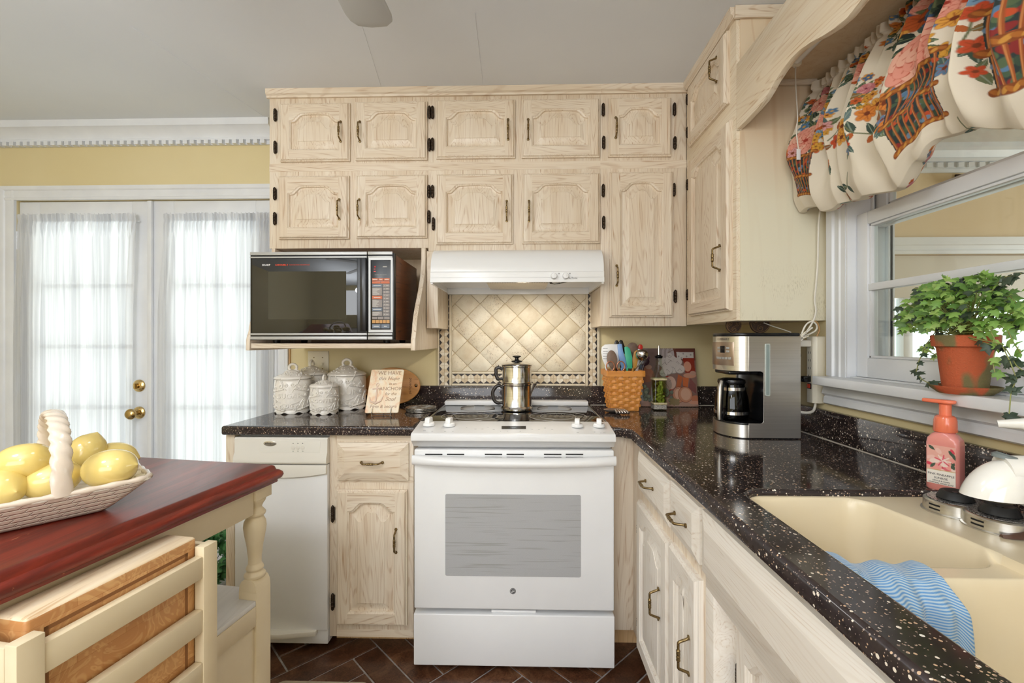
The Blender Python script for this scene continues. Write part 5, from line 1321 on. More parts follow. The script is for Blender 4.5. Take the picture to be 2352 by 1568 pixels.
# ================================================================== UTENSIL BASKET
ub = atY(1429, 900, 2.27); ubz = CT+.0006
UB = thing('utensil_basket', 'square honey-coloured splint basket full of kitchen utensils', 'basket', (ub.x, ub.y, ubz))
M['splint'] = wood('honey splint', 'D58A3C', 'A55E22', 'x', fine=.6, light='E29C50', ring=.5, rough=.38)
def per(s, half, rc=.012):
    """point and outward normal round a rounded square, s in 0..4"""
    q = int(s) % 4; f = s-int(s); a = -half+2*half*f
    base_ = ((a, -half), (half, a), (-a, half), (-half, -a))[q]; nrm = ((0, -1), (1, 0), (0, 1), (-1, 0))[q]
    e = min(f, 1-f)*2*half
    return base_, nrm
hb0, hb1, hh = .066, .086, .196
rows, st = 11, 5
def uhalf(z): return hb0+(hb1-hb0)*(z/hh)
mb = MB()
for r in range(rows):
    z0, z1 = .006+r*(hh-.036)/rows, .006+(r+1)*(hh-.036)/rows; L = []
    zc = (z0+z1)/2
    ns = 4*st*6
    for k in range(ns):
        s = 4*k/ns; (x, y), n_ = per(s, uhalf(zc)); off = .0035*math.cos(PI*(s*st)+PI*(r % 2))
        if st % 2: pass
        c = Vector((ub.x+x+n_[0]*off, ub.y+y+n_[1]*off, ubz)); N = Vector((n_[0], n_[1], 0)); g = .0006
        L.append([tuple(c+N*.0012+Vector((0, 0, z0+g))), tuple(c+N*.0022+Vector((0, 0, (z0+z1)/2))), tuple(c+N*.0012+Vector((0, 0, z1-g))), tuple(c-N*.0012+Vector((0, 0, z1-g))), tuple(c-N*.0012+Vector((0, 0, z0+g)))])
    L.append(L[0]); mb.loops(L, False, False)
mb.build('woven_sides', 'splint', UB, ang=60)
mb = MB()
for q in range(4):
    for k in range(st):
        (x0_, y0_), n_ = per(q+(k+.5)/st, hb0-.001); (x1_, y1_), _ = per(q+(k+.5)/st, hb1-.002); T = Vector((-n_[1], n_[0], 0))*.012; N = Vector((n_[0], n_[1], 0))*.001
        a = Vector((ub.x+x0_, ub.y+y0_, ubz+.002)); b = Vector((ub.x+x1_, ub.y+y1_, ubz+hh-.02))
        mb.loops([[tuple(a-T-N), tuple(a+T-N), tuple(a+T+N), tuple(a-T+N)], [tuple(b-T-N), tuple(b+T-N), tuple(b+T+N), tuple(b-T+N)]])
mb.build('upright_splint', 'splint', UB, ang=60)
mb = MB(); L = []
for k in range(96):
    s = 4*k/96; (x, y), n_ = per(s, hb1+.001); N = Vector((n_[0], n_[1], 0)); c = Vector((ub.x+x, ub.y+y, ubz))
    L.append([tuple(c+N*.004+Vector((0, 0, hh-.028))), tuple(c+N*.005+Vector((0, 0, hh-.014))), tuple(c+N*.004+Vector((0, 0, hh))), tuple(c-N*.004+Vector((0, 0, hh))), tuple(c-N*.004+Vector((0, 0, hh-.028)))])
L.append(L[0]); mb.loops(L, False, False); mb.build('rim', 'splint', UB, ang=60)
mb = MB(); mb.box(ub.x-hb0+.003, ub.x+hb0-.003, ub.y-hb0+.003, ub.y+hb0-.003, ubz, ubz+.005); mb.build('bottom', 'splint', UB)
mb = MB()
for uu in (1398, 1415, 1435, 1455): q = atY(uu, 853, ub.y-hb1-.005); mb.sphere(q, (.002, .0012, .002), 8, 6)
mb.build('tack', 'brass_old', UB)
def utensil(name, label, px, Y, mat, foot, thick=.006, handle_r=.0055, hmat=None, curve=0, holes=None, bev=.0018):
    """px: outline of the head in the photograph, all on one upright plane at depth Y; handle runs down into the basket"""
    Y -= .055
    P = [atY(u, v, Y) for u, v in px]; lowest = min(P, key=lambda p: p.z)
    cx = sum(p.x for p in P)/len(P)
    t = thing(name, label, 'utensil', (cx, Y, ubz+.02), 'utensils standing in the splint basket')
    mb = MB(); mb.prism([(p.x, p.z) for p in P], lambda a, b, c: (a, c, b), Y-thick/2, Y+thick/2); mb.build('head', mat, t, bevel=bev)
    f = Vector((ub.x+foot[0], ub.y+foot[1], ubz+.012)); top = Vector((foot[2] if len(foot) > 2 else lowest.x, Y, lowest.z+.004))
    mb = MB(); mb.tube([tuple(f), tuple((f*2+top)/3), tuple((f+top*2)/3), tuple(top)], handle_r, 10); mb.build('handle', hmat or mat, t)
    return t
def oval(cu, cv, ru, rv, rot=0, n=22, pinch=0):
    out = []
    for k in range(n):
        a = 2*PI*k/n; x, y = ru*math.cos(a), rv*math.sin(a); x *= 1-pinch*max(0, y/rv)
        out.append((cu+x*math.cos(rot)-y*math.sin(rot), cv+x*math.sin(rot)+y*math.cos(rot)))
    return out
M['u_white'] = plain('white nylon', 'ECECEC', .4); M['u_grey'] = plain('grey beige nylon', 'C3B9AC', .4); M['u_brown'] = mottled('brown wood spoon', '6E584A', '7F6857', 40, .5)
M['u_blue'] = plain('blue nylon', '7FA3D6', .4); M['u_green'] = plain('teal silicone', '3FAF8A', .4); M['u_yellow'] = plain('ochre nylon', 'D19A44', .4); M['u_red'] = plain('red plastic', 'D43528', .3)
M['u_purple'] = plain('dark purple nylon', '2C1820', .25); M['copper'] = plain('copper handles', 'B4785A', .35, .5)
utensil('measuring_spatula', 'broad white spatula with printed measures, leftmost in the utensil basket', [(1391, 842), (1384, 826), (1380.5, 808), (1382, 797), (1389, 791), (1400, 790), (1424, 790), (1424, 815), (1418, 842)], 2.325, 'u_white', (-.03, .0, None) if False else (-.03, .0))
q = bpy.data.objects['measuring_spatula']; mb = MB()
for i, v_ in enumerate((800, 806.5, 812, 818, 823.5)):
    for k in range(5): p = atY(1386+k*2.2, v_, 2.2665); mb.box(p.x-.0018, p.x+.0018, 2.2662, 2.2672, p.z-.0012, p.z+.0012)
mb.build('markings', plain('grey print', '7B7B80', .5), q, smooth=False)
utensil('spatula', 'translucent beige spatula behind the brown wooden spoon in the basket', [(1404, 844), (1402, 800), (1406, 791.5), (1420, 789.5), (1427, 793), (1428, 812), (1424, 844)], 2.335, 'u_grey', (-.018, .01))
utensil('wooden_spoon', 'dark brown wooden spoon at the front of the utensil basket', oval(1406, 826, 12, 22, -.12, pinch=.25), 2.288, 'u_brown', (-.02, -.035), .009)
utensil('spatula', 'pale blue spatula leaning left in the middle of the basket', [(1428, 846), (1421, 820), (1418, 792), (1421, 789), (1428, 789.5), (1431, 806), (1437, 826), (1442, 846)], 2.315, 'u_blue', (.0, -.01), .008)
utensil('spatula', 'teal green spatula standing at the centre right of the basket', [(1441, 846), (1436, 820), (1434, 797), (1441, 795.5), (1447, 801), (1452, 820), (1452, 846)], 2.30, 'u_green', (.012, -.03), .009)
utensil('black_spoon', 'left one of two black spoon tips at the back of the basket', oval(1416, 789, 5, 8, .1), 2.37, 'black', (-.02, .04))
utensil('black_spoon', 'right one of two black spoon tips, the taller, at the back of the basket', [(1422, 800), (1421, 786), (1425, 780), (1430, 782), (1433, 791), (1437, 800), (1438, 812), (1428, 812)], 2.362, 'black', (-.005, .035))
utensil('wooden_spoon', 'mottled brown spoon with a rounded head behind the red cap', oval(1453, 798, 12, 11.5, .1), 2.36, 'u_brown', (.02, .035))
utensil('turner', 'ochre yellow turner between the teal spatula and the slotted ladle', [(1454, 846), (1452, 825), (1456, 808), (1462, 804), (1467, 806), (1466, 822), (1461, 846)], 2.322, 'u_yellow', (.03, 0), .007)
utensil('baster', 'red capped white tube poking up at the right back of the basket', oval(1470.5, 797, 5, 6.5), 2.345, 'u_red', (.045, .02), .018, .010, 'u_white')
utensil('plastic_spoon', 'dark purple nylon spoon drooping at the right side of the basket', oval(1482, 832, 10, 7.5, -.45), 2.318, 'u_purple', (.05, .0), .010)
sl = thing('ladle', 'round steel slotted ladle on the right of the basket', 'utensil', (ub.x+.05, 2.235, ubz+.02), 'utensils standing in the splint basket')
p = atY(1474, 816, 2.22); mb = MB(); 
Rm = Matrix.Rotation(math.radians(70), 3, 'X') @ Matrix.Rotation(math.radians(12), 3, 'Y')
mb.lathe([(0, -.016), (.014, -.0145), (.024, -.008), (.0285, .001), (.030, .006), (.0285, .007), (.026, .001), (.02, -.006), (.012, -.011), (0, -.0125)][::1], p, 32, xf=Matrix.Rotation(math.radians(-70), 3, 'X') @ Matrix.Rotation(math.radians(18), 3, 'Y')); mb.build('bowl', 'chrome', sl)
mb = MB(); 
for k in range(11):
    a = 2.4*k; rr_ = .0055*math.sqrt(k+.3); q = p+Vector((rr_*math.cos(a), -.0148+rr_*rr_*9, rr_*math.sin(a))); mb.sphere(q, (.0016, .0012, .0016), 8, 6)
mb.build('perforation', 'dark', sl)
mb = MB(); mb.tube([tuple(p+Vector((.006, .002, -.024))), (ub.x+.055, 2.245, ubz+hh), (ub.x+.035, ub.y-.02, ubz+.012)], .0035, 8); mb.build('handle', 'chrome', sl)
sz = thing('scissors', 'copper-rimmed scissor loops at the front of the basket', 'scissors', (ub.x-.01, 2.212, ubz+.02), 'utensils standing in the splint basket')
for uu in (1426, 1402):
    p = atY(uu, 841, 2.218); mb = MB(); mb.tube([(p.x+.019*math.cos(a), 2.218, p.z+.024*math.sin(a)) for a in [2*PI*k/28 for k in range(29)]], .003, 8); mb.tube([(p.x, 2.218, p.z-.024), (ub.x-.008, ub.y-.03, ubz+.012)], .003, 8); mb.build('handle', 'copper', sz)

# ================================================================== OIL BOTTLE
b0_ = atY(1508, 938, 2.3); ox_, oy_ = b0_.x, 2.262
ob = thing('oil_bottle', 'square glass bottle of green olives with a steel pour spout', 'bottle', (ox_, oy_, CT))
def sq(h, z, r): return [(ox_+x, oy_+y, CT+.0004+z) for x, y in rrect(-h, h, -h, h, r, 5)]
H = .0315
L = [sq(H-.003, 0, .008), sq(H, .004, .008), sq(H, .152, .008), sq(H-.004, .17, .012), sq(.019, .205, .0189), sq(.0145, .222, .0144), sq(.014, .245, .0139), sq(.0155, .247, .0154), sq(.0155, .254, .0154)]
mb = MB(); mb.loops(L, True, True); mb.build('glass', 'jar', ob, ang=40)
t = NT('pale brine'); tr = t.node('ShaderNodeBsdfTransparent'); tr.inputs[0].default_value = lin('E6E6BE'); t.link(tr.outputs[0], t.out.inputs[0]); M['brine'] = t.m
mb = MB(); mb.loops([sq(H-.005, .012, .005), sq(H-.005, .15, .005)]); mb.build('brine', 'brine', ob)
mb = MB()
for k in range(72):
    z = .022+.118*(k/72); s_ = .2+.8*math.sin(PI*min(1, (k+8)/72)); 
    mb.sphere((ox_+random.uniform(-.016, .016)*s_+.004, oy_+random.uniform(-.022, -.004), CT+z), .0062, 10, 7)
mb.build('olives', plain('green olive', 'A9B35C', .35), ob)
mb = MB()
for k in range(46): 
    mb.sphere((ox_+random.uniform(-.022, .022), oy_+random.uniform(-.004, .02), CT+.018+random.random()*.125), (.005, .004, .007), 8, 5)
mb.build('herbs', mottled('herbs', '5B5A2A', '93893F', 60, .5), ob)
for za, zb_, nm, mt in ((.147, .156, 'raffia_band', 'D9C79A'), (.028, .038, 'raffia_band', 'D9C79A')):
    mb = MB(); mb.loops([sq(H+.001, za, .008), sq(H+.0022, za+.002, .008), sq(H+.0022, zb_-.002, .008), sq(H+.001, zb_, .008)], False, False); mb.build(nm, mottled('raffia', 'CDB98A', 'E2D3AC', 150, .7), ob)
mb = MB(); mb.loops([sq(H+.0006, .006, .008), sq(H+.0006, .026, .008)], False, False); mb.build('seed_band', mottled('seeds', '6B6660', 'CFC6B8', 220, .6), ob)
mb = MB(); mb.lathe([(0, .2542), (.015, .2542), (.018, .257), (.02, .266), (.014, .262), (.013, .268), (.009, .272), (0, .272)], (ox_, oy_, CT), 20); mb.build('stopper', 'black', ob)
mb = MB(); mb.lathe([(0, .272), (.006, .272), (.0058, .312), (.0062, .318), (.004, .318), (0, .316)], (ox_, oy_, CT), 16); mb.build('spout', 'chrome', ob)

# ================================================================== GLASS BOARD WITH A STILL LIFE
W_, H_ = 300, 236
cv = Canvas(W_, H_, '83635A')
def gp(x, y): return ((x-440)/1330*W_, (y-255)/1035*H_)
def ge_(x, y, rx, ry, c, rot=0, al=1): a, b = gp(x, y); cv.ell(a, b, rx/1330*W_, ry/1035*H_, rot, c, al)
def gpoly(P, c): cv.poly([gp(*p) for p in P], c)
def gl(P, w, c): cv.line([gp(*p) for p in P], w, c)
gpoly([(440, 255), (1100, 255), (1000, 700), (440, 800)], '75605A'); gpoly([(1300, 255), (1775, 255), (1775, 470), (1300, 480)], '6A3E36')
gpoly([(440, 1180), (1775, 1100), (1775, 1290), (440, 1290)], 'B08C7C')
for k in range(7): ge_(1090+k*40, 380, 38, 130, '9A8C88' if k % 2 else 'B0A29E')
gpoly([(1410, 320), (1735, 325), (1730, 450), (1420, 445)], 'C9C0B8')
for x, y in ((1450, 400), (1540, 350), (1600, 400), (1680, 370), (1500, 430)): ge_(x, y, 16, 16, '9C928C')
gpoly([(1525, 430), (1740, 430), (1745, 690), (1560, 690)], '8E2F22'); ge_(1605, 580, 72, 90, 'C98D74')
for x, y, r in ((1180, 520, 110), (1300, 480, 120), (1420, 500, 90), (1330, 600, 130), (1220, 640, 110), (1460, 630, 95), (1150, 700, 80), (1280, 380, 45)):
    ge_(x, y, r, r*.85, '857A76'); ge_(x, y-6, r*.95, r*.8, 'C4B8B0'); gl([(x-r*.5, y+r*.3), (x, y-r*.1), (x+r*.4, y+r*.35)], 1.2, '6F6460')
ge_(800, 480, 90, 80, '3B2430'); ge_(840, 430, 60, 50, '5A3946'); ge_(720, 560, 70, 80, '6E7A8C'); ge_(820, 730, 150, 130, '9A6650'); ge_(870, 590, 60, 40, 'A98472')
ge_(1230, 880, 135, 130, '9A3226'); ge_(1270, 870, 100, 115, 'C7A291'); ge_(1190, 885, 100, 120, 'A58C82', -.4); gl([(1130, 820), (1230, 950)], 1.2, '5A3F38')
gpoly([(1420, 720), (1500, 760), (1450, 960), (1360, 980)], 'B3623F'); gpoly([(1500, 770), (1620, 780), (1590, 950), (1500, 930)], 'C2683F'); gpoly([(1640, 780), (1740, 900), (1740, 1060), (1600, 960)], '7C4A48')
ge_(1640, 740, 120, 45, 'C08A72'); ge_(1700, 700, 60, 40, 'B88E7C')
for x, rr_ in ((1420, 125), (1535, 135)):
    ge_(x, 1075, rr_, 140, '7F4332'); ge_(x, 1075, rr_*.95, 133, 'C2876A'); ge_(x+8, 1070, rr_*.7, 105, 'D3A48A')
for k in range(46):
    x, y = random.choice(((760, 960), (820, 1080), (1190, 1080), (740, 1060))); x += random.uniform(-100, 100); y += random.uniform(-90, 100); ge_(x, y, 34, 34, '565A4C'); ge_(x-4, y-5, 29, 29, random.choice(('7F8672', '8E937C', '747A6C')))
for k in range(24): ge_(1290+random.uniform(-50, 120), 1190+random.uniform(-30, 60), 24, 24, '8E7A58'); 
gl([(1250, 330), (1400, 260)], 2, '7D5A48'); ge_(1720, 1150, 80, 60, 'B97355'); ge_(1700, 1215, 110, 30, 'C99078')
for k in range(30): x = random.uniform(450, 1750); y = random.uniform(260, 1280); gl([(x, y), (x+random.uniform(-60, 60), y+random.uniform(-40, 40))], .9, '5B4540')
gb0 = atY(1441, 938, 2.35); gw, gh = atY(1604, 880, 2.35).x-gb0.x, .302
gbd = thing('glass_board', 'glass chopping board printed with a vegetable still life, leaning on the wall', 'cutting board', (gb0.x+gw/2, 2.37, CT))
lean_ = math.asin(.05/gh); gR = Matrix.Rotation(PI/2-lean_, 3, 'X'); go = Vector((gb0.x, 2.352, CT+.002))
vs_ = [tuple(go + gR @ Vector((gw*i/(W_-1), gh*(1-j/(H_-1)), .0036))) for j in range(H_) for i in range(W_)]
mb = MB(); mb.add(vs_, [(j*W_+i, j*W_+i+1, (j+1)*W_+i+1, (j+1)*W_+i) for j in range(H_-1) for i in range(W_-1)])
mb.build('print', attr_mat('printed glass', .07, spec=.5, coat=.3), gbd, colors=cv.flat(), fix=False)
me = curve_mesh([rrect(0, gw, 0, gh, .006)], .0034, .0008); MB().mesh(me, lambda q: tuple(go + gR @ q)).build('glass', plain('dull glass edge', '6E7A74', .1), gbd)

# ================================================================== SPOON REST
sp_ = atZ(1413, 950, CT); sr = thing('spoon_rest', 'small pewter spoon rest with a fluted shell handle beside the range', 'spoon rest', (sp_.x, sp_.y, CT))
M['pewter'] = plain('pewter', 'B5AEA8', .3, .85)
mb = MB(); c = Vector((sp_.x-.005, sp_.y+.035, CT+.0005)); mb.lathe([(0, 0), (.018, 0), (.034, .006), (.043, .015), (.041, .0165), (.03, .009), (.0, .004)], c, 32, sx=1.0, sy=.75); mb.build('bowl', 'pewter', sr)
mb = MB()
for k in range(5):
    x = -.006+k*.0125; mb.tube([(c.x+.004+k*.004, c.y-.026, CT+.014), (c.x+x*.8+.01, c.y-.045, CT+.020), (c.x+x+.012, c.y-.062, CT+.014), (c.x+x+.016, c.y-.070, CT+.0085)], [.0045, .006, .0065, .0075 if k in (0, 4) else .006], 10)
mb.build('handle', 'pewter', sr)

# ================================================================== COFFEE MAKER
cmx, cmy = .785, 1.70
cm = thing('coffee_maker', 'brushed steel drip coffee maker with glass carafe in the worktop corner', 'coffee maker', (.84, cmy, CT))
XR = .9625
def dplan(ins=0, rx=.07, ry=.1, n=24):
    pts = [(XR-ins, cmy-ry+ins)]+[(XR-ins, cmy+ry-ins)]
    for k in range(n+1):
        a = PI/2+PI*k/n; pts.append((cmx+(rx-ins)*math.cos(a), cmy+(ry-ins)*math.sin(a)))
    return pts
def slab(z0, z1, name, mat, ins=0, bev=.0, plan=None):
    P = plan or dplan(ins); mb = MB(); mb.prism(P, lambda a, b, c: (a, b, c), z0, z1); return mb.build(name, mat, cm, bevel=bev, ang=32)
slab(CT+.0006, CT+.0035, 'foot_ring', 'black', .003)
slab(CT+.0036, CT+.048, 'base', 'steel')
slab(CT+.0482, CT+.054, 'warming_plate', 'black', .004, .001)
slab(1.150, 1.272, 'head', 'steel')
lidp = slab(1.2722, 1.284, 'lid', 'black', -.0005, .004)
mb = MB(); mb.prism([(.842, cmy-.0985), (XR-.002, cmy-.0985), (XR-.002, cmy+.0985), (.842, cmy+.0985)], lambda a, b, c: (a, b, c), CT+.0545, 1.1498); mb.build('column', 'black', cm, bevel=.003)
mb = MB(); mb.box(cmx-.05, .8415, cmy-.06, cmy+.06, 1.135, 1.1498); mb.build('brew_basket', 'black', cm, bevel=.005)
# side plate with the rounded carafe window
zA, zB = CT+.004, 1.2715
out = [(cmx, zA), (XR+.0005, zA), (XR+.0005, zB), (cmx, zB), (cmx, 1.1495)]
r = .012
for k in range(7): a = PI/2-PI/2*k/6; out.append((.836-r+r*math.cos(a), 1.1495-r+r*math.sin(a)))
for k in range(7): a = -PI/2*k/6; out.append((.836-r+r*math.cos(a), CT+.054+r+r*math.sin(a)))
out.append((cmx, CT+.054))
me = curve_mesh([out], .003, .0006)
for sgn in (-1, 1):
    MB().mesh(me, lambda q: (q.x, cmy+sgn*(.1005+q.z), q.y)).build('side_plate', 'steel', cm, ang=40)
p0, p1 = atY(1757, 908, 1.598), atY(1767.5, 790, 1.598)
mb = MB(); mm_ = curve_mesh([rrect(p0.x-.001, p1.x+.001, p0.z-.002, p1.z+.002, .005)], .002, .0006); mb.mesh(mm_, lambda q: (q.x, 1.5965-q.z, q.y)); gau = mb.build('water_gauge', plain('gauge frame', 'C9D2CC', .2, .3), cm)
mb = MB(); mm_ = curve_mesh([rrect(p0.x+.0025, p1.x-.0025, p0.z+.002, p1.z-.002, .004)], .001, .0003); mb.mesh(mm_, lambda q: (q.x, 1.5948-q.z, q.y)); mb.build('tube', plain('gauge tube', '8E9C98', .08), gau)
# front panel
def cyl(a, z, off=0): return (cmx+(.07+off)*math.cos(a), cmy+(.1+off)*math.sin(a), z)
def patch(a0, a1, z0, z1, t0, t1, name, mat, par, n=8):
    mb = MB(); L = []
    for k in range(n+1):
        a = a0+(a1-a0)*k/n; L.append([cyl(a, z0, t0), cyl(a, z1, t0), cyl(a, z1, t1), cyl(a, z0, t1)])
    mb.loops(L); return mb.build(name, mat, par, bevel=.0006)
A0, A1 = PI*.80, PI*1.30
M['steel_w'] = plain('warm steel panel', 'B8A594', .35, .9)
fp = patch(A0, A1, 1.168, 1.252, -.001, .0014, 'front_panel', 'steel_w', cm, 16)
patch(PI*1.105, PI*1.175, 1.213, 1.238, .001, .003, 'display', 'black', fp)
for k, a in enumerate((1.06, 1.085, 1.20, 1.235)): pass
for a in (1.055, 1.195):
    for z in (1.219, 1.231): patch(PI*a, PI*(a+.045), z-.004, z+.003, .001, .0035, 'button', 'silver', fp, 4)
for k in range(5): patch(PI*(1.035+.048*k), PI*(1.073+.048*k), 1.190, 1.198, .001, .004, 'button', 'silver', fp, 4)
mb = MB(); me = text_mesh('CUISINART', .0105, .0003); mb.mesh(me, lambda q: cyl(PI*1.14+q.x/.085, 1.262+q.y, .0006)); mb.build('lettering', plain('engraved', '6C655E', .5), cm, fix=False)
# carafe
ccx, ccy = .772, 1.70; cz0 = CT+.0545
cfe = thing('carafe', 'glass coffee carafe with a black and steel handle inside the coffee maker', 'carafe', (ccx, ccy, cz0))
mb = MB(); mb.lathe([(0, 0), (.052, 0), (.058, .006), (.0595, .03), (.057, .075), (.048, .11), (.044, .125), (.0445, .13), (.042, .13), (.0415, .125), (.046, .108), (.0545, .075), (.057, .03), (.0555, .008), (0, .004)], (ccx, ccy, cz0), 40); mb.build('glass', 'smoke', cfe, ang=50)
mb = MB(); mb.lathe([(0, .131), (.046, .131), (.048, .136), (.046, .145), (.03, .15), (0, .151)], (ccx, ccy, cz0), 36); mb.build('lid', 'black', cfe)
mb = MB(); mb.lathe([(.0595, .02), (.0615, .021), (.0615, .032), (.0595, .033)], (ccx, ccy, cz0), 40); mb.lathe([(.0475, .106), (.0495, .107), (.0495, .118), (.0475, .119)], (ccx, ccy, cz0), 40); mb.build('steel_band', 'chrome', cfe)
hdv = Vector((-.72, -.69, 0)).normalized()
def hp_(r, z): q = Vector((ccx, ccy, cz0))+hdv*r; return (q.x, q.y, q.z+z)
mb = MB(); mb.tube([hp_(.046, .130), hp_(.06, .142), hp_(.078, .140), hp_(.088, .122), hp_(.094, .08), hp_(.097, .035), hp_(.094, .012), hp_(.084, .008)], [.008, .010, .011, .011, .010, .010, .009, .007], 12, flat=.85)
mb.tube([hp_(.056, .036), hp_(.066, .03), hp_(.082, .012)], .006, 8); mb.build('handle', 'black', cfe)
mb = MB(); mb.tube([hp_(.085, .143), hp_(.097, .124), hp_(.103, .08), hp_(.106, .035), hp_(.103, .008)], [.006, .0075, .0075, .0075, .006], 10); mb.build('handle_trim', 'steel', cfe)
# carved discs on top
M['carved'] = mottled('dark carved wood', '2E1E16', '4E3626', 90, .45)
for uu, vv, rr_, y, lab in ((1685, 768, .03, 1.76, 'smaller dark round carved disc standing on the coffee maker'), (1745, 766, .039, 1.755, 'larger dark round carved disc standing on the coffee maker')):
    p = atY(uu, vv, y); z = 1.2846+rr_
    dsc = thing('carved_disc', lab, 'ornament', (p.x, y, 1.2846)); mb = MB(); mb.lathe([(0, -.004), (rr_*.96, -.004), (rr_, -.002), (rr_, .002), (rr_*.96, .004), (0, .004)], (p.x, y, z), 40, xf=X90); mb.build('disc', 'carved', dsc)
    mb = MB()
    for k in range(3): spiral(mb, None, p.x+rr_*.5*math.cos(2*PI*k/3+.6), z+rr_*.5*math.sin(2*PI*k/3+.6), rr_*.36, 1.4, k*2, 1 if k % 2 else -1, .0012, lambda x_, z_: (x_, y-.0042, z_))
    mb.tube([(p.x+rr_*.9*math.cos(a), y-.004, z+rr_*.9*math.sin(a)) for a in [2*PI*k/40 for k in range(41)]], .001, 6); mb.build('relief', plain('tan inlay', '8A6A44', .5), dsc)

# ================================================================== POWER STRIP AND CORDS
ps = thing('power_strip', 'ivory power strip with a red rocker on the wall beside the window', 'power strip', (WX, 1.655, 1.03))
z0_, z1_ = 1.034, 1.272
mb = MB(); mb.prism([(WX-.0005, 1.630), (WX-.03, 1.630), (WX-.04, 1.640), (WX-.04, 1.672), (WX-.03, 1.682), (WX-.0005, 1.682)], lambda a, b, c: (a, b, c), z0_, z1_); mb.build('housing', 'ivory', ps, bevel=.002)
mb = MB(); zz = atX(1848, 895, WX-.04).z
mb.box(WX-.0425, WX-.0395, 1.645, 1.667, 1.084, 1.104); mb.build('switch_frame', 'black', ps, bevel=.001)
mb = MB(); mb.box(WX-.0455, WX-.0424, 1.6475, 1.6645, 1.0865, 1.1015); mb.build('rocker', plain('red rocker', 'D2452F', .3), ps, bevel=.0015)
mb = MB()
for k in range(4):
    z = 1.13+k*.028
    for dy in (-.006, .006): mb.box(WX-.0403, WX-.0397, 1.656+dy-.001, 1.656+dy+.001, z-.004, z+.004)
mb.build('outlet', 'dark', ps, smooth=False)
def cord(name, label, pts, r, mat, cat='cord', smooth=6, **kw):
    P = [Vector(p) for p in pts]; out = []
    for i in range(len(P)-1):
        p0, p1, p2, p3 = P[max(i-1, 0)], P[i], P[i+1], P[min(i+2, len(P)-1)]
        for k in range(smooth):
            t_ = k/smooth; out.append(tuple(.5*((2*p1)+(p2-p0)*t_+(2*p0-5*p1+4*p2-p3)*t_*t_+(3*p1-p0-3*p2+p3)*t_**3)))
    out.append(tuple(P[-1])); mb = MB(); mb.tube(out, r, 8)
    return tag(mb.build(name, mat, ang=60), label, cat) if label else mb.build(name, mat, ang=60, **kw)
M['cordw'] = plain('cream cord', 'E2DCCF', .4); M['corda'] = plain('amber lamp cord', 'B58A56', .35)
wp = thing('power_plug', 'white plug with a ribbed neck in the top of the power strip', 'plug', (WX-.06, 1.655, 1.25))
mb = MB(); mb.box(WX-.082, WX-.0405, 1.643, 1.667, 1.235, 1.259); mb.build('body', 'cordw', wp, bevel=.004)
mb = MB()
for k in range(7): mb.lathe([(0, -.0015), (.0075-.0005*k, -.0015), (.0075-.0005*k, .0015), (0, .0015)], (WX-.085-.005*k, 1.655, 1.247-.0006*k), 14, xf=Matrix.Rotation(PI/2, 3, 'Y'))
mb.build('strain_relief', 'cordw', wp)
bp = thing('power_plug', 'black plug low on the power strip above the red rocker', 'plug', (WX-.06, 1.655, 1.12))
mb = MB(); mb.box(WX-.068, WX-.0405, 1.644, 1.667, 1.108, 1.130); mb.build('body', 'black', bp, bevel=.004)
mb = MB()
for k in range(8): mb.lathe([(0, -.0018), (.0065-.0003*k, -.0018), (.0065-.0003*k, .0018), (0, .0018)], (WX-.071-.0055*k, 1.655, 1.117-.001*k), 14, xf=Matrix.Rotation(PI/2, 3, 'Y'))
mb.build('strain_relief', 'black', bp)
V = lambda u, v, Y: tuple(atY(u, v, Y))
cord('lamp_cord', 'cream cord running down the cabinet side to the coiled bundle', [V(1884, 480, 1.603), V(1880, 520, 1.606), V(1878, 600, 1.61), V(1874, 655, 1.61), V(1871, 690, 1.61), V(1874, 715, 1.61), V(1866, 740, 1.612), V(1850, 765, 1.615), V(1834, 783, 1.62)], .0034, 'cordw')
cord('coiled_cord', 'loop of clear and cream cord bundled over the power strip', [V(1836, 790, 1.615), V(1842, 765, 1.612), V(1852, 745, 1.61), V(1866, 738, 1.612), V(1876, 748, 1.615), V(1872, 760, 1.618), V(1850, 772, 1.612), V(1832, 790, 1.608), V(1822, 800, 1.612), V(1828, 786, 1.605), V(1846, 768, 1.603), V(1866, 752, 1.605)], .003, 'cordw')
mb = MB(); mb.tube([V(1840, 770, 1.604), V(1850, 762, 1.600), V(1856, 772, 1.604), V(1846, 776, 1.601), V(1838, 768, 1.604)], .0028, 8); tag(mb.build('twist_tie', 'ivory'), 'cream twist tie around the coiled cord bundle', 'tie')
cord('amber_cord', 'amber brown cord curling behind the power strip beside the window casing', [V(1876, 772, 1.622), V(1882, 756, 1.618), V(1876, 740, 1.616), V(1866, 737, 1.62)], .0026, 'corda')
cord('appliance_cord', 'short curl of black cord hanging below the white plug', [V(1831, 800, 1.63), V(1838, 815, 1.63), V(1832, 828, 1.632), V(1824, 822, 1.634), V(1828, 812, 1.636), V(1834, 814, 1.638)], .003, 'black')
cord('strip_cord', 'thick cream cord looping out of the bottom of the power strip', [(WX-.02, 1.656, 1.0335), (WX-.022, 1.655, 1.018), (WX-.034, 1.648, 1.004), (WX-.06, 1.64, 1.0), (WX-.09, 1.65, 1.003)], .0048, 'cordw')
cord('thin_cord', 'thin white cord slanting from the larger carved disc to the right', [V(1754, 741, 1.74), V(1775, 749, 1.73), V(1800, 757, 1.72), V(1817, 763, 1.71)], .002, 'cordw')
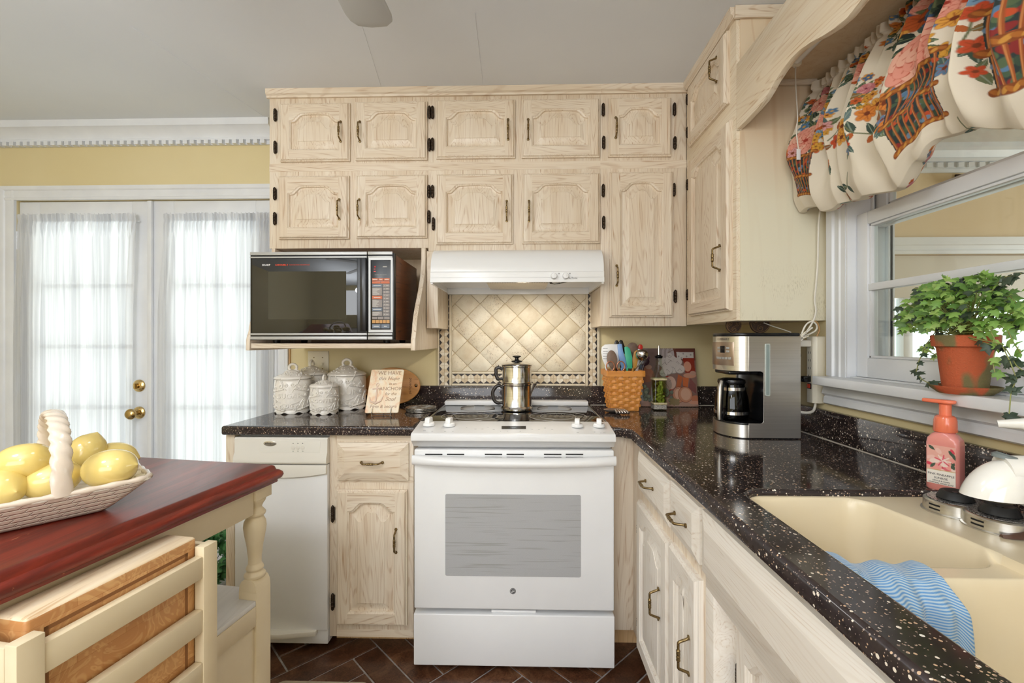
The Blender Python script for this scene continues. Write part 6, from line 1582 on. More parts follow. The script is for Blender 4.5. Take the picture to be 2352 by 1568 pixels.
# ================================================================== SOAP BOTTLE
so = Vector((.972, 1.068, CT+.0004)); sb = thing('soap_bottle', 'pink foaming hand soap bottle with an orange pump behind the sink', 'bottle', so)
RS = Matrix.Rotation(math.radians(-62), 3, 'Z')
def SP(x, y, z): return tuple(so + RS @ Vector((x, y, z)))
def sring(hx, hy, z, r): return [SP(x, y, z) for x, y in rrect(-hx, hx, -hy, hy, r, 6)]
t = NT('pink soap'); t.set(col=lin('E8958C'), rough=.12, spec=.5, sss=.25, coat=.4); t.b.inputs['Subsurface Radius'].default_value = (.02, .008, .006); M['pink'] = t.m
t = NT('orange translucent plastic'); t.set(col=lin('F07E5C'), rough=.18, sss=.2, coat=.3); t.b.inputs['Subsurface Radius'].default_value = (.015, .006, .003); M['orange'] = t.m
mb = MB(); mb.loops([sring(.027, .019, 0, .009), sring(.030, .021, .004, .010), sring(.030, .021, .107, .010), sring(.0285, .0205, .118, .011), sring(.022, .0185, .128, .014), sring(.018, .0175, .132, .0172), sring(.0165, .0165, .134, .0162)]); mb.build('body', 'pink', sb, ang=50)
mb = MB(); mb.lathe([(0, .1342), (.0205, .1342), (.0215, .137), (.0205, .160), (.0185, .168), (.014, .1715), (0, .1715)], so, 36); mb.build('collar', 'orange', sb)
mb = MB(); mb.lathe([(0, .1717), (.011, .1717), (.011, .196), (.013, .1985), (0, .1985)], so, 28); mb.build('stem', 'orange', sb)
mb = MB(); P = [(-.042, -.005), (-.037, -.007), (.0, -.014)] + [(.014*math.cos(a)+.005, .014*math.sin(a)) for a in [-PI/2+PI*k/12 for k in range(13)]] + [(0, .014), (-.037, .007), (-.042, .005)]
mb.prism(P, lambda a, b, c: SP(a, b, c), .1987, .2075); mb.build('pump_head', 'orange', sb, bevel=.003, seg=3)
cv = Canvas(66, 96, 'F0D9CF'); random.seed(3)
cv.poly([(0, 0), (66, 0), (66, 60), (0, 60)], 'EBAFA0')
for k in range(20):
    x, y = random.uniform(0, 66), random.uniform(5, 58); cv.ell(x, y, random.uniform(6, 14), random.uniform(3, 6), random.uniform(-1, 1), random.choice(('F2C4B8', 'E4707A', 'F6D8CC', 'D9495C', 'F0A096')))
for a in range(0, 360, 40): cv.line([(36, 36), (36+18*math.cos(a/57.3), 36+14*math.sin(a/57.3))], 3, 'E0566A' if a % 80 else 'F7DDD2')
for x, y, a in ((4, 2, .6), (50, 8, 1.0), (58, 14, 1.2), (8, 56, -.8), (56, 52, -1.2), (62, 54, -1.9)): cv.leaf(x, y, 18, a, '4A5B4C', w=.4)
cv.poly([(0, 62), (66, 60), (66, 96), (0, 96)], 'F2EADF'); cv.line([(0, 61), (66, 59)], 1.5, 'C9A75E')
vs_ = [SP(-.0255+.051*i/65, -.0214, .103-.088*j/95) for j in range(96) for i in range(66)]
mb = MB(); mb.add(vs_, [(j*66+i, j*66+i+1, (j+1)*66+i+1, (j+1)*66+i) for j in range(95) for i in range(65)]); lb = mb.build('label', attr_mat('printed paper label', .4), sb, colors=cv.flat(), fix=False)
mb = MB(); ex, ez = tuple(RS @ Vector((1, 0, 0))), (0, 0, 1)
for txt, z, s in (('PINK PINEAPPLE', .037, .0085), ('SUNRISE', .029, .0085), ('GENTLE & CLEAN', .0225, .005), ('FOAMING HAND SOAP', .0175, .0055)): put_text(mb, txt, SP(0, -.0216, z), ex, ez, s*.77, .0002)
mb.build('lettering', plain('grey print dark', '4A4448', .5), lb, fix=False)

# ================================================================== SINK STRAINERS, SCRAPER, CLOTH, FAUCET
M['rubber'] = plain('black rubber', '1C1C1D', .5)
t = NT('perforated steel'); vo = t.node('ShaderNodeTexVoronoi'); vo.inputs['Scale'].default_value = 300; t.link(t.coords(), vo.inputs['Vector']); t.base(t.mix(t.math('LESS_THAN', vo.outputs['Distance'], .42), lin('B9B9B9'), lin('1E1E1E'))); t.set(rough=.3, metal=.8); M['perf'] = t.m
for uu, vv, lab in ((2194, 1170, 'steel sink strainer with black knob, the farther one beside the soap bottle'), (2296, 1206, 'steel sink strainer with black knob, the nearer one')):
    p = atZ(uu, vv, .905); c = (p.x, p.y, .8988)
    st_ = thing('sink_strainer', lab, 'strainer', c, 'sink strainers on the ledge')
    mb = MB(); mb.lathe([(0, 0), (.052, 0), (.0545, .0015), (.0545, .0035), (.051, .0045), (.0505, .024), (.048, .0265), (.044, .027), (0, .0262)], c, 48); bd = mb.build('basket', 'steel', st_)
    mb = MB(); mb.lathe([(.0, .0271), (.045, .0275), (.044, .0285), (0, .029)], c, 40); mb.build('screen', 'perf', st_)
    for a0 in (-3.2, -1.2, .9):
        for z in (.0105, .0185):
            mb = MB(); L = []
            for k in range(7):
                a = a0+.42*k/6; L.append([(c[0]+r_*math.cos(a), c[1]+r_*math.sin(a), c[2]+z+dz) for r_, dz in ((.0500, -.0016), (.0514, -.0016), (.0514, .0016), (.0500, .0016))])
            mb.loops(L); mb.build('slot', 'dark', st_, smooth=False)
    mb = MB(); mb.lathe([(0, .0288), (.029, .029), (.030, .031), (.024, .044), (.0215, .0455), (.018, .0445), (.011, .040), (.006, .039), (.005, .043), (0, .0435)], c, 40); mb.build('knob', 'rubber', st_)
p0_ = atZ(2300, 1232, .902); p1_ = atZ(2362, 1205, .93)
scr = thing('scraper', 'brown curved pan scraper tip at the right edge beside the nearer strainer', 'scraper', (p0_.x+.03, p0_.y, .9))
mb = MB(); L = []
for k in range(13):
    t_ = k/12; w = .004+.026*math.sin(PI*min(1, t_*.75)); x = p0_.x+.11*t_; z = .9005+.028*ss(t_*1.1); y = p0_.y-.01*t_
    L.append([(x, y-w, z), (x, y-w*.4, z+.006), (x, y+w*.4, z+.006), (x, y+w, z), (x, y+w*.6, z-.001+.002), (x, y-w*.6, z-.001+.002)])
mb.loops(L); mb.build('blade', plain('brown plastic', '5A4034', .35), scr)
# cloth over the divider
random.seed(5)
cl0, cl1 = .502, .64
def clothfn(u, v):
    x = cl0+(cl1-cl0)*u + .012*ss((v-.45)/.5)*u
    # path: from the far bowl over the divider and down the near bowl
    s = v
    if s < .25: y, z = .79-.03*(s/.25), .845+.0475*ss(s/.25)
    elif s < .5: q = (s-.25)/.25; y, z = .76-.048*q, .8925+.004*math.sin(PI*q)
    else: q = (s-.5)/.5; y, z = .712-.020*ss(q*2)-.006*q, .8925-.082*q**1.15
    f = ss((v-.35)/.4)
    y += -f*(.006*math.sin(u*17)+.004*math.sin(u*31+v*3)) - .012*f*(u > .8)*(u-.8)/.2 - .008*f
    z += .0035*math.sin(u*14)*(1-f)+.002 - .02*f*max(0, .5-u)*.3 - (.02*ss((u-.85)/.15))*ss((v-.7)/.3)
    if v > .1: z = max(z, sinkz(x, y)+.003) if y > .725 or v < .52 else z
    return (x, y, z)
nu, nv = 170, 260; cols_ = []
for j in range(nv):
    for i in range(nu):
        s_ = .5+.5*math.sin((j/nv*1.0+.02*math.sin(i*.1))*2*PI*44); n_ = .5+.5*math.sin(i*1.9+j*2.4)
        k = max(0, min(1, s_*.85+.3*(n_-.5)))
        a, b = lin('3F83BE'), lin('C9D3D2'); cols_.append([a[q]*(1-k)+b[q]*k for q in range(3)]+[1])
mb = MB(); mb.grid(clothfn, nu, nv); 
o = mb.build('dish_cloth', attr_mat('blue knit cloth', .9, .3, 600), colors=cols_, fix=False, ang=180); tag(o, 'blue and white striped knit dishcloth draped over the sink divider', 'dishcloth')
sm = o.modifiers.new('thickness', 'SOLIDIFY'); sm.thickness = .0025; sm.offset = 1
# faucet
fc = thing('faucet', 'white faucet whose domed spray head arches over the sink', 'faucet', (1.0, .70, CT))
M['fwhite'] = plain('glossy white faucet', 'F0EDE6', .1, coat=.5)
mb = MB(); mb.lathe([(0, 0), (.032, 0), (.032, .006), (.025, .012), (.023, .05), (.022, .13), (.0, .14)], (1.0, .70, CT+.0004), 32); mb.build('column', 'fwhite', fc)
hc = atY(2284, 1105, .80)
mb = MB(); hz0 = atY(2268, 1139, .80).z
ax_ = Vector((.97, -.26, 0)).normalized()
L = []
for k in range(15):   # dome: swept from nose to arm
    t_ = k/14
    a = PI*t_*.5
    L.append((.001+.046*math.sin(a), .001+.068*(1-math.cos(a)) if False else 0))
def dome(th, ph):   # superellipsoid head, flat below
    x = .046*math.cos(th)*math.cos(ph); y = .036*math.sin(th)*math.cos(ph); z = .064*math.sin(ph)
    x -= .018*(z/.068)*(-1)
    return Vector((x, y, z))
rings_ = []
for j in range(13):
    ph = PI/2*j/12*.985
    rings_.append([tuple(Vector((hc.x, .80, hz0)) + ax_*dome(2*PI*i/32, ph).x + Vector((-ax_.y, ax_.x, 0))*dome(2*PI*i/32, ph).y + Vector((0, 0, dome(2*PI*i/32, ph).z))) for i in range(32)])
mb.loops(rings_); mb.build('spray_head', 'fwhite', fc, ang=50)
mb = MB(); mb.lathe([(0, -.004), (.028, -.004), (.032, 0), (0, 0)], (hc.x, .80, hz0-.0003), 28); mb.build('aerator', 'black', fc)
mb = MB(); c0 = Vector((hc.x, .80, hz0)); pts = [c0+ax_*.012+Vector((0, 0, .044)), c0+ax_*.05+Vector((0, 0, .05)), c0+ax_*.085+Vector((0, 0, .036)), c0+ax_*.115+Vector((0, .0, .012)), Vector((.985, .735, CT+.09)), Vector((1.0, .70, CT+.06))]
P = []
for i in range(len(pts)-1):
    for k in range(6): P.append(tuple(pts[i].lerp(pts[i+1], k/6)))
P.append(tuple(pts[-1])); mb.tube(P, [.027-.009*min(1, i/14) for i in range(len(P))], 20); mb.build('spout', 'fwhite', fc, ang=60)
mb = MB(); q = c0+ax_*.022+Vector((0, 0, .0662)); rr2 = []
for z, s in ((-.003, 1), (.003, 1), (.0055, .7)): rr2.append([tuple(q+ax_*(.026*s*math.cos(a))+Vector((-ax_.y, ax_.x, 0))*(.012*s*math.sin(a))+Vector((0, 0, z-.006*math.cos(a)))) for a in [2*PI*k/24 for k in range(24)]])
mb.loops(rr2); mb.build('spray_button', plain('grey button', '6F7776', .3), fc)
lv0 = atY(2291, 973, .88); mb = MB()
mb.tube([tuple(lv0), tuple(lv0+Vector((.025, -.02, .004))), tuple(lv0+Vector((.06, -.07, -.018))), (1.0, .735, CT+.155), (1.0, .70, CT+.142)], [.007, .011, .010, .012, .021], 14); mb.build('lever', 'fwhite', fc)

# ================================================================== WINDOW VALANCE BOARD AND LIGHT
vb = thing('valance_board', 'scalloped pale oak board spanning above the sink window', 'valance board', (XF, .8, 2.0))
# scallop outline along Y (from the corner cabinet toward the camera)
def vpt(u, v): q = atX(u, v, XF-.002); return (q.y, q.z)
low = [vpt(*q) for q in ((1692, 297), (1712, 278), (1737, 251), (1755, 230), (1768, 208), (1780, 186), (1797, 160), (1818, 133), (1838, 114), (1862, 97), (1890, 82), (1918, 64), (1945, 41), (1968, 12))]
y1_ = EY-.001
poly = [(y1_, 2.235), (y1_, low[0][1]-.003)]+[(y, z) for y, z in low]
zt2 = low[-1][1]; ym = low[-1][0]; mid_y = .95
half = [(y, z) for y, z in low]
poly += [(mid_y, zt2+.012)]
for y, z in reversed(half): poly.append((2*mid_y-y, z))
poly += [(2*mid_y-y1_, low[0][1]), (2*mid_y-y1_, 2.235)]
mb = MB(); mb.prism(poly, lambda a, b, c: (c, a, b), XF-.002, XF+.017); mb.build('scalloped_board', 'oak_lit', vb, bevel=.0015)
mb = MB(); mb.box(XF+.018, WX-.001, .28, y1_, 2.175, 2.19); mb.build('top_panel', 'ply', vb, smooth=False)
mb = MB(); mb.box(XF+.018, WX-.04, y1_-.012, y1_, 2.155, 2.1747); mb.build('cleat', 'oak_h', vb, bevel=.001)
tl = thing('tube_light', 'slim white fluorescent tube light under the board behind the scallops', 'light', (.86, 1.1, 2.17))
mb = MB(); mb.box(.835, .885, .75, 1.46, 2.158, 2.1748); mb.build('housing', 'offwhite', tl, bevel=.003)
mb = MB(); mb.tube([(.86, .765, 2.140), (.86, 1.445, 2.140)], .0128, 20); mb.build('tube', plain('unlit tube glass', 'E9E7E2', .2), tl)
mb = MB()
for y in (.757, 1.453): mb.box(.844, .876, y-.008, y+.008, 2.126, 2.158)
mb.build('end_cap', 'ivory', tl, bevel=.003)
cord('pull_cord', 'thin white cord hanging from the tube light down the cabinet side', [(.86, 1.46, 2.125), V(1829, 138, 1.52), V(1827, 170, 1.53), V(1829, 220, 1.54), V(1832, 270, 1.54), V(1829, 300, 1.54), V(1834, 342, 1.54)], .0021, 'cordw')
q0, q1 = atY(1828, 368, 1.541), atY(1837, 343, 1.541)
tag(MB().box(q0.x, q1.x, 1.5365, 1.538, q0.z, q1.z).build('cord_tag', 'u_white', bevel=.0004), 'small white paper tag at the end of the hanging cord', 'tag')

# ================================================================== FLORAL BALLOON VALANCE
random.seed(11)
NW, NH = 1000, 400                      # points along the window and down the cloth
CY0, CY1 = 1.612, .36                   # cloth ends along the wall
cv = Canvas(NW, NH, 'EADFCB')
ROSE = ('F0B9A2', 'EBA08C', 'C9604C', 'A83A2C'); ROSE2 = ('E0A0A0', 'CF8084', '9A4550', '6E2A38')
def bouquet(cx, cy, w, big=True):
    s = w/100
    for k in range(60): a = random.uniform(0, 6.28); r = random.uniform(.2, 1)*w*.85; cv.leaf(cx+math.cos(a)*r*.5, cy+math.sin(a)*r*.85, random.uniform(18, 38)*s, a+random.uniform(-.6, .6), random.choice(('2F3F33', '3E5140', '55634A', '26352F', '4B6460', '6A7350')), '7D8A62', .42)
    for k in range(8): cv.flower(cx+random.uniform(-.7, .7)*w, cy+random.uniform(-.9, .6)*w, 17*s, random.choice(('D9853A', 'E3A548', 'C9602C')), '7A3A1E', 6, 'A0481E')
    for k in range(6): cv.flower(cx+random.uniform(-.7, .7)*w, cy+random.uniform(-.9, .6)*w, 15*s, random.choice(('5E86A8', '7FA3BE', '4A6C92')), 'D9A548', 5, '2F4A6A')
    if random.random() < .6: cv.rose(cx+random.uniform(-.5, .5)*w, cy+random.uniform(-.85, -.2)*w, 22*s, ROSE2)
    if big: cv.rose(cx-.12*w, cy+.12*w, 42*s, ROSE); cv.rose(cx+.46*w, cy-.25*w, 22*s, ROSE)
    for k in range(7): cv.flower(cx+random.uniform(.3, .7)*w, cy+random.uniform(.1, .6)*w, 10*s, 'D9A03C', '8E5A20', 5)
def basket(cx, cy, w, h):
    top, bot = w, w*.82
    Q = lambda a, b: (cx+(a-.5)*(top+(bot-top)*b), cy+b*h)
    cv.poly([Q(0, 0), Q(1, 0), Q(1, 1), Q(0, 1)], '2F3B3A')
    for k in range(110): x, y = Q(random.uniform(.04, .96), random.uniform(.05, .95)); cv.ell(x, y, 5*w/100, 3.2*w/100, random.uniform(-1, 1), random.choice(('4A5F48', '5A7E9E', '3E5140', 'C9542E', '6E8AA2', '8A2E2A', '57694A')))
    for k in range(12): a = .03+.94*k/11; cv.line([Q(a, 0), Q(a, 1)], 2.6*w/100, 'A4562A'); cv.line([Q(a-.006, 0), Q(a-.006, 1)], .9*w/100, 'CF8A50')
    for b in (0, .52, 1):
        cv.line([Q(-.03, b), Q(1.03, b)], 7.5*w/100, '8A4A20')
        for k in range(19): x, y = Q(-.02+1.04*k/18, b); cv.ell(x, y, 4.0*w/100, 1.9*w/100, -.6 if k % 2 else .5, 'CF9442' if k % 2 else 'B06A2C')
def vine(x, y, n=5, s=1):
    a = random.uniform(0, 6.28)
    for k in range(n):
        x2, y2 = x+math.cos(a)*26*s, y+math.sin(a)*26*s; cv.line([(x, y), (x2, y2)], 2.2, '6E7350')
        cv.leaf(x2, y2, 24*s, a+1.0, random.choice(('4E6A66', '3F5146', '6A7F7E', '8A6A3C')), '93A08E', .5); cv.leaf(x2, y2, 18*s, a-1.1, random.choice(('5B7A70', '44574A', 'B5602E')), None, .5)
        x, y = x2, y2; a += random.uniform(-.9, .9)
    pts = [(x+(3+10*t_/20)*s*math.cos(a+t_*.5), y+(3+10*t_/20)*s*math.sin(a+t_*.5)) for t_ in range(20)]; cv.line(pts, 2, '6E7350')
def colx(Y): return (CY0-Y)/(CY0-CY1)*NW
# motif rows: gathered top band, then the big baskets
for k in range(26): bouquet(20+k*39, random.uniform(10, 160), 40, k % 4 == 1)
for Yc, yy, w in ((1.53, 150, 80), (1.105, 130, 120), (.86, 95, 150), (.60, 135, 120), (.42, 120, 90)):
    bouquet(colx(Yc), yy, w*.9)
for k, (Yc, yy) in enumerate(((1.41, 190), (1.33, 270), (1.22, 225), (1.28, 330), (1.02, 300), (.98, 200), (.73, 280), (.5, 300))): vine(colx(Yc), yy, 4, 1.0)
for Yc, yy in ((1.36, 180), (1.25, 150), (1.0, 120), (.72, 150)): 
    for q in range(4): cv.flower(colx(Yc)+random.uniform(-26, 26), yy+random.uniform(-30, 30), 15, random.choice(('D9853A', 'E3A548', '5E86A8', 'C9502C')), '7A3A1E', 6, 'A0481E')
for k in range(22):
    q = random.uniform(20, NW-20); yy = random.uniform(150, 240)
    for z in range(3): cv.leaf(q, yy, random.uniform(16, 30), random.uniform(0, 6.28), random.choice(('3E5140', '4B6460', '6A7350', '8A5A34')), '93A08E', .45)
    cv.flower(q, yy, random.uniform(8, 14), random.choice(('D9853A', '5E86A8', 'C9502C', 'D8A0A0')), '7A3A1E', 5, 'A0481E')
for Yc, yy, w, h in ((1.535, 196, 92, 92), (1.105, 182, 118, 104), (.862, 150, 165, 120), (.60, 190, 120, 100), (.42, 170, 100, 90)): basket(colx(Yc), yy, w, h)
for k in range(18): bouquet(30+k*58, 372, 34)
zbot_pts = [(1.612, 1.705), (1.55, 1.70), (1.44, 1.675), (1.33, 1.668), (1.20, 1.655), (1.135, 1.70), (1.09, 1.735), (1.02, 1.72), (.95, 1.69), (.876, 1.672), (.78, 1.66), (.70, 1.71), (.62, 1.73), (.5, 1.68), (.36, 1.70)]
def interp(P, y):
    for (a, za), (b, zb_) in zip(P, P[1:]):
        if b <= y <= a: return za+(zb_-za)*ss((a-y)/(a-b))
    return P[-1][1]
_ph = [random.uniform(0, 6.28) for _ in range(40)]
def fold(y, t_):
    """pleats: narrow at the rod, opening lower down"""
    f = .6*math.sin(y*150+1.2*math.sin(y*17)+_ph[0])+.4*math.sin(y*263+_ph[1]+2*math.sin(y*9))
    p = y*84+1.6*math.sin(y*19+_ph[3])+.5*math.sin(t_*2.2+y*7)
    g = .65*(1-2*abs(math.sin(p*.5))**1.3)+.35*math.sin(y*47+_ph[4]+t_*.8)
    k = 1-ss((t_-.05)/.4)
    reach = .55+.28*math.sin(y*23+_ph[10])
    return .013*f*k + .026*g*(.3+.7*ss(t_/.28))*(1-.72*ss((t_-reach)/.32))
def valfn(i, j):
    s, t_ = i/(NW-1), j/(NH-1); y = CY0+(CY1-CY0)*s
    zb_ = interp(zbot_pts, y); zt3 = 2.150
    hang = t_/.80
    if t_ < .80:
        z = zt3+(zb_-zt3)*hang**1.02
        x = 1.018-.072*ss((hang-.02)/.65)-.018*math.sin(PI*hang)
        if hang > .86: 
            q = (hang-.86)/.14; x += .022*q*q; 
    else:
        q = (t_-.80)/.2; a = PI*q
        x = 1.018-.072+.022+.035*q + .012*math.sin(a); z = zb_-.018*math.sin(a)*.8+.035*q
    f = fold(y, hang if t_ < .8 else 1)
    if t_ < .055:   # ruffle above the rod
        x += .006*math.sin(y*260+_ph[5])
    e = .012*math.exp(-((t_-.065)/.018)**2)   # pinched at the rod
    x = x - f*1.1 + e
    pf = .012*math.sin(y*21+_ph[6]+hang*2.1)*math.sin(PI*min(1, hang))**2*ss((hang-.35)/.3) + .008*math.sin(y*37+hang*6+_ph[7])*ss((hang-.5)/.3)
    x -= pf; z += .010*math.sin(y*33+_ph[8])*ss((hang-.6)/.4)*(.5+.5*math.sin(y*9)) + .004*math.sin(y*190+_ph[9])*(t_ < .05)
    # crosswise tug folds near the swags
    for yc in (1.11, .66):
        d = (y-yc)/.10
        x -= .012*math.exp(-d*d)*math.sin(hang*22+yc*9)*ss((hang-.45)/.2)*(1-ss((hang-.9)/.1))
    return (min(x, 1.046), y+.010*math.sin(hang*5+y*40)*ss(hang/.5)*.4, z)
vs_ = [valfn(i, j) for j in range(NH) for i in range(NW)]
mb = MB(); mb.add(vs_, [(j*NW+i, j*NW+i+1, (j+1)*NW+i+1, (j+1)*NW+i) for j in range(NH-1) for i in range(NW-1)])
o = mb.build('valance_curtain', attr_mat('floral cotton', .75, .2, 900, .18), colors=cv.flat(), fix=False, ang=180)
tag(o, 'gathered balloon valance printed with flowers and baskets above the sink window', 'curtain')
tag(MB().tube([(1.028, 1.60, 2.128), (1.028, .37, 2.128)], .006, 12).build('curtain_rod', 'offwhite'), 'thin white rod through the top of the floral valance', 'curtain rod')

# ================================================================== SHEER CURTAINS ON THE FRENCH DOORS
t = NT('white sheer'); tr = t.node('ShaderNodeBsdfTransparent'); tr.inputs[0].default_value = (1, 1, 1, 1)
tl_ = t.node('ShaderNodeBsdfTranslucent'); tl_.inputs[0].default_value = lin('F4F5F7'); t.set(col=lin('EDEFF2'), rough=.9)
dn = t.ramp(t.noise(t.coords((42, 1, .3)), 1, 4, .65), [(.36, lin('AEB0B5')), (.6, lin('F6F6F7'))]); t.link(dn, tl_.inputs[0])  # random grey streaks in the colour stand in for shaded folds
mx = t.node('ShaderNodeMixShader'); mx.inputs[0].default_value = .55; t.link(t.b.outputs[0], mx.inputs[1]); t.link(tl_.outputs[0], mx.inputs[2])
mx2 = t.node('ShaderNodeMixShader'); mx2.inputs[0].default_value = .12; t.link(mx.outputs[0], mx2.inputs[1]); t.link(tr.outputs[0], mx2.inputs[2]); t.link(mx2.outputs[0], t.out.inputs[0]); M['sheer'] = t.m
def sheer(name, label, u0, u1, ub0, ub1, seed):
    ph = [seed*1.7+k*2.1 for k in range(8)]
    xa, xb = atY(u0, 500, WY).x, atY(u1, 500, WY).x; ya_, yb_ = atY(ub0, 1000, WY).x, atY(ub1, 1000, WY).x
    zt4, zr, zb4 = atY(200, 491, WY-.02).z, atY(200, 507, WY-.02).z, .20
    def fn(u, v):
        z = zt4+(zb4-zt4)*v; e = ss(v/.35)
        x = xa+(xb-xa)*u; x += ((ya_+(yb_-ya_)*u)-x)*e
        fd = .5*math.sin(u*70+ph[0]+1.5*math.sin(u*9))+.35*math.sin(u*123+ph[1]+math.sin(u*13+v))+.25*math.sin(u*41+ph[2])
        head = .0048*math.sin(u*190+ph[3]+2*math.sin(u*31)) + .003*math.sin(u*330+ph[4])
        hk = 1-ss((v-.035)/.05)
        amp = .0085*(1-hk)*(.8+.5*v)
        y = WY-.020 - fd*amp - head*hk*1.2 + .004*math.exp(-((v-.022)/.008)**2)
        z += .004*math.sin(u*170+ph[5])*(1 if v < .012 else 0)
        return (x+.002*math.sin(v*9+u*30), min(y, WY-.0045), z)
    c = thing(name, label, 'curtain', ((xa+xb)/2, WY-.02, zb4), 'sheer door curtains')
    mb = MB(); nu_, nv_ = 420, 90
    def fnv(u, v): return fn(u, v**1.6)
    mb.grid(fnv, nu_, nv_); mb.build('cloth', 'sheer', c, fix=False, ang=180)
    mb = MB(); mb.tube([(xa-.006, WY-.008, zr), (xb+.006, WY-.008, zr)], .003, 8)
    mb.build('rod', 'white_paint', c)
sheer('sheer_curtain', 'white sheer curtain gathered on the left french door, the one with the knob', 50, 322, 40, 313, 1)
sheer('sheer_curtain', 'white sheer curtain on the right french door, partly behind the microwave', 383, 640, 368, 634, 4)

# ================================================================== IVY ON THE SILL
t = NT('ivy leaf'); ge = t.node('ShaderNodeNewGeometry'); c = t.ramp(ge.outputs['Random Per Island'], [(0, lin('44692F')), (.3, lin('669A3F')), (.65, lin('8DBF52')), (1, lin('BFDB7C'))])
vn = t.noise(t.coords((60, 60, 60)), 1, 2); c = t.mix(t.math('MULTIPLY', vn, .35), c, lin('C3D69A')); t.base(c); t.set(rough=.4)
tl_ = t.node('ShaderNodeBsdfTranslucent'); t.link(c, tl_.inputs[0]); mx = t.node('ShaderNodeMixShader'); mx.inputs[0].default_value = .4; t.link(t.b.outputs[0], mx.inputs[1]); t.link(tl_.outputs[0], mx.inputs[2]); t.link(mx.outputs[0], t.out.inputs[0]); M['ivy'] = t.m
M['ivydark'] = mottled('dark ivy leaf', '2B3A2C', '4A5B48', 40, .45)
def leaf5(mb, p, d, n, s):
    d = Vector(d).normalized(); n = Vector(n); n = (n-d*n.dot(d)); n = n.normalized() if n.length > 1e-4 else d.orthogonal(); w = d.cross(n)
    out = [(0, 0), (.22, -.12), (.48, .08), (.30, .28), (.52, .52), (.22, .56), (0, 1.0), (-.22, .56), (-.52, .52), (-.30, .28), (-.48, .08), (-.22, -.12)]
    P = [p+w*(a*s)+d*(b*s)-n*(abs(a)*s*.35+b*b*s*.22) for a, b in out]; c = p+d*(.38*s)+n*(.02*s)
    mb.add(P+[c], [(i, (i+1) % 12, 12) for i in range(12)])
sz_ = WZ0; pcx = atX(2216, 880, 1.018); px_, py_ = 1.018, pcx.y
iv = thing('ivy_plant', 'ivy in a mossy terracotta pot on the window stool', 'potted plant', (px_, py_, sz_))
t = NT('mossy terracotta'); v = t.coords(); n1 = t.noise(t.coords((14, 14, 9)), 1, 2); n2 = t.noise(t.coords((300, 300, 300)), 1, 2)
c = t.mix(t.ramp(n1, [(.46, (0, 0, 0)), (.54, (1, 1, 1))]), lin('C25A34'), lin('6C6C44')); c = t.mix(t.math('MULTIPLY', n2, .4), c, lin('8C5A3C')); t.base(c); t.set(rough=.85); t.bump(n2, .6, .003); M['terra'] = t.m
mb = MB(); mb.lathe([(0, .012), (.039, .012), (.049, .104), (.0505, .107), (.058, .109), (.0595, .133), (.057, .135), (.053, .134), (.05, .122), (0, .121)], (px_, py_, sz_), 40); mb.build('pot', 'terra', iv)
mb = MB(); mb.lathe([(0, .0003), (.046, .0003), (.060, .012), (.0625, .018), (.060, .0185), (.05, .009), (0, .008)], (px_, py_, sz_), 40); mb.build('saucer', 'terra', iv)
random.seed(21)
fol, stm, drk = MB(), MB(), MB(); ctr = Vector((px_-.012, py_, sz_+.188))
for k in range(640):
    a = random.uniform(0, 2*PI); ph = random.uniform(-.55, 1.35); r = random.uniform(.35, 1)**.6
    q = Vector((.068*math.cos(a)*math.cos(ph), .150*math.sin(a)*math.cos(ph), .085*math.sin(ph)))*r
    p = ctr+q; d = Vector((q.x*1.2-.15*random.random(), q.y*1.0, q.z*.6-.05))+Vector([random.uniform(-.05, .05) for _ in range(3)]); n = Vector((-.75+q.x*4, -.55+q.y, .55))+Vector([random.uniform(-.7, .7) for _ in range(3)])
    if p.x > 1.068: p.x = 1.068-random.random()*.03
    leaf5(fol if random.random() < .86 else drk, p, d, n, random.uniform(.013, .025))
    if k % 11 == 0: stm.tube([tuple(Vector((px_, py_, sz_+.12))), tuple(Vector((px_, py_, sz_+.155))+q*.4), tuple(p)], .0011, 5)
def runner(uv, m, X=1.0, s=.024, start=None):
    P = [Vector(start) if start else ctr+Vector((-.02, 0, -.05))]+[atX(u, v, X-.004*i) for i, (u, v) in enumerate(uv)]
    stm.tube([tuple(p) for p in P], .0011, 5)
    for i in range(1, len(P)):
        for q in range(2):
            p = P[i].lerp(P[i-1], .5*q*random.random()); leaf5(m, p, Vector((random.uniform(-.3, .3), random.uniform(-1, 1), random.uniform(-1, .4))), Vector((-.8, -.5, .4+random.random())), s*random.uniform(.7, 1.15))
runner([(2150, 760), (2128, 790), (2110, 830), (2104, 855), (2118, 872), (2135, 880)], drk, .99, .022)
runner([(2140, 735), (2120, 720), (2095, 715), (2066, 711)], drk, 1.0, .018)
runner([(2165, 690), (2140, 672), (2118, 664), (2100, 662)], drk, 1.0, .02)
runner([(2190, 665), (2205, 645), (2213, 636)], drk, 1.0, .018)
runner([(2270, 680), (2290, 650), (2310, 636), (2330, 632), (2345, 628)], drk, 1.0, .024)
runner([(2290, 690), (2320, 680), (2338, 700), (2350, 720)], fol, 1.0, .026)
runner([(2285, 740), (2315, 760), (2330, 790), (2345, 810)], fol, .99, .026)
runner([(2275, 760), (2290, 790), (2280, 830), (2285, 855)], fol, .985, .022)
runner([(2300, 790), (2320, 830), (2335, 870), (2322, 900), (2318, 950)], drk, .975, .024)
runner([(2310, 800), (2335, 840), (2348, 850)], drk, .98, .024)
runner([(2150, 770), (2130, 790), (2120, 800), (2150, 815)], fol, .99, .022)
fo = fol.build('foliage', 'ivy', iv, fix=False, ang=180); drk.build('dark_foliage', 'ivydark', iv, fix=False, ang=180); stm.build('stems', mottled('ivy stem', '7A7A44', '9AA05E', 60, .6), iv)

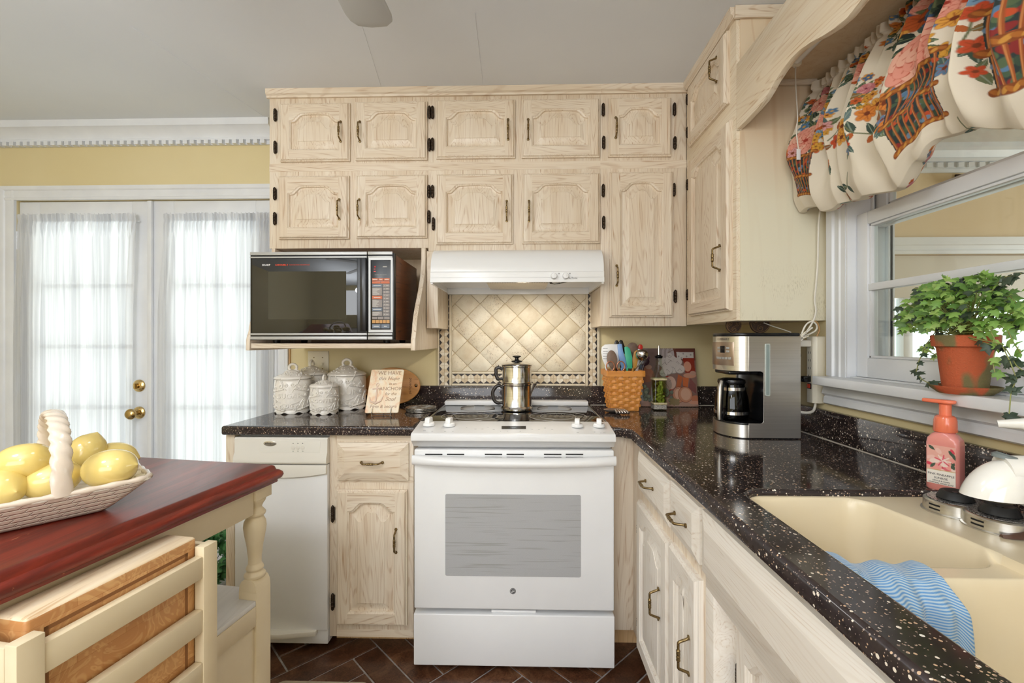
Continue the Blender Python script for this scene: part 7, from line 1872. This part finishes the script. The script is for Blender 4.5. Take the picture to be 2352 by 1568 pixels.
# ================================================================== FLOOR PLANT BEHIND THE ISLAND
fpx = atY(498, 1320, 2.08); fp0 = Vector((fpx.x-.05, 2.08, 0))
fpn = thing('floor_plant', 'leafy green plant in a white pot on the floor by the french door', 'potted plant', fp0)
mb = MB(); mb.lathe([(0, .0045), (.06, .0045), (.078, .11), (.082, .115), (.075, .118), (.07, .10), (0, .10)], fp0, 32); mb.build('pot', 'u_white', fpn)
mb, m2 = MB(), MB()
for k in range(240):
    a = random.uniform(0, 2*PI); ph = random.uniform(-.5, 1.4); q = Vector((.13*math.cos(a)*math.cos(ph), .13*math.sin(a)*math.cos(ph), .15*math.sin(ph)+.02))*random.uniform(.5, 1); p = fp0+Vector((0, 0, .19))+q
    if p.x > e0-.03: p.x = e0-.03-random.random()*.04
    leaf5(mb, p, q+Vector((0, 0, -.02)), Vector((random.uniform(-.5, .5), -.6, .8)), random.uniform(.03, .05))
    if k % 6 == 0: m2.tube([tuple(fp0+Vector((0, 0, .1))), tuple(fp0+Vector((0, 0, .16))+q*.3), tuple(p)], .0015, 5)
mb.build('foliage', mottled('deep green leaf', '2E5A34', '5E9A5C', 30, .4), fpn, fix=False, ang=180); m2.build('stems', 'ivydark', fpn)

# ================================================================== FLOOR MAT AND CEILING FAN
a = atZ(640, 1562, .012); b = atZ(855, 1561, .012)
me = curve_mesh([rrect(a.x, b.x, .75, a.y, .03)], .009, .003); mb = MB(); mb.mesh(me, lambda q: (q.x, q.y, q.z+.0042)); tag(mb.build('floor_mat', mottled('beige mat', 'A39684', 'B5A894', 40, .8)), 'beige kitchen floor mat just entering at the bottom edge', 'mat')
fz = 2.20; T1, T2, T3 = atZ(795, 60, fz), atZ(890, 28, fz), atZ(835, 65, fz)
fan = thing('ceiling_fan', 'pale grey ceiling fan with only one blade tip in view', 'ceiling fan', (-.46, .62, CEIL))
fcx, fcy = -.46, .62
tipr = T3.y-fcy
M['blade'] = plain('pale fan blade', 'C2C3C1', .45)
for k in range(5):
    R = Matrix.Rotation(2*PI*k/5-.015, 3, 'Z'); O_ = Vector((fcx, fcy, fz))
    w = (T2.x-T1.x)/2
    P = [(-w*.72, .16), (w*.72, .16), (w, tipr-.06), (w*.93, tipr-.035), (w*.6, tipr-.012), (-w*.1, tipr), (-w*.7, tipr-.001), (-w*.93, tipr-.02), (-w, tipr-.05)]
    tilt = Matrix.Rotation(math.radians(7), 3, 'Y')
    mb = MB(); mb.prism(P, lambda p, q, c: tuple(O_ + R @ (tilt @ Vector((p, q, c)))), 0, .007); mb.build('blade', 'blade', fan, bevel=.0015)
    mb = MB(); mb.prism([(-.02, .07), (.02, .07), (.035, .21), (-.035, .21)], lambda p, q, c: tuple(O_ + R @ (tilt @ Vector((p, q, c)))), .0072, .012); mb.build('blade_arm', 'brass', fan, bevel=.001)
mb = MB(); mb.lathe([(0, 2.15), (.05, 2.15), (.09, 2.18), (.095, 2.25), (.07, 2.29), (.02, 2.30), (.014, 2.305), (.014, 2.38), (.06, 2.40), (.065, 2.4395), (0, 2.4395)], (fcx, fcy, 0), 36); mb.build('motor', 'blade', fan)
mb = MB(); mb.lathe([(0, 2.02), (.06, 2.03), (.1, 2.06), (.115, 2.11), (.1, 2.145), (.05, 2.1495), (0, 2.1495)], (fcx, fcy, 0), 36)
t = NT('frosted lamp glass'); t.set(col=lin('FFF6E6'), rough=.4, emis=lin('FFF3E0'), estr=3.0); M['lampglass'] = t.m
mb.build('lamp_globe', 'lampglass', fan)
# ================================================================== LIGHT
def area(name, loc, rot, sx, sy, power, col=(1, 1, 1)):
    l = bpy.data.lights.new(name, 'AREA'); l.shape = 'RECTANGLE'; l.size = sx; l.size_y = sy; l.energy = power; l.color = col
    o = bpy.data.objects.new(name, l); COL.objects.link(o); o.location = loc; o.rotation_euler = rot; return o
wd = bpy.data.worlds.new('daylight'); SC.world = wd; wd.use_nodes = True
bg = wd.node_tree.nodes['Background']; bg.inputs[0].default_value = (.98, .99, 1, 1); bg.inputs[1].default_value = 2.2
# added frontal fill behind the camera, set in an assumed rear wall opening
area('rear_fill_light', (-.8, RY-.02, 1.45), (PI/2, 0, 0), 2.75, 1.4, 52, (.94, .97, 1))
# added room lights that lift the ceiling, only the first at the fan
for lx_, ly_, e_ in ((-.46, .62, 5), (-1.3, .0, 24), (-.6, -1.4, 18)):
    l = bpy.data.lights.new('room_fill_light', 'POINT'); l.energy = e_; l.shadow_soft_size = .12; l.color = (.94, .97, 1)
    o = bpy.data.objects.new('room_fill_light', l); COL.objects.link(o); o.location = (lx_, ly_, 1.98)
area('added_uplight', (-.9, -.9, 1.75), (PI, 0, 0), .9, .9, 62, (.93, .965, 1))  # unseen uplight added to brighten the ceiling, no fixture built
# daylight outside the french doors
area('door_daylight', (-2.0, WY+.55, 1.2), (-PI/2, 0, 0), 1.8, 2.3, 13, (1, 1, 1))
# sunroom: tall windows on its right side
area('sunroom_daylight', (SX1-.05, 1.2, 1.35), (0, PI/2, 0), 1.5, 2.0, 60, (1, 1, .97))
# hood lamp
l = bpy.data.lights.new('hood_lamp', 'SPOT'); l.energy = 9; l.spot_size = 2.6; l.spot_blend = .5; l.shadow_soft_size = .025; l.color = (1, .93, .82)
o = bpy.data.objects.new('hood_lamp', l); COL.objects.link(o); o.location = (0.0, 2.03, 1.515); o.rotation_euler = (math.radians(18), 0, 0)
vs = SC.view_settings; SC.display_settings.display_device = 'sRGB'
vs.view_transform = 'Standard'; vs.look = 'None'; vs.gamma = 1; vs.use_curve_mapping = False; vs.exposure = -.3
cy = SC.cycles
cy.use_denoising = True; cy.max_bounces = 7; cy.diffuse_bounces = 4; cy.glossy_bounces = 4; cy.transmission_bounces = 5; cy.transparent_max_bounces = 10
cy.caustics_reflective = False; cy.caustics_refractive = False; cy.sample_clamp_indirect = 6; cy.blur_glossy = .5
